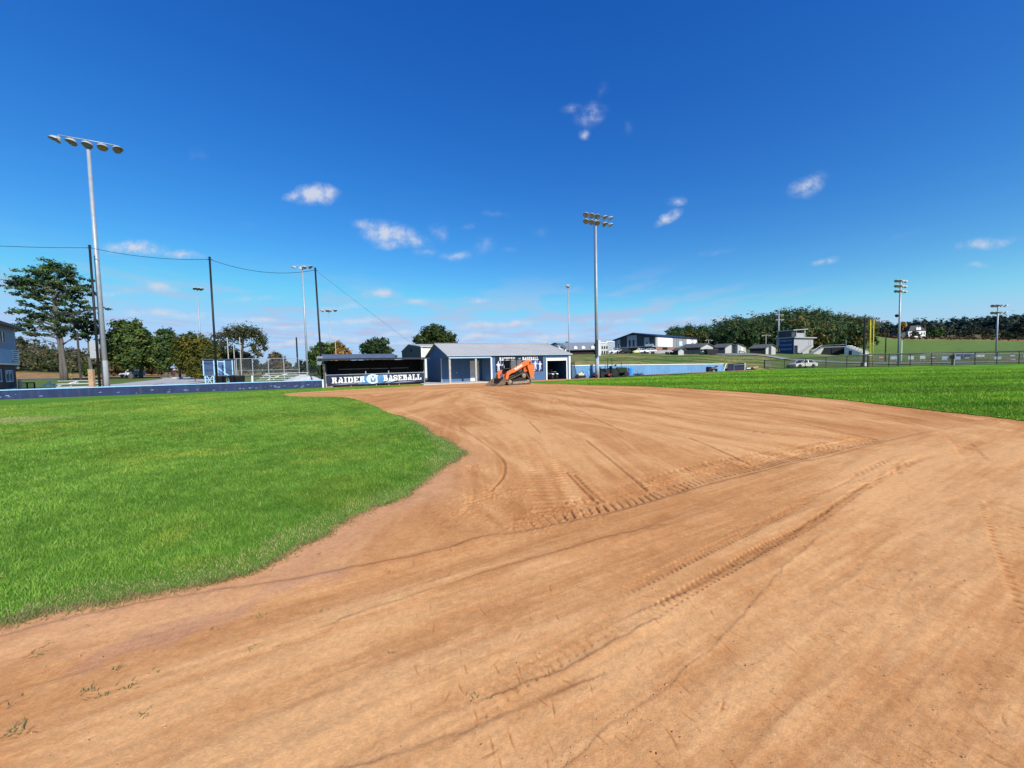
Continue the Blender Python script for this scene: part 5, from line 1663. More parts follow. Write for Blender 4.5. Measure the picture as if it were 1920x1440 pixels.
# tractor
b0 = at(1158, 43.3); o = thing('utility_tractor', 'dark compact tractor with roll bar parked along the pale blue wall', 'tractor', (b0.x, b0.y, 0), R(16))
tg_ = mat('dark_green_paint', (.012, .030, .016), .45)
w = MB(); w.prism([(-.2, .42), (1.05, .42), (1.10, .95), (.95, 1.02), (.05, 1.06), (-.15, .95)], 'y', -.24, .24); hd = w.build('hood', tg_, o, bevel=.04)
w = MB(); w.box(1.10, 1.125, -.2, .2, .55, .92); w.build('grille', M_GALV, hd)
for y in (-.16, .16):
    w = MB(); w.lathe([(.07, 0), (.07, .03)], (1.10, y, .98), (1, 0, 0.1), 10); w.build('headlight', mat('pale_lamp', (.55, .75, .55), .3), hd)
w = MB(); w.box(-1.0, -.15, -.38, .38, .45, .66); w.build('platform', M_BLACK, o)
w = MB(); w.box(-.85, -.45, -.22, .22, .74, .84); w.prism([(-.9, .84), (-.78, .84), (-.84, 1.2), (-.95, 1.2)], 'y', -.22, .22); w.build('seat', M_DARK, o, bevel=.02)
w = MB(); w.tube([(-.95, -.45, .6), (-.98, -.45, 1.98), (-.98, .45, 1.98), (-.95, .45, .6)], .035, 8); w.build('roll_bar', M_BLACK, o)
w = MB(); w.tube([(.35, -.2, 1.05), (.35, -.2, 1.65)], .03, 6); w.build('exhaust', M_BLACK, o)
w = MB(); w.tube([(-.1, 0, 1.0), (-.3, 0, 1.25)], .02, 6); w.lathe([(.17, 0), (.19, .02), (.17, .04)], (-.3, 0, 1.25), (-.5, 0, 1), 12); w.build('steering_wheel', M_BLACK, o)
for y in (-.58, .58):
    wheel(o, (-.72, y, .46), .46, .28, hub=M_DKGREY); wheel(o, (.80, y * .86, .29), .29, .20, hub=M_DKGREY)
    w = MB(); w.lathe([(.50, -.13), (.53, -.13), (.53, .13), (.50, .13)], (-.72, y, .47), (0, 1, 0), 18, cap=False); w.build('fender', tg_, o)
w = MB(); w.prism([(-1.3, .35), (-1.9, .75), (-1.95, .95), (-1.25, .85), (-1.05, .5)], 'y', -.5, .5); w.build('rear_scoop', M_BLACK, o, bevel=.02)
w = MB(); w.box(1.13, 1.32, -.22, .22, .38, .62); w.build('front_weight', M_RED, o)
# barrel
b0 = at(1181, 44.4); o = thing('plastic_barrel', 'bright blue plastic barrel standing right of the tractor', 'barrel', (b0.x, b0.y, 0), 0)
bp_ = mat('blue_plastic', (.03, .24, .62), .35, var=.08)
w = MB(); w.lathe([(.25, 0), (.29, .04), (.29, .28), (.305, .31), (.29, .34), (.29, .58), (.305, .61), (.29, .64), (.29, .84), (.25, .88)], (0, 0, 0), (0, 0, 1), 20); w.build('drum', bp_, o, smooth=False)
w = MB(); w.lathe([(.26, 0), (.26, .03), (.22, .035)], (0, 0, .88), (0, 0, 1), 20); w.build('lid', bp_, o)
# harrow
b0 = at(1197, 45.0); o = thing('drag_harrow', 'low dark drag harrow lying by the pale blue wall', 'harrow', (b0.x, b0.y, 0), R(20))
w = MB()
for k in range(4):
    w.beam((-.5, -.3 + .2 * k, .16), (.5, -.3 + .2 * k, .16), .06)
for k in range(6):
    w.beam((-.48 + .19 * k, -.32, .20), (-.48 + .19 * k, .32, .20), .05)
    for j in range(4):
        w.beam((-.48 + .19 * k, -.3 + .2 * j, .15), (-.48 + .19 * k, -.3 + .2 * j, .0), .02)
w.build('frame', M_BLACK, o)
w = MB(); w.tube([(.3, 0, .2), (.55, 0, .45)], .03, 6); w.tube([(-.1, 0, .2), (-.05, 0, .42)], .03, 6); w.build('hitch', mat('rust', (.12, .05, .03), .9), o)
# quad bike in the garage
q0 = fhw(10.95, .95); o = thing('quad_bike', 'black and white quad bike in the open garage doorway', 'quad bike', q0, FANG + R(-70))
w = MB(); w.prism([(-.6, .42), (.55, .42), (.62, .62), (.30, .78), (-.1, .66), (-.55, .74)], 'y', -.16, .16); w.build('body', M_DKGREY, o, bevel=.02)
for (x) in (-.5, .52):
    for y in (-.36, .36):
        wheel(o, (x, y, .25), .25, .2)
        w = MB(); w.prism([(x - .28, .54), (x - .18, .62), (x + .18, .62), (x + .28, .52), (x + .18, .585), (x - .18, .585)], 'y', y - .14, y + .14); w.build('fender', M_WHITE, o)
w = MB(); w.prism([(-.5, .74), (.0, .70), (.0, .78), (-.5, .84)], 'y', -.15, .15); w.build('seat', M_DARK, o, bevel=.02)
w = MB(); w.tube([(.32, 0, .75), (.22, 0, 1.0)], .025, 6); w.tube([(.18, -.35, 1.0), (.22, 0, 1.0), (.18, .35, 1.0)], .02, 6); w.build('handlebar', M_BLACK, o)
w = MB(); w.box(.40, .75, -.2, .2, .76, .80); w.build('front_rack', M_GALV, o)

# ---------------- left: blue shed, bins, bleachers, fence, gravel pile, sign, van
SHA = R(33)


def span(a, px, ang):
    """length from a along a heading until a photo column is reached"""
    d = ray(px, 690); k = d.x / d.y
    return (k * a.y - a.x) / (math.cos(ang) - k * math.sin(ang))


b0 = at(382.5, 41.5); bx = span(b0, 437, SHA)
o = thing('ticket_shed', 'small blue shed on stilts with pale blue trim and stairs', 'shed', (b0.x, 41.5, 0), SHA)
zf = zat(405, 703.5, 42.6); zr = zat(405, 675, 42.6)
shb = mat('shed_blue', (.034, .072, .155), .5, var=.2, scale=1)
w = MB(); w.box(0, bx, 0, 2.0, zf, zr); w.build('wall', shb, o)
w = MB(); w.prism([(-.12, zr + .002), (bx + .12, zr + .002), (bx + .12, zr + .09), (-.12, zr + .12)], 'y', -.15, 2.15); w.build('roof', mat('dark_shed_roof', (.05, .06, .09), .7), o)
w = MB()
for (x0, x1) in ((0, .10), (bx * .345, bx * .345 + .1), (bx - .1, bx), (bx * .455, bx * .455 + .12), (bx * .69, bx * .69 + .12)):
    w.box(x0, x1, -.04, -.004, zf, zr - .06)
w.box(bx * .455 + .12, bx * .69, -.04, -.004, zr - .24, zr - .14)
w.build('trim', M_SKYBLUE, o)
w = MB(); w.box(.10, bx * .345, -.03, -.006, zf + .55, zf + .64); w.box(.10, bx * .345, -.03, -.006, zr - .38, zr - .28); w.build('batten', M_NAVY, o)
w = MB(); w.box(bx * .455 + .125, bx * .69 - .005, -.025, -.006, zf, zr - .25); w.build('door', mat('shed_door', (.065, .13, .26), .5), o)
for x in (.15, bx * .33, bx * .62, bx - .15):
    w = MB(); w.beam((x, .1, 0), (x, .1, zf - .01), .12); w.build('stilt', M_SKYBLUE, o)
for (xa, xb) in ((.2, bx * .3), (bx * .3, .3), (bx * .38, bx * .6)):
    w = MB(); w.beam((xa, -.02, .1), (xb, -.02, zf - .05), .07); w.build('brace', M_SKYBLUE, o)
for yy in (-.10, -.95):
    w = MB(); w.beam((bx * .47, yy, zf + .85), (bx * .86, yy, zf - .1), .07); w.beam((bx * .47, yy, zf + .85), (bx * .47, yy, zf - .9), .06); w.beam((bx * .86, yy, zf - .1), (bx * .86, yy, .0), .06); w.build('stair_rail', M_SKYBLUE, o)
for k in range(5):
    w = MB(); w.box(bx * .5 + k * .24, bx * .5 + .27 + k * .24, -.92, -.12, zf - .12 - k * .22, zf - .07 - k * .22); w.build('step', M_GREYWOOD, o)


def bin_(px, Y, lb, w_, h_, cat='bin'):
    b = at(px, Y); o = thing('trash_bin', lb, cat, (b.x, b.y, b.z), R(random.uniform(-12, 12)), 'black trash bins by the shed')
    m_ = MB(); a = w_ / 2
    m_.add([(-a * .8, -a * .8, 0), (a * .8, -a * .8, 0), (a * .8, a * .8, 0), (-a * .8, a * .8, 0), (-a, -a, h_), (a, -a, h_), (a, a, h_), (-a, a, h_)], [(3, 2, 1, 0), (4, 5, 6, 7), (0, 1, 5, 4), (1, 2, 6, 5), (2, 3, 7, 6), (3, 0, 4, 7)])
    m_.build('tub', M_BLACK, o, bevel=.02)
    m_ = MB(); m_.prism([(-a * 1.06, h_ + .003), (a * 1.06, h_ + .003), (a * 1.0, h_ + .05), (0, h_ + .09), (-a, h_ + .05)], 'y', -a * 1.06, a * 1.06); m_.build('lid', M_DKGREY, o)
    for x in (-a * .7, a * .7):
        wheel(o, (x, a * .85, .10), .10, .06)


bin_(416, 41.6, 'black trash bin at the foot of the shed stairs', .66, 1.02)
bin_(437, 42.2, 'black trash bin in the middle, right of the shed stairs', .68, 1.05)
bin_(451.5, 42.2, 'black trash bin nearest the chain link fence', .64, 1.02)


def bleacher(label, a, L, rows, rise, run, ang, z0=.35, m=M_ALU, x_brace=True):
    o = thing('bleacher', label, 'bleacher', (a.x, a.y, a.z), ang, 'aluminium bleachers behind the wall')
    for k in range(rows):
        w = MB(); w.box(0, L, k * run, k * run + .26, z0 + k * rise, z0 + k * rise + .05); w.build('seat_plank', m, o)
        if k:
            w = MB(); w.box(0, L, k * run - .32, k * run - .05, z0 + k * rise - .25, z0 + k * rise - .21); w.build('foot_plank', m, o)
    n = max(2, int(L / 1.8))
    for i in range(n + 1):
        x = .1 + (L - .2) * i / n
        w = MB(); w.beam((x, -.05, .03), (x, rows * run, .03), .05); w.beam((x, .02, .05), (x, (rows - 1) * run + .1, z0 + (rows - 1) * rise - .02), .05); w.beam((x, (rows - 1) * run + .12, .03), (x, (rows - 1) * run + .12, z0 + (rows - 1) * rise), .05)
        w.build('frame', m, o)
    if x_brace:
        for i in range(0, n, 2):
            xa = .1 + (L - .2) * i / n; xb = .1 + (L - .2) * min(n, i + 1) / n
            w = MB(); w.beam((xa, -.04, .08), (xb, (rows - 1) * run, z0 + (rows - 1) * rise - .06), .05); w.beam((xb, -.09, .08), (xa, (rows - 1) * run + .05, z0 + (rows - 1) * rise - .06), .05); w.build('cross_brace', M_WHITE, o)
    return o


a = at(62, 35.0); bleacher('low aluminium bleacher between the pine and the brick building', a, P(168, 715, 35).x - a.x, 3, .28, .6, R(2), .42)
a = at(481, 46.5); bleacher('white aluminium bleacher left of the gravel pile', a, P(562, 700, 46.5).x - a.x, 4, .26, .62, R(3), .38)


def fence(label, name, A, B, h0, h1, npost, mlink, mpost, pr=.04, rail=True, mid=False, rr_=.03, group=None, thick_posts=()):
    v = B - A; L = math.hypot(v.x, v.y)
    o = thing(name, label, 'fence', (A.x, A.y, A.z), math.atan2(v.y, v.x), group)
    dz = B.z - A.z
    w = MB(); w.prism([(0, .02), (L, .02 + dz), (L, h1 + dz), (0, h0)], 'y', -.003, .003); w.build('chain_link', mlink, o)
    for k in range(npost + 1):
        t = k / npost; x = L * t; r_ = pr * (1.9 if k in thick_posts else 1)
        w = MB(); w.tube([(x, 0, dz * t - .1), (x, 0, dz * t + h0 + (h1 - h0) * t + .02)], r_, 8); w.build('post', mpost, o)
    if rail:
        w = MB(); w.tube([(0, 0, h0), (L, 0, h1 + dz)], rr_, 8); w.build('top_rail', mpost, o)
    if mid:
        w = MB(); w.tube([(0, 0, h0 * .5), (L, 0, h1 * .5 + dz)], rr_ * .7, 8); w.build('mid_rail', mpost, o)
    return o


A = at(445, 52.5); B = at(562, 55.0); fence('tall grey chain link backstop fence behind the gravel pile', 'chain_link_fence', A, B, zat(445, 672.5, 52.5) - A.z, zat(562, 671.5, 55) - B.z, 4, M_LINK, M_GALV, .055, mid=True, rr_=.035)
A = at(562, 55.0); B = at(604, 53.0); fence('dark low chain link fence beside the dugout', 'chain_link_fence', A, B, 1.9, 1.9, 3, M_BLINK, M_BLACK, .04, mid=True)
A = at(38, 34.3); B = at(66, 34.6); fence('short black rail fence beside the brick building', 'rail_fence', A, B, .95, .95, 2, M_BLINK, M_BLACK, .05, mid=True, rr_=.04)
plain_pole('short white post between the bins and the bleacher', 'marker_post', 'post', (473, 714), 704, 43, .09, M_WHITE)
plain_pole('pale square post at the corner of the brick building', 'marker_post', 'post', (38.5, 728), 711.5, 31.0, .14, mat('pale_brick_post', (.55, .42, .36), .8))

# gravel pile
gp = at(569, 40.2); n = 40; m_ = 22
vs = []; rs = np.random.default_rng(8)
ph = zat(567, 704.5, 40.2) + .02; rad_ = P(612, 716, 40.2).x - gp.x
TH, RD = np.meshgrid(np.linspace(0, 2 * np.pi, n, endpoint=False), np.linspace(0, 1, m_), indexing='ij')
rad_ *= 1.25
X = np.cos(TH) * RD * rad_; Yv = np.sin(TH) * RD * rad_ * .7
Zv = (ph + .12) * np.clip(1.0 - 1.05 * RD ** 1.35, -.05, 1) + (fbm(X * 2.2 + 9, Yv * 2.2 + 4, 5, 4) - .5) * .34 * (1 - RD) + (fbm(X * 11, Yv * 11, 6, 3) - .5) * .09 * (1 - RD ** 4)
V = np.stack([X, Yv, Zv], -1)
idx = np.arange(n * m_).reshape(n, m_)
q = np.stack([idx[:, :-1], idx[:, 1:], np.roll(idx, -1, 0)[:, 1:], np.roll(idx, -1, 0)[:, :-1]], -1).reshape(-1, 4)
gcol = np.array([.50, .495, .48]) * (.75 + .5 * fbm(X * 9, Yv * 9, 12, 3)[..., None])
o = np_mesh('gravel_pile', V.reshape(-1, 3), q, attr_mat('grey_gravel', .95, .25, 8, .8, 30, .04), gcol.reshape(-1, 3), smooth=False)
o.location = (gp.x, gp.y, 0); tag(o, 'rounded heap of pale grey gravel left of the dugout', 'gravel pile')

# entrance sign
s0 = at(332, 78); o = thing('entrance_sign', 'park sign with blue roof and pink panel on two dark posts', 'sign', (s0.x, s0.y, s0.z), R(-20))
sc_ = 78 / FPX
zz0 = zat(332, 700, 78) - s0.z
for x in (-.95, .95):
    w = MB(); w.box(x - .16, x + .16, -.16, .16, 0, 2.45); w.build('post', mat('dark_brick_post', (.07, .05, .05), .8), o)
    w = MB(); w.box(x - .3, x + .3, -.3, .3, -.3, .42); w.build('footing', M_CONC, o)
w = MB(); w.box(-1.1, 1.1, -.13, .13, 1.72, 2.25); w.build('panel', mat('pink_sign', (.62, .20, .25), .5, var=.3, scale=4), o)
w = MB(); w.box(-.95, .95, -.15, -.132, 1.9, 2.12); w.build('name_board', mat('pale_sign', (.75, .70, .72), .5, var=.2, scale=9), o)
w = MB(); w.prism([(-1.35, 2.26), (1.35, 2.26), (1.2, 2.56), (.45, 2.80), (.3, 3.05), (-.3, 3.05), (-.45, 2.75), (-1.25, 2.5)], 'y', -.3, .3); w.build('roof', mat('pale_blue_roof', (.35, .50, .68), .5), o)


def sedan(label, loc, ang, paint, group=None, kind='car', scale=1.0):
    o = thing('parked_car', label, 'car', loc, ang, group)
    s = scale
    low = [(-2.25, .28), (-2.30, .60), (-2.22, .86), (-1.70, .93), (-1.1, .95), (.85, .93), (1.75, .84), (2.18, .70), (2.26, .48), (2.18, .27)]
    # wheel arches cut from the lower line
    def arch(cx):
        return [(cx + .36 * math.cos(R(a)), .30 + .36 * math.sin(R(a))) for a in range(0, 181, 20)]
    poly = low + arch(1.38) + arch(-1.35)
    w = MB(); w.prism([(a * s, b * s) for a, b in poly], 'y', -.86 * s, .86 * s); w.build('body', paint, o, bevel=.05 * s)
    gh = [(-1.72, .93), (-1.18, 1.36), (.30, 1.38), (1.02, .92)]
    v_ = []
    for y, ins in ((-.80, 0), (.80, 0)):
        for (a, b) in gh:
            yy = y * (.80 if b > 1.2 else 1.0)
            v_.append((a * s, yy * s, (b) * s))
    w = MB(); w.add(v_, [(3, 2, 1, 0), (4, 5, 6, 7), (0, 1, 5, 4), (1, 2, 6, 5), (2, 3, 7, 6), (3, 0, 4, 7)]); w.build('window', M_GLASS, o)
    w = MB(); w.prism([(-1.22 * s, 1.362 * s), (-1.1 * s, 1.43 * s), (.2 * s, 1.44 * s), (.36 * s, 1.375 * s)], 'y', -.64 * s, .64 * s); w.build('roof', paint, o, bevel=.02 * s)
    w = MB()
    for y in (-1, 1):
        for (xa, za, xb, zb_) in ((-1.72, .93, -1.18, 1.37), (.32, 1.38, 1.04, .92), (-.35, .94, -.38, 1.38)):
            w.beam((xa * s, y * .81 * s, za * s), (xb * s, y * .655 * s, zb_ * s), .08 * s)
    w.build('pillar', paint, o)
    for x in (-1.35, 1.38):
        for y in (-.76, .76):
            wheel(o, (x * s, y * s, .31 * s), .31 * s, .2 * s)
    for y in (-.6, .6):
        w = MB(); w.box(2.16 * s, 2.27 * s, (y - .15) * s, (y + .15) * s, .56 * s, .70 * s); w.build('headlight', mat('lamp_glass', (.6, .6, .55), .2), o)
        w = MB(); w.box(-2.31 * s, -2.24 * s, (y - .16) * s, (y + .16) * s, .62 * s, .78 * s); w.build('tail_light', M_RED, o)
    return o


M_CARW = mat('cream_car_paint', (.72, .70, .62), .25, var=.03, coat=.6, spec=.5)
M_CARWH = mat('white_car_paint', (.80, .80, .80), .25, var=.03, coat=.6, spec=.5)
M_CARB = mat('black_car_paint', (.012, .012, .014), .2, var=.03, coat=.6, spec=.5)
c0 = at(1505, 63.2)
sedan('cream white sedan parked on the grass behind the black fence', (c0.x, c0.y, c0.z - .02), R(180 + 8), M_CARW, scale=.90)
# dark object before the car
b0 = at(1481, 62.2); o = thing('rubber_pile', 'low black bundle lying in front of the cream sedan', 'bundle', (b0.x, b0.y, b0.z), R(8))
w = MB(); w.prism([(-.45, 0), (.5, 0), (.45, .34), (.1, .50), (-.3, .40)], 'y', -.35, .35); w.build('bundle', M_BLACK, o, bevel=.06)
for (px, Y, lb, pm, sc2) in [(1154, 119, 'white car, first in the row by the school', M_CARWH, 1.0), (1168, 119, 'black car parked between the white cars at the school', M_CARB, 1.0),
                             (1199.5, 119, 'white car half hidden by the bent white pipe', M_CARWH, .95), (1216.5, 120, 'white car at the right end of the school row', M_CARWH, 1.0)]:
    c0 = at(px, Y); sedan(lb, (c0.x, c0.y, c0.z + .1), R(180 if px < 1190 else 175), pm, 'cars parked by the school', scale=sc2)
# jeep with trailer on the left road
c0 = at(244, 101); o = thing('utility_truck', 'white off-road truck on the road beneath the dark pines', 'truck', (c0.x, c0.y, c0.z + .1), R(195))
w = MB(); w.prism([(-1.2, .45), (-1.2, 1.1), (.55, 1.1), (1.75, 1.02), (1.9, .8), (1.9, .45)], 'y', -.85, .85); w.build('body', M_CARWH, o, bevel=.06)
w = MB(); w.prism([(-1.15, 1.12), (-1.1, 1.9), (.25, 1.9), (.62, 1.12)], 'y', -.78, .78); cbn = w.build('cabin', M_CARWH, o, bevel=.05)
w = MB()
for y in (-.782, .782):
    w.prism([(-.9, 1.2), (-.9, 1.7), (.1, 1.7), (.4, 1.2)], 'y', y - .006, y + .006)
w.build('window', M_GLASS, cbn)
for x in (-.75, 1.2):
    for y in (-.8, .8):
        wheel(o, (x, y, .4), .4, .25)
w = MB(); w.box(1.91, 1.98, -.7, .7, .5, .75); w.build('bumper', M_BLACK, o)
c0 = at(260, 101); o = thing('cargo_trailer', 'small grey box trailer hitched behind the white truck', 'trailer', (c0.x, c0.y, c0.z + .1), R(195))
w = MB(); w.box(-1.1, 1.0, -.75, .75, .45, 1.75); w.build('box', mat('trailer_grey', (.20, .25, .26), .5), o, bevel=.04)
w = MB(); w.beam((1.0, 0, .45), (1.9, 0, .45), .08); w.build('tow_bar', M_BLACK, o)
for y in (-.8, .8):
    wheel(o, (0, y, .32), .32, .18)
w = MB(); w.box(-1.0, -.5, -.80, -.76, .3, .62); w.build('fender', M_WHITE, o)

# ================================================================== BRICK PRESS BUILDING AT THE LEFT EDGE
print('far buildings ...')
c0 = P(36.5, 726, 31.5)
o = thing('press_building', 'two storey building with blue siding over dark brick at the left edge', 'building', (c0.x, c0.y, 0), R(-48))
# local x runs towards the camera, local y faces the field
ZT = zat(34, 617, 31.5); ZM = zat(36, 683.5, 31.5); WL = 7.0
w = MB(); w.box(0, WL, -7, 0, ZM + .08, ZT); w.build('upper_wall', M_SIDING, o)
w = MB()
z = ZM + .16
while z < ZT - .12:
    w.box(.02, WL, .0015, .018, z, z + .10); z += .19
w.build('siding_board', M_SIDING, o)
w = MB(); w.box(.0, WL, -7, -.12, -.1, ZM - .06); w.build('lower_wall', M_DKBRICK, o)
w = MB(); w.box(-.05, WL, -7, .12, ZM - .055, ZM + .075); w.build('floor_edge', M_WHITE, o)
w = MB(); w.prism([(-7.3, ZT + 1.6), (.55, ZT - .10), (.55, ZT + .10), (-7.3, ZT + 1.8)], 'x', -.35, WL + .3); w.build('roof', mat('brown_soffit', (.16, .13, .12), .8), o)


def window(parent, x0, x1, z0, z1, y, frame=M_WHITE, mull=1):
    m_ = MB(); m_.box(x0, x1, y - .02, y + .012, z0, z1); p_ = m_.build('window', M_GLASS, parent)
    m_ = MB(); t = .09
    m_.box(x0 - t, x0, y + .001, y + .05, z0 - t, z1 + t); m_.box(x1, x1 + t, y + .001, y + .05, z0 - t, z1 + t); m_.box(x0, x1, y + .001, y + .05, z1, z1 + t); m_.box(x0, x1, y + .001, y + .05, z0 - t, z0)
    for k in range(mull):
        xm = x0 + (x1 - x0) * (k + 1) / (mull + 1); m_.box(xm - .05, xm + .05, y + .013, y + .05, z0, z1)
    m_.build('frame', frame, p_)


def pxx(px):
    return span(c0, px, R(-48))


window(o, pxx(11), pxx(1), zat(5, 642, 29), zat(5, 622, 29), .02, mat('window_trim_grey', (.30, .32, .36), .6), 1)
window(o, pxx(25), pxx(13), zat(20, 714, 30.2), zat(20, 696, 30.2), -.10, M_SKYBLUE, 1)
window(o, pxx(4), pxx(-6), zat(2, 714, 28.4), zat(2, 695, 28.4), -.10, M_SKYBLUE, 1)
w = MB()
for k in range(7):
    z = ZM + .12 + k * .16
    w.box(.0, pxx(23), .085, .11, z, z + .06)
w.box(-.03, .03, .08, .118, ZM + .08, ZM + 1.2); w.build('balcony_railing', M_WHITE, o)
xa, xb = pxx(20), WL - .1
w = MB(); w.prism([(xa, ZM + .1), (xb, ZM + .1), (xb, ZM + .5), (xb - 1.6, ZM + 1.1), (xa, ZM + 1.1)], 'y', .07, .10); w.build('balcony_panel', mat('pale_blue_panel', (.22, .42, .62), .5), o)
w = MB(); w.box(xa - .16, xa - .02, .07, .14, ZM + .3, ZM + 1.15); w.build('downpipe', mat('pale_cyan', (.5, .72, .8), .5), o)
w = MB(); w.box(pxx(26), pxx(12), -.115, .12, .55, .64); w.build('ledge', M_SKYBLUE, o)

# grey metal building behind the dugout
GA = R(24); g0 = at(792, 52.0)
o = thing('metal_building', 'grey metal building with a pale side rising behind the dugout', 'building', (g0.x, g0.y, 0), GA)
zr_ = zat(792, 650.5, 52)
GW = span(g0, 755.5, GA + R(90))
w = MB(); w.prism([(0, 0), (GW, 0), (GW, zr_ - .05), (GW * .55, zr_ + .75), (.02, zr_ - .03)], 'x', -.1, 0); w.build('end_wall', M_CHAR, o)  # charcoal paints in the shade of this end turned from the sun
w = MB(); ribwall(w, (.005, .02), (7.0, .02), 0, [(0, zr_ - .05), (7.0, zr_ - .05)], (0, -1), pitch=.4); w.build('side_wall', mat('pale_sheet_metal', (.62, .62, .60), .5, var=.06), o)
w = MB(); w.prism([(-.2, zr_ - .02), (GW * .55, zr_ + .80), (GW + .2, zr_ - .04), (GW + .2, zr_ + .08), (GW * .55, zr_ + .92), (-.2, zr_ + .12)], 'x', -.2, 7.1); w.build('roof', M_ROOF, o)
w = MB(); w.box(-.06, .12, -.05, -.006, 0, zr_ - .06); w.build('corner_trim', M_WHITE, o)
w = MB(); w.box(-.22, -.11, GW * .42, GW * .50, zr_ - .35, zr_ + .05); w.build('wall_lamp', M_BLACK, o)


def bldg_origin(px, Y):
    a = at(px, Y)
    return a


# ---- school gym
gC = bldg_origin(1229.5, 130)
o = thing('school_gym', 'big school gym with white and grey panels over red brick', 'gym', (gC.x, gC.y, gC.z), 0)
dR_ = Vector((math.cos(R(42)), math.sin(R(42)), 0)); dL_ = Vector((-math.sin(R(42)), math.cos(R(42)), 0))
bz0 = gC.z
ze = zat(1229.5, 631, 130) - bz0
LR = span(gC, 1308, R(42)); LLn = span(gC, 1153.5, R(132))
zap = ze + 1.5; zbr = 2.1
def wq(mb, d, a0, a1, z0, z1, off=0.0, thick=.12, z1b=None):
    """a panel on one of the two gym faces"""
    n_ = Vector((d.y, -d.x, 0)) if d is dR_ else Vector((-d.y, d.x, 0))
    z1b = z1 if z1b is None else z1b
    vs = []
    for o_ in (off, off - thick):
        for (a, z) in ((a0, z0), (a1, z0), (a1, z1b), (a0, z1)):
            p_ = d * a + n_ * o_; vs.append((p_.x, p_.y, z))
    mb.add(vs, [(0, 1, 2, 3), (7, 6, 5, 4), (0, 4, 5, 1), (1, 5, 6, 2), (2, 6, 7, 3), (3, 7, 4, 0)])
w = MB()
nn_ = []
for d, (a0, a1, za, zb_) in ((dR_, (0, LR, ze, ze)),):
    wq(w, d, a0, a1, zbr, ze, 0, .3)
w.build('long_wall', M_GREYW, o)
w = MB(); w.m = 0
n_ = Vector((-dL_.y, dL_.x, 0))
vs = []
for off in (-.01, -.3):
    for (a, z) in ((.02, 0), (LLn, 0), (LLn, ze - .4), (LLn * .52, zap), (.02, ze)):
        p_ = dL_ * a + n_ * off; vs.append((p_.x, p_.y, z))
w.add(vs, [(0, 1, 2, 3, 4), (9, 8, 7, 6, 5)] + [(i, i + 5, (i + 1) % 5 + 5, (i + 1) % 5) for i in range(5)])
w.build('gable_wall', M_CHAR, o)
w = MB(); wq(w, dR_, -.05, LR, -.6, zbr - .01, .05, .4); w.build('brick_base', M_BRICK, o)
w = MB(); wq(w, dL_, -.02, 2.2, -.6, 2.0, .05, .3); w.build('brick_base', M_BRICK, o)
for (a0, a1) in ((.035 * LR, .36 * LR), (.70 * LR, .965 * LR)):
    w = MB(); wq(w, dR_, a0, a1, zbr + .12, ze - .25, .10, .09)
    for k in range(4):
        a = a0 + (a1 - a0) * (k + 1) / 5; wq(w, dR_, a - .06, a + .06, zbr + .13, ze - .26, .16, .05)
    w.build('white_panel', M_WHITE, o)
w = MB(); wq(w, dR_, .37 * LR, .69 * LR, zbr + .02, ze - .2, .06, .05); w.build('grey_panel', mat('gym_grey', (.26, .265, .28), .6, var=.05, scale=.3), o)
for k, a in enumerate((LR * .45, LR * .50, LR * .60)):
    w = MB(); wq(w, dR_, a, a + .12, zbr + .03, ze - .21, .10, .035); w.build('panel_joint', M_DKGREY, o)
w = MB(); wq(w, dR_, LR * .505, LR * .595, ze - 2.9, ze - 1.1, .115, .02); w.build('emblem_plate', mat('gym_emblem_cyan', (.30, .62, .80), .5), o)
w = MB(); wq(w, dR_, LR * .52, LR * .58, ze - 2.6, ze - 1.35, .14, .02); w.build('emblem_mark', mat('gym_emblem_white', (.60, .80, .90), .5), o)
w = MB(); wq(w, dR_, 4.6, 8.3, 1.2, 2.0, .08, .02); w.build('window', M_GLASS, o)
for (a0, a1, zt) in ((2.3, 4.2, ze - .1), (7.0, 10.8, zap - .5), (13.6, 15.2, ze - .2)):
    w = MB(); wq(w, dL_, a0, a1, 1.7, zt, .05, .05); p_ = w.build('light_bay', M_GREYW, o)
    for f_ in (.22, .62) if a1 - a0 > 3 else (.35,):
        w = MB(); wq(w, dL_, a0 + (a1 - a0) * f_, a0 + (a1 - a0) * (f_ + .2), 1.9, zt - 1.6, .075, .02); w.build('window', M_CHAR, p_)
w = MB()
A_ = [Vector((0, 0, 0)) + dL_ * -.5 , dL_ * (LLn + .5)]
ov = -.7
def rp(aL, aR, z): p_ = dL_ * aL + dR_ * aR; return (p_.x, p_.y, z)
w.add([rp(-.4, ov, ze + .02), rp(LLn * .52, ov, zap + .1), rp(LLn * .52, LR + .4, zap + .1), rp(-.4, LR + .4, ze + .02), rp(-.4, ov, ze + .32), rp(LLn * .52, ov, zap + .42), rp(LLn * .52, LR + .4, zap + .42), rp(-.4, LR + .4, ze + .32)],
      [(3, 2, 1, 0), (4, 5, 6, 7), (0, 1, 5, 4), (1, 2, 6, 5), (2, 3, 7, 6), (3, 0, 4, 7)])
w.add([rp(LLn * .52, ov, zap + .1), rp(LLn + .6, ov, ze - .5), rp(LLn + .6, LR + .4, ze - .5), rp(LLn * .52, LR + .4, zap + .1), rp(LLn * .52, ov, zap + .42), rp(LLn + .6, ov, ze - .18), rp(LLn + .6, LR + .4, ze - .18), rp(LLn * .52, LR + .4, zap + .42)],
      [(3, 2, 1, 0), (4, 5, 6, 7), (0, 1, 5, 4), (1, 2, 6, 5), (2, 3, 7, 6), (3, 0, 4, 7)])
w.build('roof', M_NAVY, o)
w = MB(); wq(w, dL_, -.4, 17.5, 2.05, 2.45, 3.2, 3.1); w.build('canopy', mat('canopy_grey', (.24, .27, .31), .5), o)
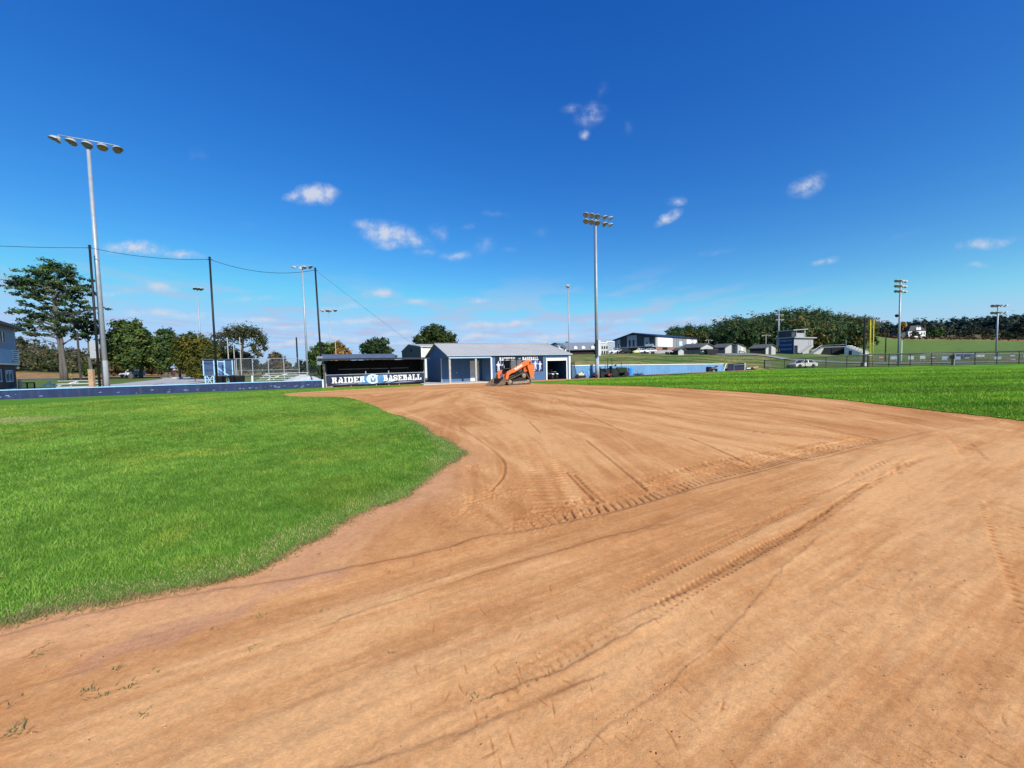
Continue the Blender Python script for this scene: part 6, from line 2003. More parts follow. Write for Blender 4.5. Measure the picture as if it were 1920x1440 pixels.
w = MB(); wq(w, dL_, -.9, 2.0, 2.3, 3.0, 3.35, .12); w.build('canopy_fascia', M_WHITE, o)
w = MB()
for a in (.2, 4.5, 9, 13.5):
    p_ = dL_ * a + n_ * 2.9; w.box(p_.x - .12, p_.x + .12, p_.y - .12, p_.y + .12, -.6, 2.05)
w.build('canopy_post', M_DKGREY, o)

# ---- long low school wing with grey roof
a0 = at(1071, 122); a1 = at(1128, 122)
L_ = a1.x - a0.x
o = thing('school_wing', 'long low school wing with grey roof and small white dormers', 'school', (a0.x - 1.5, 122, a0.z - .5), R(4))
zt = zat(1100, 641.5, 126) - a0.z + .5; zb_ = zat(1100, 655.5, 121) - a0.z + .5
w = MB(); w.box(0, L_ + 1.5, .6, 9, -.5, zb_); w.build('wall', mat('wing_dark_brick', (.035, .022, .022), .9), o)
w = MB(); w.prism([(-.4, zb_ - .05), (-.4, zb_ + .12), (5.0, zt), (10, zb_ + .1), (10, zb_ - .05)], 'x', -.4, L_ + 1.6); w.build('roof', mat('wing_roof', (.20, .22, .24), .7, var=.1), o)
for k, px in enumerate((1080, 1095, 1113)):
    x = at(px, 122).x - a0.x + 1.5
    w = MB(); w.prism([(x - .55, zb_ + .35), (x + .55, zb_ + .35), (x + .55, zb_ + .95), (x, zb_ + 1.3), (x - .55, zb_ + .95)], 'y', .2, 2.2); w.build('dormer', M_WHITE, o)
# white entrance block
a0 = at(1126, 121); o = thing('entrance_block', 'white two storey entrance block between the school wing and gym', 'building', (a0.x, 121, a0.z - .4), R(6))
wd_ = at(1153, 121).x - a0.x
zt = zat(1130, 643, 121) - a0.z + .4
w = MB(); w.box(0, wd_ * .48, 0, 8, -.3, zt); w.build('front_wall', mat('entrance_white', (.50, .50, .47), .6), o)
w = MB(); w.box(wd_ * .48 + .01, wd_, .8, 8, -.3, zt + .25); w.build('rear_wall', mat('entrance_grey', (.34, .36, .38), .6), o)
w = MB(); w.box(-.15, wd_ * .48 + .02, -.15, 8.1, zt + .003, zt + .22); w.box(wd_ * .48 + .03, wd_ + .1, .65, 8.1, zt + .253, zt + .5); w.build('roof_edge', M_WHITE, o)
for k in range(3):
    for j in range(2):
        w = MB(); w.box(.35 + k * .75, .8 + k * .75, -.03, .02, .5 + j * 1.5, 1.4 + j * 1.5); w.build('window', M_GLASS, o)
# small gabled house behind the field house roof
a0 = at(1040, 104); o = thing('gabled_house', 'small white house with dark gable peeking over the field house roof', 'house', (a0.x, 104, a0.z), R(10))
wd_ = at(1063, 104).x - a0.x
z0 = zat(1040, 652, 104) - a0.z; z1 = zat(1040, 642.5, 104) - a0.z
w = MB(); w.prism([(-.3, 0), (1.2, 0), (1.2, z0), (.3, z1 - .1), (-.5, z0)], 'y', -.02, 6); w.build('gable_wall', M_CHAR, o)
w = MB(); w.box(1.21, wd_, .2, 6, 0, z0); w.build('wall', M_WHITE, o)
w = MB(); w.add([(.3, -.3, z1), (2.6, -.3, z0 + .05), (wd_ + .2, -.3, z0 + .05), (wd_ - .8, 3, z1 + .1), (.3, 3, z1 + .1), (.3, -.3, z1 - .12), (2.6, -.3, z0 - .1), (wd_ + .2, -.3, z0 - .1), (wd_ - .8, 3, z1 - .05), (.3, 3, z1 - .05)],
                [(0, 1, 2, 3, 4), (9, 8, 7, 6, 5), (0, 5, 6, 1), (1, 6, 7, 2), (2, 7, 8, 3), (3, 8, 9, 4), (4, 9, 5, 0)]); w.build('roof', mat('slate_house_roof', (.12, .14, .17), .7), o)
for x in (1.55, 2.6):
    w = MB(); w.box(x, x + .4, .14, .19, z0 - 1.3, z0 - .4); w.build('window', M_GLASS, o)


# ---- little sheds
def shed(label, px0, px1, pyt, pyr, pyb, Y, ang, frac, wallm, frontm, depth=6.0, door=None, extra=None):
    """gable end to the right, eave side to the left; frac is the share of the width taken by the eave side"""
    a = at(px0, Y); b = at(px1, Y)
    W = (b.x - a.x)
    o = thing('storage_shed', label, 'shed', (a.x, Y, a.z), 0, 'low sheds below the wooded hill')
    ze_ = zat((px0 + px1) / 2, pyr, Y) - a.z; zr_ = zat((px0 + px1) / 2, pyt, Y) - a.z
    xs = W * frac; gw = W - xs
    C_ = (xs, 0); Rr = (W, gw * .35); Lf = (0, xs * .55 + .4)
    n = Vector((Rr[0] - C_[0], Rr[1] - C_[1], 0)); m = Vector((Lf[0] - C_[0], Lf[1] - C_[1], 0))
    apex = Vector((C_[0], C_[1], 0)) + n * .5
    w = MB()
    vs = [(C_[0], C_[1], -.4), (Rr[0], Rr[1], -.4), (Rr[0], Rr[1], ze_), (apex.x, apex.y, zr_ - .05), (C_[0], C_[1], ze_)]
    w.add(vs + [(x + m.x * .02, y + m.y * .02 + .05, z) for x, y, z in vs], [(0, 1, 2, 3, 4), (9, 8, 7, 6, 5)] + [(i, i + 5, (i + 1) % 5 + 5, (i + 1) % 5) for i in range(5)])
    w.build('gable_wall', frontm, o)
    w = MB()
    vs = [(C_[0] - .01, C_[1], -.4), (Lf[0], Lf[1], -.4), (Lf[0], Lf[1], ze_), (C_[0] - .01, C_[1], ze_)]
    w.add(vs + [(x + .05, y + .08, z) for x, y, z in vs], [(0, 1, 2, 3), (7, 6, 5, 4), (0, 4, 5, 1), (1, 5, 6, 2), (2, 6, 7, 3), (3, 7, 4, 0)])
    w.build('side_wall', wallm, o)
    w = MB()
    f = -m.normalized() * .35
    th_ = .14
    for (e, side) in (((C_[0], C_[1]), -1), ((Rr[0], Rr[1]), 1)):
        E = Vector((e[0], e[1], ze_)) + n.normalized() * (.35 * side) + Vector((0, 0, -.10)) + f
        A_ = Vector((apex.x, apex.y, zr_)) + f
        Bk = A_ + m * 1.05 - f; Ek = E + m * 1.05 - f
        vs = [E, A_, Bk, Ek]; vs = vs + [v + Vector((0, 0, th_)) for v in vs]
        w.add([tuple(v) for v in vs], [(3, 2, 1, 0), (4, 5, 6, 7), (0, 1, 5, 4), (1, 2, 6, 5), (2, 3, 7, 6), (3, 0, 4, 7)])
    w.build('roof', M_SHINGLE, o)
    nn = n.normalized(); out = Vector((nn.y, -nn.x, 0))
    if door:
        w = MB()
        for (t0, t1, z0_, z1_) in door:
            p0 = Vector((C_[0], C_[1], 0)) + n * t0 + out * .04; p1 = Vector((C_[0], C_[1], 0)) + n * t1 + out * .04
            w.add([(p0.x, p0.y, z0_), (p1.x, p1.y, z0_), (p1.x, p1.y, z1_), (p0.x, p0.y, z1_)] + [(p0.x - out.x * .03, p0.y - out.y * .03, z0_), (p1.x - out.x * .03, p1.y - out.y * .03, z0_), (p1.x - out.x * .03, p1.y - out.y * .03, z1_), (p0.x - out.x * .03, p0.y - out.y * .03, z1_)],
                  [(0, 1, 2, 3), (7, 6, 5, 4), (0, 4, 5, 1), (1, 5, 6, 2), (2, 6, 7, 3), (3, 7, 4, 0)])
        w.build('door', M_CHAR, o)
    return o


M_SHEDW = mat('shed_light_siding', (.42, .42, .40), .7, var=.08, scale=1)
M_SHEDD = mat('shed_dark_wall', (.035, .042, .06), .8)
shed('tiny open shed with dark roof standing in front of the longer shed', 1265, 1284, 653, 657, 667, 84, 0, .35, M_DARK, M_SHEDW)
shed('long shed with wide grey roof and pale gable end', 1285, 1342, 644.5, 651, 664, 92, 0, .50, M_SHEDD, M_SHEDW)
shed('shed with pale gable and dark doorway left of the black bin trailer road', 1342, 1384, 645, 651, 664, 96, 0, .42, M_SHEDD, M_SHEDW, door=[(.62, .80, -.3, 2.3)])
a = at(1383, 96); o = thing('lean_to', 'low pale lean-to annex joined to the right end of the sheds', 'shed', (a.x, 96, a.z), R(14))
wd_ = at(1402, 96).x - a.x
w = MB(); w.prism([(0, -.3), (wd_, -.3), (wd_, 1.4), (0, 2.3)], 'y', 0, 4); w.build('wall', M_SHEDW, o)
w = MB(); w.prism([(-.1, 2.33), (wd_ + .2, 1.40), (wd_ + .2, 1.5), (-.1, 2.43)], 'y', -.2, 4.2); w.build('roof', M_SHINGLE, o)
w = MB(); w.box(wd_ * .42, wd_ * .64, -.04, -.005, .5, 1.4); w.build('sign_board', M_WHITE, o)
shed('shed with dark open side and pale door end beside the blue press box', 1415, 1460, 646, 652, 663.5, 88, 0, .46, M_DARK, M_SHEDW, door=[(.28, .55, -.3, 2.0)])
# dumpster and small things
a = at(1326.5, 83); o = thing('dumpster', 'low black dumpster in front of the pale gable shed', 'dumpster', (a.x, 83, a.z), R(6))
w = MB(); w.prism([(0, .1), (2.3, .1), (2.5, 1.05), (-.1, 1.05)], 'y', 0, 1.4); w.build('tub', M_BLACK, o)
w = MB(); w.prism([(-.1, 1.053), (2.5, 1.053), (2.4, 1.18), (0, 1.25)], 'y', -.05, 1.5); w.build('lid', M_DKGREY, o)
a = at(1319, 84); o = thing('garden_tractor', 'small white garden tractor left of the black dumpster', 'tractor', (a.x, 84, a.z), R(20))
w = MB(); w.prism([(-.6, .25), (.6, .25), (.65, .55), (.2, .7), (-.2, .6), (-.6, .8)], 'y', -.3, .3); w.build('body', mat('cream_dull', (.6, .57, .45), .6), o)
for x, r_ in ((-.4, .3), (.5, .22)):
    for y in (-.35, .35):
        wheel(o, (x, y, r_), r_, .18)
w = MB(); w.prism([(-.6, .8), (-.3, .75), (-.42, 1.15), (-.62, 1.15)], 'y', -.2, .2); w.build('seat', M_BLACK, o)
# pickup with boat of wood beside sheds: pale wall and bent pipe
a = at(1217, 112); b = at(1266, 108); v = b - a
o = thing('concrete_barrier', 'long low white concrete barrier below the gym brick', 'barrier', (a.x, a.y, a.z - .1), math.atan2(v.y, v.x))
L_ = math.hypot(v.x, v.y)
w = MB(); w.prism([(-.3, 0), (.3, 0), (.14, .75), (-.14, .75)], 'x', 0, L_); w.build('barrier_body', mat('pale_barrier', (.60, .58, .55), .8), o)
w = MB(); w.box(0, L_, -.05, .05, .752, .80); w.build('cap', M_WHITE, o)
b0 = at(1199.5, 98); o = thing('bent_pipe', 'tall white pipe with a bent top on the grass bank', 'pipe', (b0.x, b0.y, b0.z), 0)
hz = zat(1199, 653, 98) - b0.z
w = MB(); w.tube([(0, 0, -.1), (0, 0, hz * .75), (-.15, 0, hz * .95), (-.5, 0, hz)], .09, 8); w.build('tube', M_WHITE, o, smooth=True)
w = MB(); w.lathe([(.14, 0), (.14, .08)], (0, 0, .0), (0, 0, 1), 10); w.build('flange', M_GALV, o)
b0 = at(1192, 92); o = thing('storage_tank', 'small pale yellow tank lying on the grass bank', 'tank', (b0.x, b0.y, b0.z + .35), R(5))
w = MB(); w.lathe([(.1, -.75), (.3, -.65), (.36, -.4), (.36, .4), (.3, .65), (.1, .75)], (0, 0, 0), (1, 0, 0), 14); w.build('shell', mat('pale_yellow', (.62, .55, .25), .6), o, smooth=True)
for x in (-.4, .4):
    w = MB(); w.box(x - .06, x + .06, -.3, .3, -.45, -.25); w.build('foot', M_BLACK, o)
for k, (px, Y, lb) in enumerate([(1224, 88, 'small dark utility box alone on the grass bank'), (1251, 86, 'left of two dark utility boxes near the tiny shed'), (1259.5, 86, 'right of two dark utility boxes near the tiny shed')]):
    b0 = at(px, Y); o = thing('utility_box', lb, 'utility box', (b0.x, b0.y, b0.z), R(10 * k), 'utility boxes on the grass bank')
    w = MB(); w.prism([(-.35, -.1), (.35, -.1), (.32, .42), (-.32, .52)], 'y', -.25, .25); w.build('box', M_BLACK, o)
    w = MB(); w.prism([(-.38, .50), (.38, .40), (.38, .46), (-.38, .57)], 'y', -.28, .28); w.build('lid', M_DKGREY, o)
# pile of junk past the bullpen screen
vs_lab = at(1406, 58.2)
o = thing('scrap_pile', 'heap of logs and broken boards at the end of the bullpen', 'scrap pile', (vs_lab.x, vs_lab.y, vs_lab.z), R(15))
for k in range(14):
    x = -.9 + 1.8 * random.random(); y = random.uniform(-.4, .4); l = random.uniform(.3, .7); a_ = random.uniform(-.5, .5); z = .1 + .32 * random.random() * (1 - abs(x))
    w = MB(); w.tube([(x - l * math.cos(a_), y - l * math.sin(a_) * .4, z), (x + l * math.cos(a_), y + l * math.sin(a_) * .4, z + random.uniform(-.1, .15))], random.uniform(.05, .13), 7)
    w.build('log' if k % 3 else 'board', [M_WOOD, M_DKBARK, mat('red_brown_board', (.22, .07, .05), .8), M_WHITE][k % 4], o)
b0 = at(1300, 55.5); o = thing('red_mat', 'folded red tarp on the grass just above the pale blue wall', 'tarp', (b0.x, b0.y, b0.z), R(24))
w = MB(); w.prism([(-.9, 0), (1.1, .0), (1.0, .14), (.4, .22), (-.3, .16), (-.8, .2)], 'y', -.5, .5); w.build('fold', mat('red_tarp', (.38, .09, .08), .7), o)

# ---- football press box
a = at(1461.5, 97); b = at(1488, 94.5); c = at(1526, 99)
v = b - a
o = thing('press_box', 'grey football press box with blue banner wall and stacked flat roofs', 'press box', (a.x, a.y, a.z - .3), math.atan2(v.y, v.x))
L1 = math.hypot(v.x, v.y); ang0 = math.atan2(v.y, v.x)
zt1 = zat(1475, 634, 96) - a.z + .3
w = MB(); w.box(0, L1, 0, .3, 0, zt1); w.build('blue_wall', mat('press_navy', (.022, .040, .13), .6), o)
w = MB()
for j in range(3):
    for k in range(7):
        x = .25 + k * (L1 - .6) / 7; z = zt1 - .9 - j * 1.05
        w.add([(x, -.012, z), (x + .22, -.012, z + .05), (x + .30, -.012, z + .5), (x + .05, -.012, z + .42)], [(0, 1, 2, 3)])
w.build('wall_lettering', mat('pale_blue_letters', (.16, .24, .42), .6), o)
v2 = c - b; L2 = math.hypot(v2.x, v2.y)
rel = math.atan2(v2.y, v2.x) - ang0
Mx = Matrix.Translation((L1, 0, 0)) @ Matrix.Rotation(rel, 4, 'Z')
zt2 = zat(1505, 634, 97) - a.z + .3; zb2 = zat(1505, 648, 97) - a.z + .3
def pb(name, m, *boxes):
    w = MB(); w.M = Mx
    for bx_ in boxes:
        w.box(*bx_)
    return w.build(name, m, o)
pb('block_wall', M_GREYW, (.02, L2 * .96, .02, 4, zb2, zt2 - .05)); pb('column', M_GREYW, (.02, .3, .03, .4, 0, zb2 - .005), (1.9, L2 * .75, .03, .4, 0, zb2 - .005)); pb('dark_recess', M_DARK, (.31, 1.89, .3, 3, 0, zb2 - .01), (L2 * .76, L2 * .95, 1.0, 3, 0, zb2 - .01))
pb('roof_slab', M_GREYW, (-.6, L2 * 1.02, -.5, 4.2, zt2 - .04, zt2 + .22))
zt3 = zat(1503, 617, 97) - a.z + .3
pb('upper_room', M_CHAR, (.0, 1.7, .5, 3.5, zt2 + .225, zt3 - .5)); pb('upper_wall', M_GREYW, (1.72, L2 * .62, .4, 3.5, zt2 + .225, zt3 - 1.0)); pb('upper_post', M_GREYW, (L2 * .58, L2 * .62, .3, .39, zt2 + .225, zt3 - .1), (1.7, 1.82, .3, .39, zt2 + .225, zt3 - .1))
w = MB(); w.M = Mx; w.prism([(-.2, zt3 - .50), (L2 * .68, zt3 - .08), (L2 * .68, zt3 + .12), (-.2, zt3 - .30)], 'y', .0, 4); w.build('upper_roof', M_GREYW, o)
for yy in (-.9, -.2):
    w = MB(); w.M = Mx; w.beam((2.0, yy, .1), (L2 * .72, yy, zb2 - .1), .30, .5); w.build('stair', mat('stair_grey', (.36, .35, .34), .7), o)
pb('doorway', M_GREYW, (L2 * .80, L2 * .82, -.05, .018, zb2, zt2 - .1), (L2 * .70, L2 * .72, -.05, .018, zb2, zt2 - .1))
# bleachers beyond
a = at(1522, 98); b = at(1545, 98)
o = thing('stand_ramp', 'pale sloping stair ramp between the press box and dark stand', 'ramp', (a.x, a.y, a.z), R(4))
L_ = b.x - a.x
w = MB(); w.prism([(0, -.3), (L_ * .75, -.3), (L_ * 1.05, 1.25), (L_ * .85, 1.3)], 'y', 0, 2); w.build('side_wall', mat('ramp_grey', (.40, .40, .38), .7), o)
w = MB(); w.tube([(0, -.05, .55), (L_ * .85, -.05, 2.1)], .05, 6); w.tube([(.2, -.05, 0), (.2, -.05, .75)], .04, 6); w.build('hand_rail', M_GALV, o)
a = at(1538, 99); b = at(1584, 97); v = b - a; L_ = math.hypot(v.x, v.y)
o = thing('grand_stand', 'dark underside of the football stand with a pale top rail', 'stand', (a.x, a.y, a.z), math.atan2(v.y, v.x))
h_ = zat(1560, 649.5, 98) - a.z
w = MB(); w.box(0, L_, 0, 4, -.3, h_ - .25); w.build('stand_body', M_DARK, o)
w = MB(); w.box(-.1, L_ + .1, -.1, .1, h_ - .24, h_ - .05); w.tube([(0, 0, h_ + .35), (L_, 0, h_ + .35)], .04, 6); w.build('top_rail', M_GALV, o)
a = at(1583, 96); b = at(1627, 92); v = b - a; L_ = math.hypot(v.x, v.y)
o = thing('white_bleacher', 'white stepped bleacher end descending right behind the black netting pole', 'bleacher', (a.x, a.y, a.z - .2), math.atan2(v.y, v.x))
h_ = zat(1586, 649, 96) - a.z + .2
pts = [(0, 0), (L_, 0), (L_, .25)]
for k in range(8):
    x = L_ * (1 - (k + 1) / 8); z = .25 + (h_ - .25) * (k + 1) / 8
    pts += [(x + .001, .25 + (h_ - .25) * k / 8 + .12), (x, z)]
w = MB(); w.prism(pts[:2] + pts[2:], 'y', 0, 3); w.build('stepped_side', mat('bleacher_white', (.70, .70, .68), .6), o)
for k in range(7):
    x = L_ * (k + .3) / 8; z = h_ - (h_ - .25) * (k) / 8
    w = MB(); w.box(x, x + .45, -.1, 3, z + .03, z + .12); w.build('seat_row', M_WHITE, o)
w = MB(); w.box(.9, 1.5, -.03, -.005, 0, 1.4); w.build('door', M_CHAR, o)
w = MB(); w.beam((.3, 0, h_), (.3, 0, h_ + 1.4), .1); w.build('rail_post', M_GALV, o)

# ---- hill house
a = at(1690, 232); b = at(1741, 232); W = b.x - a.x
zb0 = zat(1715, 629.5, 232)
o = thing('hill_house', 'white farmhouse with dark roof and dormers on the hill', 'house', (a.x, 232, zb0), R(5))
w = MB(); w.box(W * .28, W * .98, 0, 9, -1, 2.9); w.build('wall', M_WHITE, o)
w = MB(); w.prism([(W * .26, 2.9), (W * .34, 6.0), (W * .72, 6.2), (W * 1.0, 2.9)], 'y', -.3, 9); w.build('roof', M_SHINGLE, o)
for x in (.58, .68):
    w = MB(); w.prism([(W * x - .7, 3.4), (W * x + .7, 3.4), (W * x + .7, 4.6), (W * x, 5.3), (W * x - .7, 4.6)], 'y', -.8, 1); w.build('dormer', M_WHITE, o)
w = MB(); w.box(W * .38, W * .43, 3, 4, 6.1, 8.2); w.build('chimney', M_WHITE, o)
w = MB(); w.box(W * .42, W * .72, -.06, -.01, -.1, 2.4); w.build('porch', M_CHAR, o)
w = MB(); w.prism([(0, -1), (W * .27, -1), (W * .27, 2.6), (W * .2, 2.4), (0, .9)], 'y', 1, 7); w.build('garage_wing', M_SHINGLE, o)
for x in (.32, .80, .9):
    w = MB(); w.box(W * x, W * x + .8, -.06, -.01, .6, 2.0); w.build('window', M_GLASS, o)

# ---- the outfield fence and what stands behind it
FA = FEN_A.copy(); FB = FEN_B.copy(); FC = FEN_C.copy()
for p_ in (FA, FB, FC):
    p_.z = 0
fence('black outfield fence section with the cream car behind it', 'outfield_fence', FA, FB, 1.40, zat(1627, 664.5, FB.y), 5, M_BLINK, M_BLACK, .04, rr_=.075, thick_posts=(0, 5))
fence('long black outfield fence section right of the foul pole', 'outfield_fence', FB, FC, zat(1627, 664.5, FB.y), zat(1627, 664.5, FB.y), 11, M_BLINK, M_BLACK, .045, rr_=.085)
A = at(1436, 61.5); B = at(1445, 62.5); fence('small pipe gate at the left end of the outfield fence', 'pipe_gate', A, B, 1.0, 1.0, 1, M_LINK, M_GALV, .03)
o = thing('ball_bin', 'black box on a grey stand beyond the outfield fence', 'bin', (lambda q_: (q_.x, q_.y, q_.z))(at(1784.5, 58.3)), 0)
w = MB(); w.box(-.18, .22, -.2, .2, 1.05, 1.55); w.build('box', M_BLACK, o, bevel=.02)
w = MB(); w.box(-.02, .14, -.08, .08, 0, 1.045); w.build('stand', mat('dark_green_post', (.04, .07, .05), .6), o)
w = MB(); w.box(.23, .29, -.2, .2, .98, 1.6); w.box(.28, .36, -.05, .05, 0, .97); w.build('side_board', M_WHITE, o)
w = MB(); w.beam((-.75, 0, 1.02), (-.19, 0, 1.02), .06); w.build('arm', M_BLACK, o)
o = thing('score_table', 'dark pedestal with a pale square bin at the black netting pole', 'pedestal', (lambda q_: (q_.x, q_.y, q_.z))(at(1619, 62.4)), 0)
w = MB(); w.box(-.3, .0, -.2, .2, 0, .65); w.build('dark_box', M_BLACK, o)
w = MB(); w.box(.02, .32, -.2, .2, .05, .62); w.build('pale_box', M_WHITE, o)
# small blue roofed shelter
a = at(1818, 88); b = at(1850, 88); W = b.x - a.x
o = thing('field_shelter', 'blue roofed shelter with white banner behind the outfield fence', 'shelter', (a.x, 88, a.z), R(3))
zr_ = zat(1835, 662.5, 88) - a.z
w = MB(); w.prism([(0, zr_ * .60), (W * .28, zr_), (W, zr_ - .02), (W, zr_ * .78), (W * .42, zr_ * .78)], 'y', 0, 3); w.build('roof', mat('steel_blue_roof', (.07, .13, .22), .5), o)
w = MB(); w.prism([(W * .06, 0), (W * .4, 0), (W * .4, zr_ * .77), (W * .2, zr_ * .77), (W * .06, zr_ * .62)], 'y', .2, 2.8); w.build('end_wall', mat('blue_green_wall', (.05, .10, .13), .7), o)
w = MB(); w.box(W * .41, W * .98, .1, .2, .25, zr_ * .76); w.build('banner', mat('grey_white_banner', (.50, .50, .52), .6, var=.2, scale=2), o)
w = MB()
for x in (.41, .97):
    w.box(W * x - .05, W * x + .05, .21, .31, 0, zr_ * .76)
w.build('post', M_GALV, o)
for k, (px, py0, py1, wpx, Y, colr_, lb) in enumerate([(1813, 668, 675, 11, 84, (.02, .03, .09), 'navy blue sign board left of the blue roofed shelter'), (1676, 668, 674, 13, 80, (.30, .38, .48), 'pale blue sign board by the tall outfield light pole'),
                                                      (1708, 667.5, 674, 10, 80, (.40, .47, .50), 'pale grey sign board hanging beyond the outfield fence'), (1729.5, 667, 673, 10, 80, (.42, .45, .45), 'white and black sign board beyond the outfield fence'),
                                                      (1749, 667, 674, 10, 80, (.11, .07, .06), 'dark brown sign board beyond the outfield fence'), (1771, 668, 675, 10, 80, (.22, .32, .50), 'sky blue sign board left of the black box'),
                                                      (1796, 668, 675, 10, 80, (.17, .26, .42), 'dull blue sign board right of the black box'), (1870, 668, 676, 14, 80, (.20, .28, .38), 'blue sign board at the base of the thin far light pole'),
                                                      (1898, 664, 671, 13, 80, (.13, .12, .13), 'dark grey sign board with pale edge at the right'), (1899, 672.5, 675.5, 13, 79, (.16, .12, .20), 'low purple sign board under the dark grey one'),
                                                      (1652, 667.5, 673, 10, 80, (.20, .10, .08), 'reddish sign board near the thin black post'), (1922, 664, 672, 10, 80, (.12, .15, .19), 'navy and white sign board cut by the right edge')]):
    p0 = P(px, py1, Y); p1 = P(px, py0, Y); wd_ = wpx * Y / FPX
    zg = H(p0.x, Y)
    o = thing('sign_board', lb, 'sign', (p0.x, Y, zg), R(random.uniform(-6, 6)), 'sponsor boards beyond the fence')
    w = MB(); w.box(-wd_ / 2, wd_ / 2, -.03, .0, p0.z - zg, p1.z - zg); w.build('board', mat('sign_paint_%d' % k, colr_, .6, var=.35, scale=4), o)
    w = MB()
    for x in (-wd_ * .4, wd_ * .4):
        w.box(x - .04, x + .04, .001, .07, -.1, p1.z - zg)
    w.build('post', M_GALV, o)
    w = MB(); w.box(-wd_ * .38, wd_ * .38, -.034, -.031, p0.z - zg + (p1.z - p0.z) * .45, p0.z - zg + (p1.z - p0.z) * .68); w.build('stripe', mat('sign_stripe', (.45, .46, .48), .6, var=.4, scale=6), o)
# railings of the football field
A = at(1612, 84); B = at(2010, 80); fence('grey low field railing at the foot of the green slope', 'field_railing', A, B, 1.0, 1.0, 16, M_LINK, M_GALV, .035, mid=False)

# ================================================================== TREES
print('trees ...')
M_LEAF = attr_mat('leaf_surface', .65, spec=.2, translucent=.25)


def leaf_cloud(lobes, n, size, pal, seed, clump=.22, per=34, shell=.55, flatten=1.0, aspect=.55, orient=1.5):
    """many small leaf blades gathered in clumps through the lobes of a crown"""
    g = np.random.default_rng(seed)
    lob = np.array(lobes, float)           # x y z rx ry rz
    wgt = (lob[:, 3] * lob[:, 5]) ** .9 + .02; wgt /= wgt.sum()
    nc = max(8, n // per)
    li = g.choice(len(lob), nc, p=wgt)
    d = g.normal(size=(nc, 3)); d /= np.linalg.norm(d, axis=1)[:, None]
    rr = 1 - shell * g.random(nc) ** 1.6
    cc = lob[li, :3] + d * lob[li, 3:] * rr[:, None]
    cr = clump * lob[li, 3:].mean(1) * (.6 + .8 * g.random(nc))
    ci = g.integers(0, nc, n)
    off = g.normal(size=(n, 3)) * .6
    off[:, 2] *= flatten
    c = cc[ci] + off * cr[ci][:, None]
    od = off / (np.linalg.norm(off, axis=1)[:, None] + 1e-6)
    nrm = g.normal(size=(n, 3)) * .75 + d[ci] * orient * .7 + od * orient * .6 + np.array([0, 0, .45]); nrm /= np.linalg.norm(nrm, axis=1)[:, None]
    t = np.cross(nrm, g.normal(size=(n, 3))); t /= np.linalg.norm(t, axis=1)[:, None] + 1e-9
    b = np.cross(nrm, t)
    s = size * (.6 + .8 * g.random(n))[:, None]
    v = np.stack([c - t * s, c - b * s * aspect, c + t * s, c + b * s * aspect], 1)
    pal = np.array(pal)
    pc = g.random(nc) ** 1.2
    k = np.clip(pc * (len(pal) - 1), 0, len(pal) - 1.001); i = k.astype(int); f = (k - i)[:, None]
    colc = pal[i] * (1 - f) + pal[i + 1] * f
    colr_ = colc[ci] * (.65 + .7 * g.random(n))[:, None] * (.8 + .4 * g.random(nc)[ci])[:, None]
    return v.reshape(-1, 3), np.repeat(colr_[:, None], 4, 1).reshape(-1, 3)


def quads(nv):
    return np.arange(nv, dtype=np.int32).reshape(-1, 4)


def tree(name, label, lobes, Y, base_px, n, size, pal, seed, group=None, trunk_r=.3, trunks=1, bark=None, clump=.22, per=34, shell=.55, flatten=1.0, limbs=True, depth=.85, category='tree', fork=.25):
    b = at(base_px, Y)
    o = thing(name, label, category, (b.x, b.y, b.z), 0, group)
    L = []
    for lb in lobes:
        px, py, rx, ry = lb[:4]; dy = lb[4] if len(lb) > 4 else 0
        p_ = P(px, py, Y + dy)
        s = (Y + dy) / FPX
        L.append((p_.x - b.x, p_.y - b.y, p_.z - b.z, rx * s, rx * s * depth, ry * s))
    v, c = leaf_cloud(L, n, size, pal, seed, clump, per, shell, flatten)
    np_mesh('crown', v, quads(len(v)), M_LEAF, c, o)
    if trunk_r > 0:
        w = MB(); g = random.Random(seed)
        zmin = min(l[2] - l[5] for l in L); zmax = max(l[2] + l[5] for l in L)
        cx = sum(l[0] for l in L) / len(L); cy = sum(l[1] for l in L) / len(L)
        for t in range(trunks):
            x0 = (t - (trunks - 1) / 2) * trunk_r * 2.1
            zt = zmin + (zmax - zmin) * .72
            pts = []
            for k in range(8):
                u = k / 7
                pts.append((x0 + (cx - x0) * u ** 1.5 * .8 + g.gauss(0, .12) * trunk_r * 2 * (k > 0), cy * u + g.gauss(0, .1) * trunk_r, -.3 + zt * u))
            w.tube(pts, [trunk_r * (1.25 - .25 * min(1, k * 2) - .55 * k / 7) for k in range(8)], 9)
            if limbs:
                for l in L:
                    u = max(fork, min(.95, (l[2] - l[5] * .5) / zt - .12 * g.random())); f_ = u * 7; i = int(min(6, f_)); a_ = Vector(pts[i]).lerp(Vector(pts[i + 1]), f_ - i)
                    e = Vector((l[0] + l[3] * .5 * (1 if l[0] > cx else -1) * g.random(), l[1], l[2])); m1 = a_.lerp(e, .5) + Vector((g.gauss(0, .2), g.gauss(0, .2), -.1 * l[5] + g.gauss(0, .15)))
                    w.tube([a_, m1, e], [trunk_r * .36, trunk_r * .22, trunk_r * .08], 6)
                    for _ in range(3):
                        e2 = e + Vector((g.uniform(-1, 1) * l[3], g.uniform(-1, 1) * l[4], g.uniform(-.3, .8) * l[5])) * .7
                        w.tube([m1.lerp(e, .6), e2], [trunk_r * .14, trunk_r * .04], 5)
        w.build('trunk', bark or M_BARK, o, smooth=True)
    return o


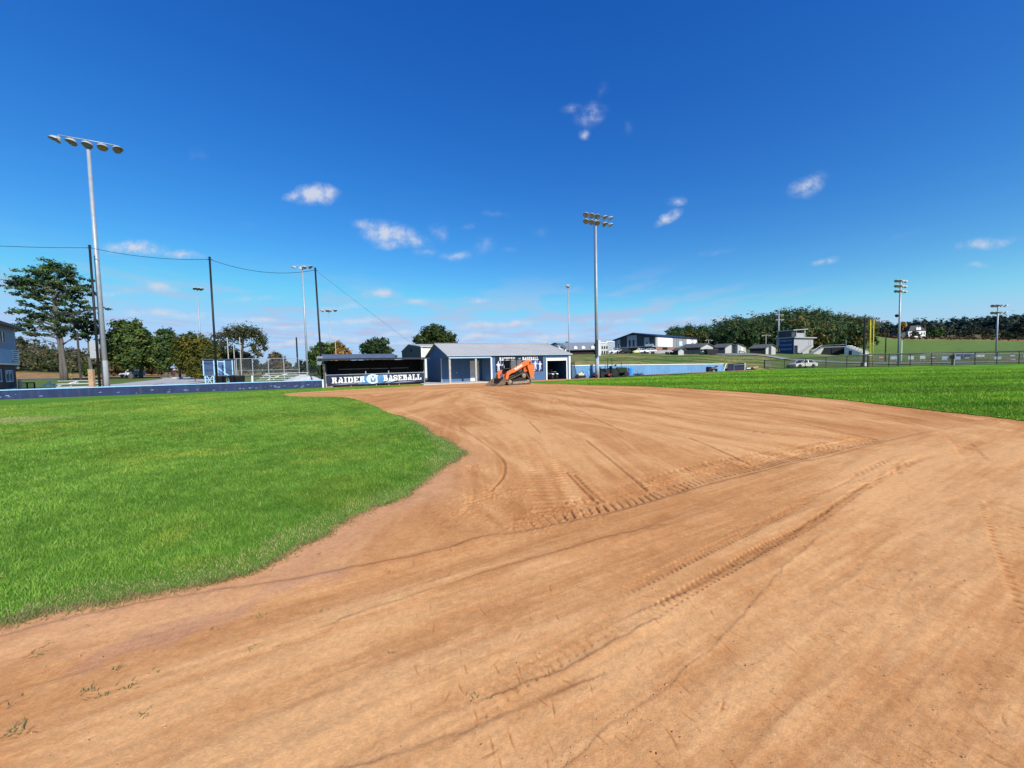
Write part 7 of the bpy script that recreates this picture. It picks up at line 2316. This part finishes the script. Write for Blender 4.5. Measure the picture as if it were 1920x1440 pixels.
PINE = [(.020, .046, .020), (.038, .078, .026), (.062, .108, .032), (.095, .128, .036)]
DARKP = [(.028, .058, .018), (.054, .098, .026), (.095, .140, .034), (.14, .16, .038)]
OLIVE = [(.040, .058, .010), (.085, .095, .014), (.130, .120, .018), (.17, .13, .02)]
GREEN = [(.028, .060, .015), (.052, .10, .022), (.085, .14, .028), (.12, .16, .034)]
ORANGE = [(.12, .10, .016), (.22, .125, .018), (.34, .165, .02), (.42, .20, .03)]
AIRY = [(.040, .050, .018), (.065, .075, .026), (.11, .10, .04)]
BRUSH = [(.055, .068, .026), (.075, .085, .030), (.11, .10, .05), (.105, .098, .065), (.12, .085, .04)]

pine_l = [(100, 502, 32, 12), (72, 512, 24, 10), (128, 514, 26, 12), (92, 518, 30, 10), (45, 526, 20, 9), (150, 530, 18, 9), (65, 532, 30, 9), (22, 530, 14, 6), (108, 532, 30, 10), (38, 540, 24, 6), (140, 546, 24, 8),
          (80, 546, 28, 7), (58, 553, 22, 5), (110, 550, 24, 8), (158, 540, 12, 7), (98, 562, 16, 6), (60, 571, 22, 6), (78, 577, 20, 5), (46, 585, 24, 5), (66, 590, 20, 5), (118, 583, 20, 7), (140, 588, 22, 6), (160, 580, 16, 5), (182, 577, 15, 3.5),
          (100, 598, 26, 7), (75, 600, 24, 6), (126, 603, 22, 7), (62, 611, 24, 5), (92, 614, 26, 6), (128, 614, 20, 6), (45, 618, 20, 4), (150, 600, 14, 5), (110, 625, 22, 5), (70, 625, 22, 4), (112, 566, 24, 7), (90, 574, 16, 5), (132, 572, 20, 6), (104, 586, 20, 6), (150, 568, 16, 6), (76, 560, 20, 6), (128, 558, 22, 7), (60, 602, 18, 4), (145, 628, 18, 5), (40, 571, 12, 3)]
tree('pine_tree', 'tall spreading pine with layered crown and twin grey trunk at the left', pine_l, 76, 121, 17000, .22, PINE, 21, trunk_r=.32, trunks=2, clump=.24, per=40, shell=.9, flatten=.45, depth=1.2, fork=.38)
tree('pine_tree', 'thin half bare pine standing just right of the tall spreading pine', [(165, 602, 18, 7), (150, 612, 14, 6), (180, 615, 10, 8), (172, 625, 14, 6), (158, 632, 12, 6)], 80, 171, 2600, .24, PINE, 22, trunk_r=.34, clump=.3, shell=.9, flatten=.5)
tree('evergreen_bush', 'round green bush at the foot of the thin pine', [(170, 690, 13, 12), (163, 697, 9, 8), (178, 698, 10, 8)], 82, 170, 2200, .2, GREEN, 23, trunk_r=.12, category='bush')
GP = 'dark pines along the left road'
tree('pine_tree', 'broad dark pine right behind the big grey light pole', [(228, 618, 24, 16), (245, 612, 18, 14), (212, 640, 18, 18), (238, 642, 28, 20), (258, 632, 16, 20), (222, 662, 24, 18), (250, 664, 22, 18), (205, 662, 10, 14), (240, 682, 24, 8)], 88, 246, 15000, .30, DARKP, 24, GP, .45, clump=.28, per=38)
tree('pine_tree', 'dark pine in the middle of the left row, partly hidden by its neighbour', [(268, 636, 14, 18), (276, 652, 14, 18), (266, 670, 16, 14), (280, 676, 12, 12)], 92, 264, 7000, .28, DARKP, 25, GP, .40, clump=.28)
tree('pine_tree', 'dark pointed pine left of the round olive tree', [(312, 628, 14, 11), (302, 642, 16, 14), (322, 642, 14, 14), (294, 654, 12, 12), (312, 658, 22, 16), (298, 672, 18, 14), (324, 672, 16, 14), (310, 684, 16, 8)], 90, 312, 11000, .28, DARKP, 26, GP, .36, clump=.28)
tree('round_tree', 'dense round olive brown tree in front of the blue shed', [(364, 642, 26, 18), (348, 652, 22, 20), (384, 652, 20, 20), (340, 668, 16, 18), (366, 666, 34, 24), (390, 670, 16, 20), (352, 684, 20, 16), (380, 688, 20, 14), (404, 662, 10, 16)], 72, 368, 19000, .20, OLIVE, 27, trunk_r=.35, clump=.20, per=36)
tree('small_bush', 'small dark olive bush at the foot of the round olive tree', [(366, 698, 9, 9), (360, 703, 8, 7), (373, 703, 8, 7)], 58, 366, 2600, .13, OLIVE, 28, trunk_r=.08, category='bush')
tree('airy_tree', 'wide umbrella shaped tree with sparse grey foliage and bare limbs', [(452, 618, 26, 8), (432, 624, 20, 8), (474, 624, 20, 8), (412, 632, 16, 8), (490, 638, 12, 10), (452, 632, 24, 7), (478, 650, 12, 8), (496, 652, 7, 8), (420, 646, 16, 9), (484, 664, 8, 9)], 82, 452, 5200, .20, AIRY, 29, trunk_r=.36, bark=M_DKBARK, clump=.34, per=16, shell=.9, fork=.3)
tree('dark_tree', 'low dark green tree beneath the airy umbrella tree', [(430, 668, 22, 18), (450, 674, 20, 16), (468, 680, 14, 14), (416, 680, 14, 14)], 90, 440, 7000, .26, [(.016, .03, .010), (.03, .045, .014), (.05, .06, .02)], 30, trunk_r=.3)
GD = 'far trees on the horizon left of the dugout'
tree('autumn_tree', 'far round tree with rusty top seen through the chain link fence', [(518, 672, 15, 11), (528, 680, 12, 10), (508, 684, 14, 9), (530, 690, 12, 7)], 130, 520, 3600, .32, [(.05, .06, .02), (.10, .08, .03), (.17, .09, .03)], 31, GD, .3)
tree('far_tree', 'low grey green tree just left of the slim four lamp pole', [(568, 684, 10, 8), (560, 690, 9, 6)], 130, 566, 1500, .32, [(.035, .05, .03), (.06, .07, .04)], 32, GD, .25)
tree('leafy_tree', 'green tree overlapping the orange tree behind the dugout', [(596, 664, 16, 14), (610, 652, 16, 10), (588, 676, 11, 16), (602, 684, 16, 14)], 86, 598, 7000, .25, GREEN, 33, trunk_r=.35)
tree('autumn_tree', 'golden orange autumn tree rising behind the dugout roof', [(630, 652, 16, 11), (622, 662, 16, 14), (642, 664, 13, 14), (634, 678, 20, 14), (650, 680, 7, 12)], 90, 634, 9000, .25, ORANGE, 34, trunk_r=.35)
tree('leafy_tree', 'dark green ragged tree standing alone behind the dugout', [(700, 642, 14, 9), (718, 644, 12, 11), (686, 654, 11, 10), (706, 656, 20, 12), (726, 660, 11, 10), (696, 668, 14, 9), (718, 670, 14, 8)], 80, 708, 7500, .24, [(.018, .042, .014), (.034, .066, .020), (.062, .096, .030)], 35, trunk_r=.35, clump=.26, per=26, shell=.7)
tree('round_tree', 'large dark round tree behind the left gable of the field house', [(818, 626, 28, 15), (798, 638, 20, 16), (838, 638, 20, 16), (790, 652, 12, 12), (820, 648, 34, 18), (848, 652, 14, 12), (810, 664, 30, 10)], 74, 818, 15000, .22, [(.020, .040, .010), (.040, .064, .014), (.075, .092, .018)], 36, trunk_r=.5, clump=.2, per=36)
tree('small_bush', 'pointed sapling beside the grey metal building', [(739, 668, 5, 5), (734, 672, 6, 4)], 84, 739, 500, .22, GREEN, 37, trunk_r=.1, category='bush')
tree('far_tree', 'small dark tree beside the school wing roof', [(1063, 646, 6, 5), (1058, 650, 5, 4)], 140, 1062, 900, .35, GREEN, 38, trunk_r=.2)
GH = 'trees around the hill house'
tree('far_tree', 'rusty tree top left of the hill house roof', [(1692, 614, 9, 9), (1686, 622, 8, 6)], 236, 1690, 1300, .55, ORANGE[:3], 39, GH, .4)
tree('far_tree', 'round green tree right of the hill house', [(1752, 622, 12, 8), (1744, 626, 8, 5), (1762, 627, 9, 5)], 236, 1752, 2000, .55, GREEN, 40, GH, .4)
tree('far_tree', 'dark tree on the slope at the right edge', [(1908, 622, 14, 12), (1925, 612, 16, 14), (1890, 630, 10, 6), (1940, 628, 16, 10)], 228, 1912, 3000, .6, [(.010, .018, .010), (.02, .03, .014), (.035, .045, .02)], 41, GH, .4)


# ---- woods: crowns run together into one mass
def woods(label, spots, hgt, n_each, size, pal, seed, name='woods'):
    g = np.random.default_rng(seed)
    V = []; C = []
    pal = np.array(pal)
    for k, (x, y) in enumerate(spots):
        h = hgt * g.uniform(.7, 1.3); r_ = h * g.uniform(.34, .50); z = H(x, y)
        L = [(x, y, z + h * .56, r_ * 1.15, r_ * 1.15, h * .44)]
        for _ in range(3):
            L.append((x + g.normal(0, r_ * .5), y + g.normal(0, r_ * .5), z + h * g.uniform(.2, .62), r_ * .7, r_ * .7, h * .25))
        i = int(g.random() ** 1.4 * len(pal)); base_ = pal[min(i, len(pal) - 1)]
        v, c = leaf_cloud(L, n_each, size, [base_ * .85, base_ * 1.25, base_ * 1.7], seed * 1000 + k, .20, 20, .35, orient=2.2)
        V.append(v); C.append(c)
    V = np.concatenate(V); C = np.concatenate(C)
    o = np_mesh(name, V, quads(len(V)), M_LEAF, C)
    struct(o, 'stuff'); return tag(o, label, 'woods')


def spots_in(u0, u1, y0, y1, n, seed, power=1.0):
    g = np.random.default_rng(seed); out = []
    for _ in range(n):
        u = g.uniform(u0, u1); y = y0 + (y1 - y0) * g.random() ** power
        out.append(((u - 960) / FPX * y, y))
    return out


HILL = [(.022, .054, .024), (.032, .070, .026), (.026, .058, .026), (.044, .086, .030), (.030, .066, .028), (.040, .074, .030), (.056, .088, .030), (.066, .092, .032), (.048, .080, .028), (.10, .090, .030)]
HILL = [(r_ * 1.32, g_c * 1.08, b_c * .82) for r_, g_c, b_c in HILL]
woods('dark wooded hill with a few autumn crowns behind the sheds and press box', spots_in(1350, 1625, 136, 230, 520, 51) + spots_in(1262, 1322, 180, 230, 60, 71) + spots_in(1365, 1560, 120, 140, 80, 52), 8.6, 400, .40, HILL, 61)
woods('lower dark woodland sloping up behind the school gym', spots_in(1262, 1335, 185, 240, 150, 53), 8.6, 360, .44, HILL[:6], 62)
woods('far dark tree covered ridge behind the hill house', spots_in(1630, 2050, 305, 430, 420, 54), 12, 170, 1.05, [(.026, .046, .038), (.032, .054, .042), (.040, .060, .044), (.05, .062, .04)], 63)  # blue haze of distance is put into these leaf colours
woods('scattered dark hedgerow trees along the top of the green slope', spots_in(1640, 1990, 226, 290, 90, 55), 6.0, 170, .6, [(.026, .036, .02), (.036, .046, .022), (.055, .058, .03), (.08, .065, .035)], 64)
woods('brown scrub edge along the top of the green slope', spots_in(1560, 1990, 203, 216, 130, 56), 1.9, 60, .30, [(.06, .05, .025), (.12, .075, .04), (.16, .10, .05)], 65)
woods('grey and olive brush covered hillside behind the tall pine', spots_in(-180, 215, 142, 225, 420, 57), 5.6, 200, .42, BRUSH, 66)
woods('row of olive and orange saplings along the straw field', spots_in(185, 330, 120, 150, 60, 58), 6, 150, .40, [(.06, .065, .02), (.12, .09, .03), (.19, .11, .04), (.04, .05, .018)], 67)
woods('low hazy treeline on the horizon behind the bleachers and dugout', spots_in(300, 1000, 250, 330, 260, 59), 6.0, 110, .75, [(.035, .048, .026), (.05, .06, .03), (.075, .07, .035)], 68)
woods('line of dark shrubs standing by the far backstop', spots_in(395, 600, 120, 135, 40, 60), 2.2, 120, .32, [(.04, .055, .03), (.06, .07, .035)], 69)

# ================================================================== LIGHT AND SKY
SUN_AZ, SUN_EL = 145.0, 34.5
sd = bpy.data.lights.new('sun', 'SUN'); sd.energy = 5.0; sd.angle = R(.53); sd.color = (1.0, .955, .89)
so = bpy.data.objects.new('sun', sd); COL.objects.link(so)
sv = Vector((math.sin(R(SUN_AZ)) * math.cos(R(SUN_EL)), math.cos(R(SUN_AZ)) * math.cos(R(SUN_EL)), math.sin(R(SUN_EL))))
so.rotation_euler = sv.to_track_quat('Z', 'Y').to_euler()
so.location = sv * 50

wd = bpy.data.worlds.new('World'); SC.world = wd; wd.use_nodes = True
nt = wd.node_tree; bg = nt.nodes['Background']; bg.inputs['Strength'].default_value = .105
sky = nd(nt, 'ShaderNodeTexSky', sky_type='NISHITA'); sky.sun_disc = False
sky.sun_elevation = R(SUN_EL); sky.sun_rotation = R(SUN_AZ); sky.altitude = 300; sky.air_density = 1.0; sky.dust_density = .35; sky.ozone_density = 3.0
ga = nd(nt, 'ShaderNodeGamma'); ga.inputs['Gamma'].default_value = .62; nt.links.new(sky.outputs[0], ga.inputs['Color'])
hs = nd(nt, 'ShaderNodeHueSaturation'); hs.inputs['Saturation'].default_value = 1.72; hs.inputs['Value'].default_value = 2.45
nt.links.new(ga.outputs[0], hs.inputs['Color'])
ssep = nd(nt, 'ShaderNodeSeparateColor'); nt.links.new(hs.outputs[0], ssep.inputs[0])
scmb = nd(nt, 'ShaderNodeCombineColor')
for k, (pw, ml) in enumerate(((1.32, .95), (1.6, 1.40), (1.15, 1.07))):
    a_ = nd(nt, 'ShaderNodeMath', operation='MULTIPLY'); a_.inputs[1].default_value = .1087; nt.links.new(ssep.outputs[k], a_.inputs[0])
    b_ = nd(nt, 'ShaderNodeMath', operation='POWER'); b_.inputs[1].default_value = pw; nt.links.new(a_.outputs[0], b_.inputs[0])
    c_ = nd(nt, 'ShaderNodeMath', operation='MULTIPLY'); c_.inputs[1].default_value = ml / .1087; nt.links.new(b_.outputs[0], c_.inputs[0])
    d_ = nd(nt, 'ShaderNodeMath', operation='SMOOTH_MIN'); d_.inputs[1].default_value = (.37, .60, .88)[k] / .1087; d_.inputs[2].default_value = 1.2; nt.links.new(c_.outputs[0], d_.inputs[0])
    nt.links.new(d_.outputs[0], scmb.inputs[k])
tc = nd(nt, 'ShaderNodeTexCoord'); sp = nd(nt, 'ShaderNodeSeparateXYZ'); nt.links.new(tc.outputs['Generated'], sp.inputs[0])


def math_(op, a, b=None, c=None):
    n_ = nd(nt, 'ShaderNodeMath', operation=op)
    for i, v in enumerate((a, b, c)):
        if v is None:
            continue
        if isinstance(v, (int, float)):
            n_.inputs[i].default_value = v
        else:
            nt.links.new(v, n_.inputs[i])
    return n_.outputs[0]


ysafe = math_('MAXIMUM', sp.outputs['Y'], .02)
cxy = nd(nt, 'ShaderNodeCombineXYZ'); nt.links.new(math_('DIVIDE', sp.outputs['X'], ysafe), cxy.inputs['X']); nt.links.new(math_('DIVIDE', sp.outputs['Z'], ysafe), cxy.inputs['Y'])
nz = nd(nt, 'ShaderNodeTexNoise'); nz.inputs['Scale'].default_value = 26; nz.inputs['Detail'].default_value = 9; nz.inputs['Roughness'].default_value = .66
nt.links.new(cxy.outputs[0], nz.inputs['Vector'])
nw = nd(nt, 'ShaderNodeTexNoise'); nw.inputs['Scale'].default_value = 7; nw.inputs['Detail'].default_value = 3
nt.links.new(cxy.outputs[0], nw.inputs['Vector'])
warp = nd(nt, 'ShaderNodeVectorMath', operation='MULTIPLY_ADD'); nt.links.new(nw.outputs['Color'], warp.inputs[0]); warp.inputs[1].default_value = (.05, .05, 0)
wsub = nd(nt, 'ShaderNodeVectorMath', operation='SUBTRACT'); nt.links.new(cxy.outputs[0], wsub.inputs[0]); wsub.inputs[1].default_value = (.025, .025, 0)
nt.links.new(wsub.outputs[0], warp.inputs[2])
# fair-weather puffs: centre, half sizes in photo units, tilt, density
PUFFS = [(592, 368, 38, 17, -5, 1.0), (556, 366, 22, 10, 0, .75), (728, 436, 46, 20, -12, .9), (690, 418, 26, 9, -8, .6), (772, 448, 34, 12, -8, .55), (735, 455, 28, 9, -5, .6), (852, 478, 28, 8, -4, .45), (826, 432, 20, 14, 0, .28), (905, 465, 24, 18, 0, .22), (930, 402, 26, 8, -8, .2),
         (1110, 214, 26, 16, 10, .42), (1072, 200, 18, 9, 0, .28), (1097, 246, 10, 8, 0, .5), (1175, 235, 9, 12, 0, .18), (1128, 168, 12, 18, -20, .15), (1252, 412, 26, 11, 28, .85), (1268, 376, 16, 10, 10, .4), (1512, 350, 32, 15, 24, .55), (1548, 489, 22, 6, 10, .6), (1850, 455, 50, 9, 6, .55), (1835, 497, 22, 6, 4, .4),
         (255, 468, 60, 13, -4, .75), (340, 478, 36, 8, -4, .5), (298, 542, 34, 9, 0, .7), (716, 554, 34, 8, -2, .75), (782, 566, 24, 5, 0, .45), (898, 566, 18, 6, 0, .5), (372, 288, 20, 14, 0, .12), (1015, 432, 18, 10, 0, .15), (60, 540, 90, 9, 0, .25),
         (960, 607, 42, 6, 2, .85), (897, 612, 40, 6, 4, .8), (1038, 628, 55, 7, 0, .8), (897, 631, 48, 5, 2, .8), (995, 637, 44, 4, 0, .7), (668, 600, 75, 5, 0, .7), (756, 625, 50, 5, 2, .8), (635, 629, 70, 5, 0, .75), (470, 599, 60, 6, -2, .75), (540, 612, 55, 5, 0, .7), (310, 590, 85, 8, 0, .7), (560, 645, 90, 6, 0, .7), (760, 645, 70, 4, 0, .65), (870, 650, 90, 5, 0, .7),
         (1115, 603, 26, 5, 2, .5), (1175, 600, 30, 5, 4, .55), (1290, 601, 30, 6, 0, .55), (1350, 598, 24, 4, 2, .45), (1240, 612, 30, 4, 0, .45), (1655, 600, 40, 6, 0, .4), (800, 470, 26, 8, -4, .35), (880, 425, 16, 7, 0, .22), (950, 470, 20, 6, 0, .15), (1340, 475, 40, 7, 10, .15), (1700, 440, 50, 8, 10, .12), (470, 420, 40, 9, 0, .10), (210, 556, 50, 6, 0, .35), (640, 575, 46, 5, 0, .5), (470, 560, 50, 6, 0, .3)]
acc = None
for (px, py, rx, ry, tilt, den) in PUFFS:
    if den < .65:
        den = den * 1.06 + .03; rx *= 1.1; ry *= 1.1
    d = ray(px, py); cx_, cz_ = d.x / d.y, d.z / d.y
    mp = nd(nt, 'ShaderNodeMapping', vector_type='TEXTURE')
    mp.inputs['Location'].default_value = (cx_, cz_, 0); mp.inputs['Rotation'].default_value = (0, 0, R(tilt)); mp.inputs['Scale'].default_value = (rx * 1.45 / FPX, ry * 1.5 / FPX, 1)
    nt.links.new(warp.outputs[0], mp.inputs[0])
    ln = nd(nt, 'ShaderNodeVectorMath', operation='LENGTH'); nt.links.new(mp.outputs[0], ln.inputs[0])
    m1 = math_('MULTIPLY_ADD', ln.outputs['Value'], -den, den)      # den*(1-r)
    m1 = math_('MAXIMUM', m1, 0)
    acc = m1 if acc is None else math_('MAXIMUM', acc, m1)
# puffs eroded by the noise
er = math_('MULTIPLY_ADD', nz.outputs['Fac'], 3.2, -1.5)
pd = math_('MULTIPLY', acc, math_('ADD', er, .75))
mr = nd(nt, 'ShaderNodeMapRange', interpolation_type='SMOOTHSTEP'); mr.inputs['From Min'].default_value = .03; mr.inputs['From Max'].default_value = .82; mr.inputs['To Max'].default_value = .92
nt.links.new(pd, mr.inputs['Value'])
# distant layer of flat clouds, laid out on a level sheet high above the land
zs = math_('MAXIMUM', sp.outputs['Z'], .012)
pl = nd(nt, 'ShaderNodeCombineXYZ'); nt.links.new(math_('DIVIDE', sp.outputs['X'], zs), pl.inputs['X']); nt.links.new(math_('DIVIDE', sp.outputs['Y'], zs), pl.inputs['Y'])
n2 = nd(nt, 'ShaderNodeTexNoise'); n2.inputs['Scale'].default_value = 1.05; n2.inputs['Detail'].default_value = 6; n2.inputs['Roughness'].default_value = .58
mp2 = nd(nt, 'ShaderNodeMapping'); mp2.inputs['Scale'].default_value = (.85, .42, 1); mp2.inputs['Location'].default_value = (3.1, 1.7, 0)
nt.links.new(pl.outputs[0], mp2.inputs[0]); nt.links.new(mp2.outputs[0], n2.inputs['Vector'])
m2 = nd(nt, 'ShaderNodeMapRange', interpolation_type='SMOOTHSTEP'); m2.inputs['From Min'].default_value = .47; m2.inputs['From Max'].default_value = .60; m2.inputs['To Max'].default_value = .8
nt.links.new(n2.outputs['Fac'], m2.inputs['Value'])
el = nd(nt, 'ShaderNodeMapRange', interpolation_type='SMOOTHSTEP'); el.inputs['From Min'].default_value = .25; el.inputs['From Max'].default_value = .07
nt.links.new(sp.outputs['Z'], el.inputs['Value'])
azl = nd(nt, 'ShaderNodeMapRange', interpolation_type='SMOOTHSTEP'); azl.inputs['From Min'].default_value = .80; azl.inputs['From Max'].default_value = .2
nt.links.new(sp.outputs['X'], azl.inputs['Value'])
lay = math_('MULTIPLY', math_('MULTIPLY', m2.outputs[0], el.outputs[0]), azl.outputs[0])
mxa = nd(nt, 'ShaderNodeMix', data_type='RGBA'); nt.links.new(lay, mxa.inputs['Factor']); nt.links.new(scmb.outputs[0], mxa.inputs[6]); mxa.inputs[7].default_value = (3.9, 4.6, 6.6, 1)
mxb = nd(nt, 'ShaderNodeMix', data_type='RGBA'); nt.links.new(mr.outputs[0], mxb.inputs['Factor']); nt.links.new(mxa.outputs[2], mxb.inputs[6]); mxb.inputs[7].default_value = (5.4, 5.9, 7.0, 1)
nt.links.new(mxb.outputs[2], bg.inputs['Color'])

SC.view_settings.view_transform = 'Standard'; SC.view_settings.look = 'None'
SC.view_settings.gamma = 1; SC.view_settings.exposure = 0.15; SC.view_settings.use_curve_mapping = False
SC.cycles.max_bounces = 6; SC.cycles.transparent_max_bounces = 24
SC.cycles.sample_clamp_indirect = 8
print('scene built')
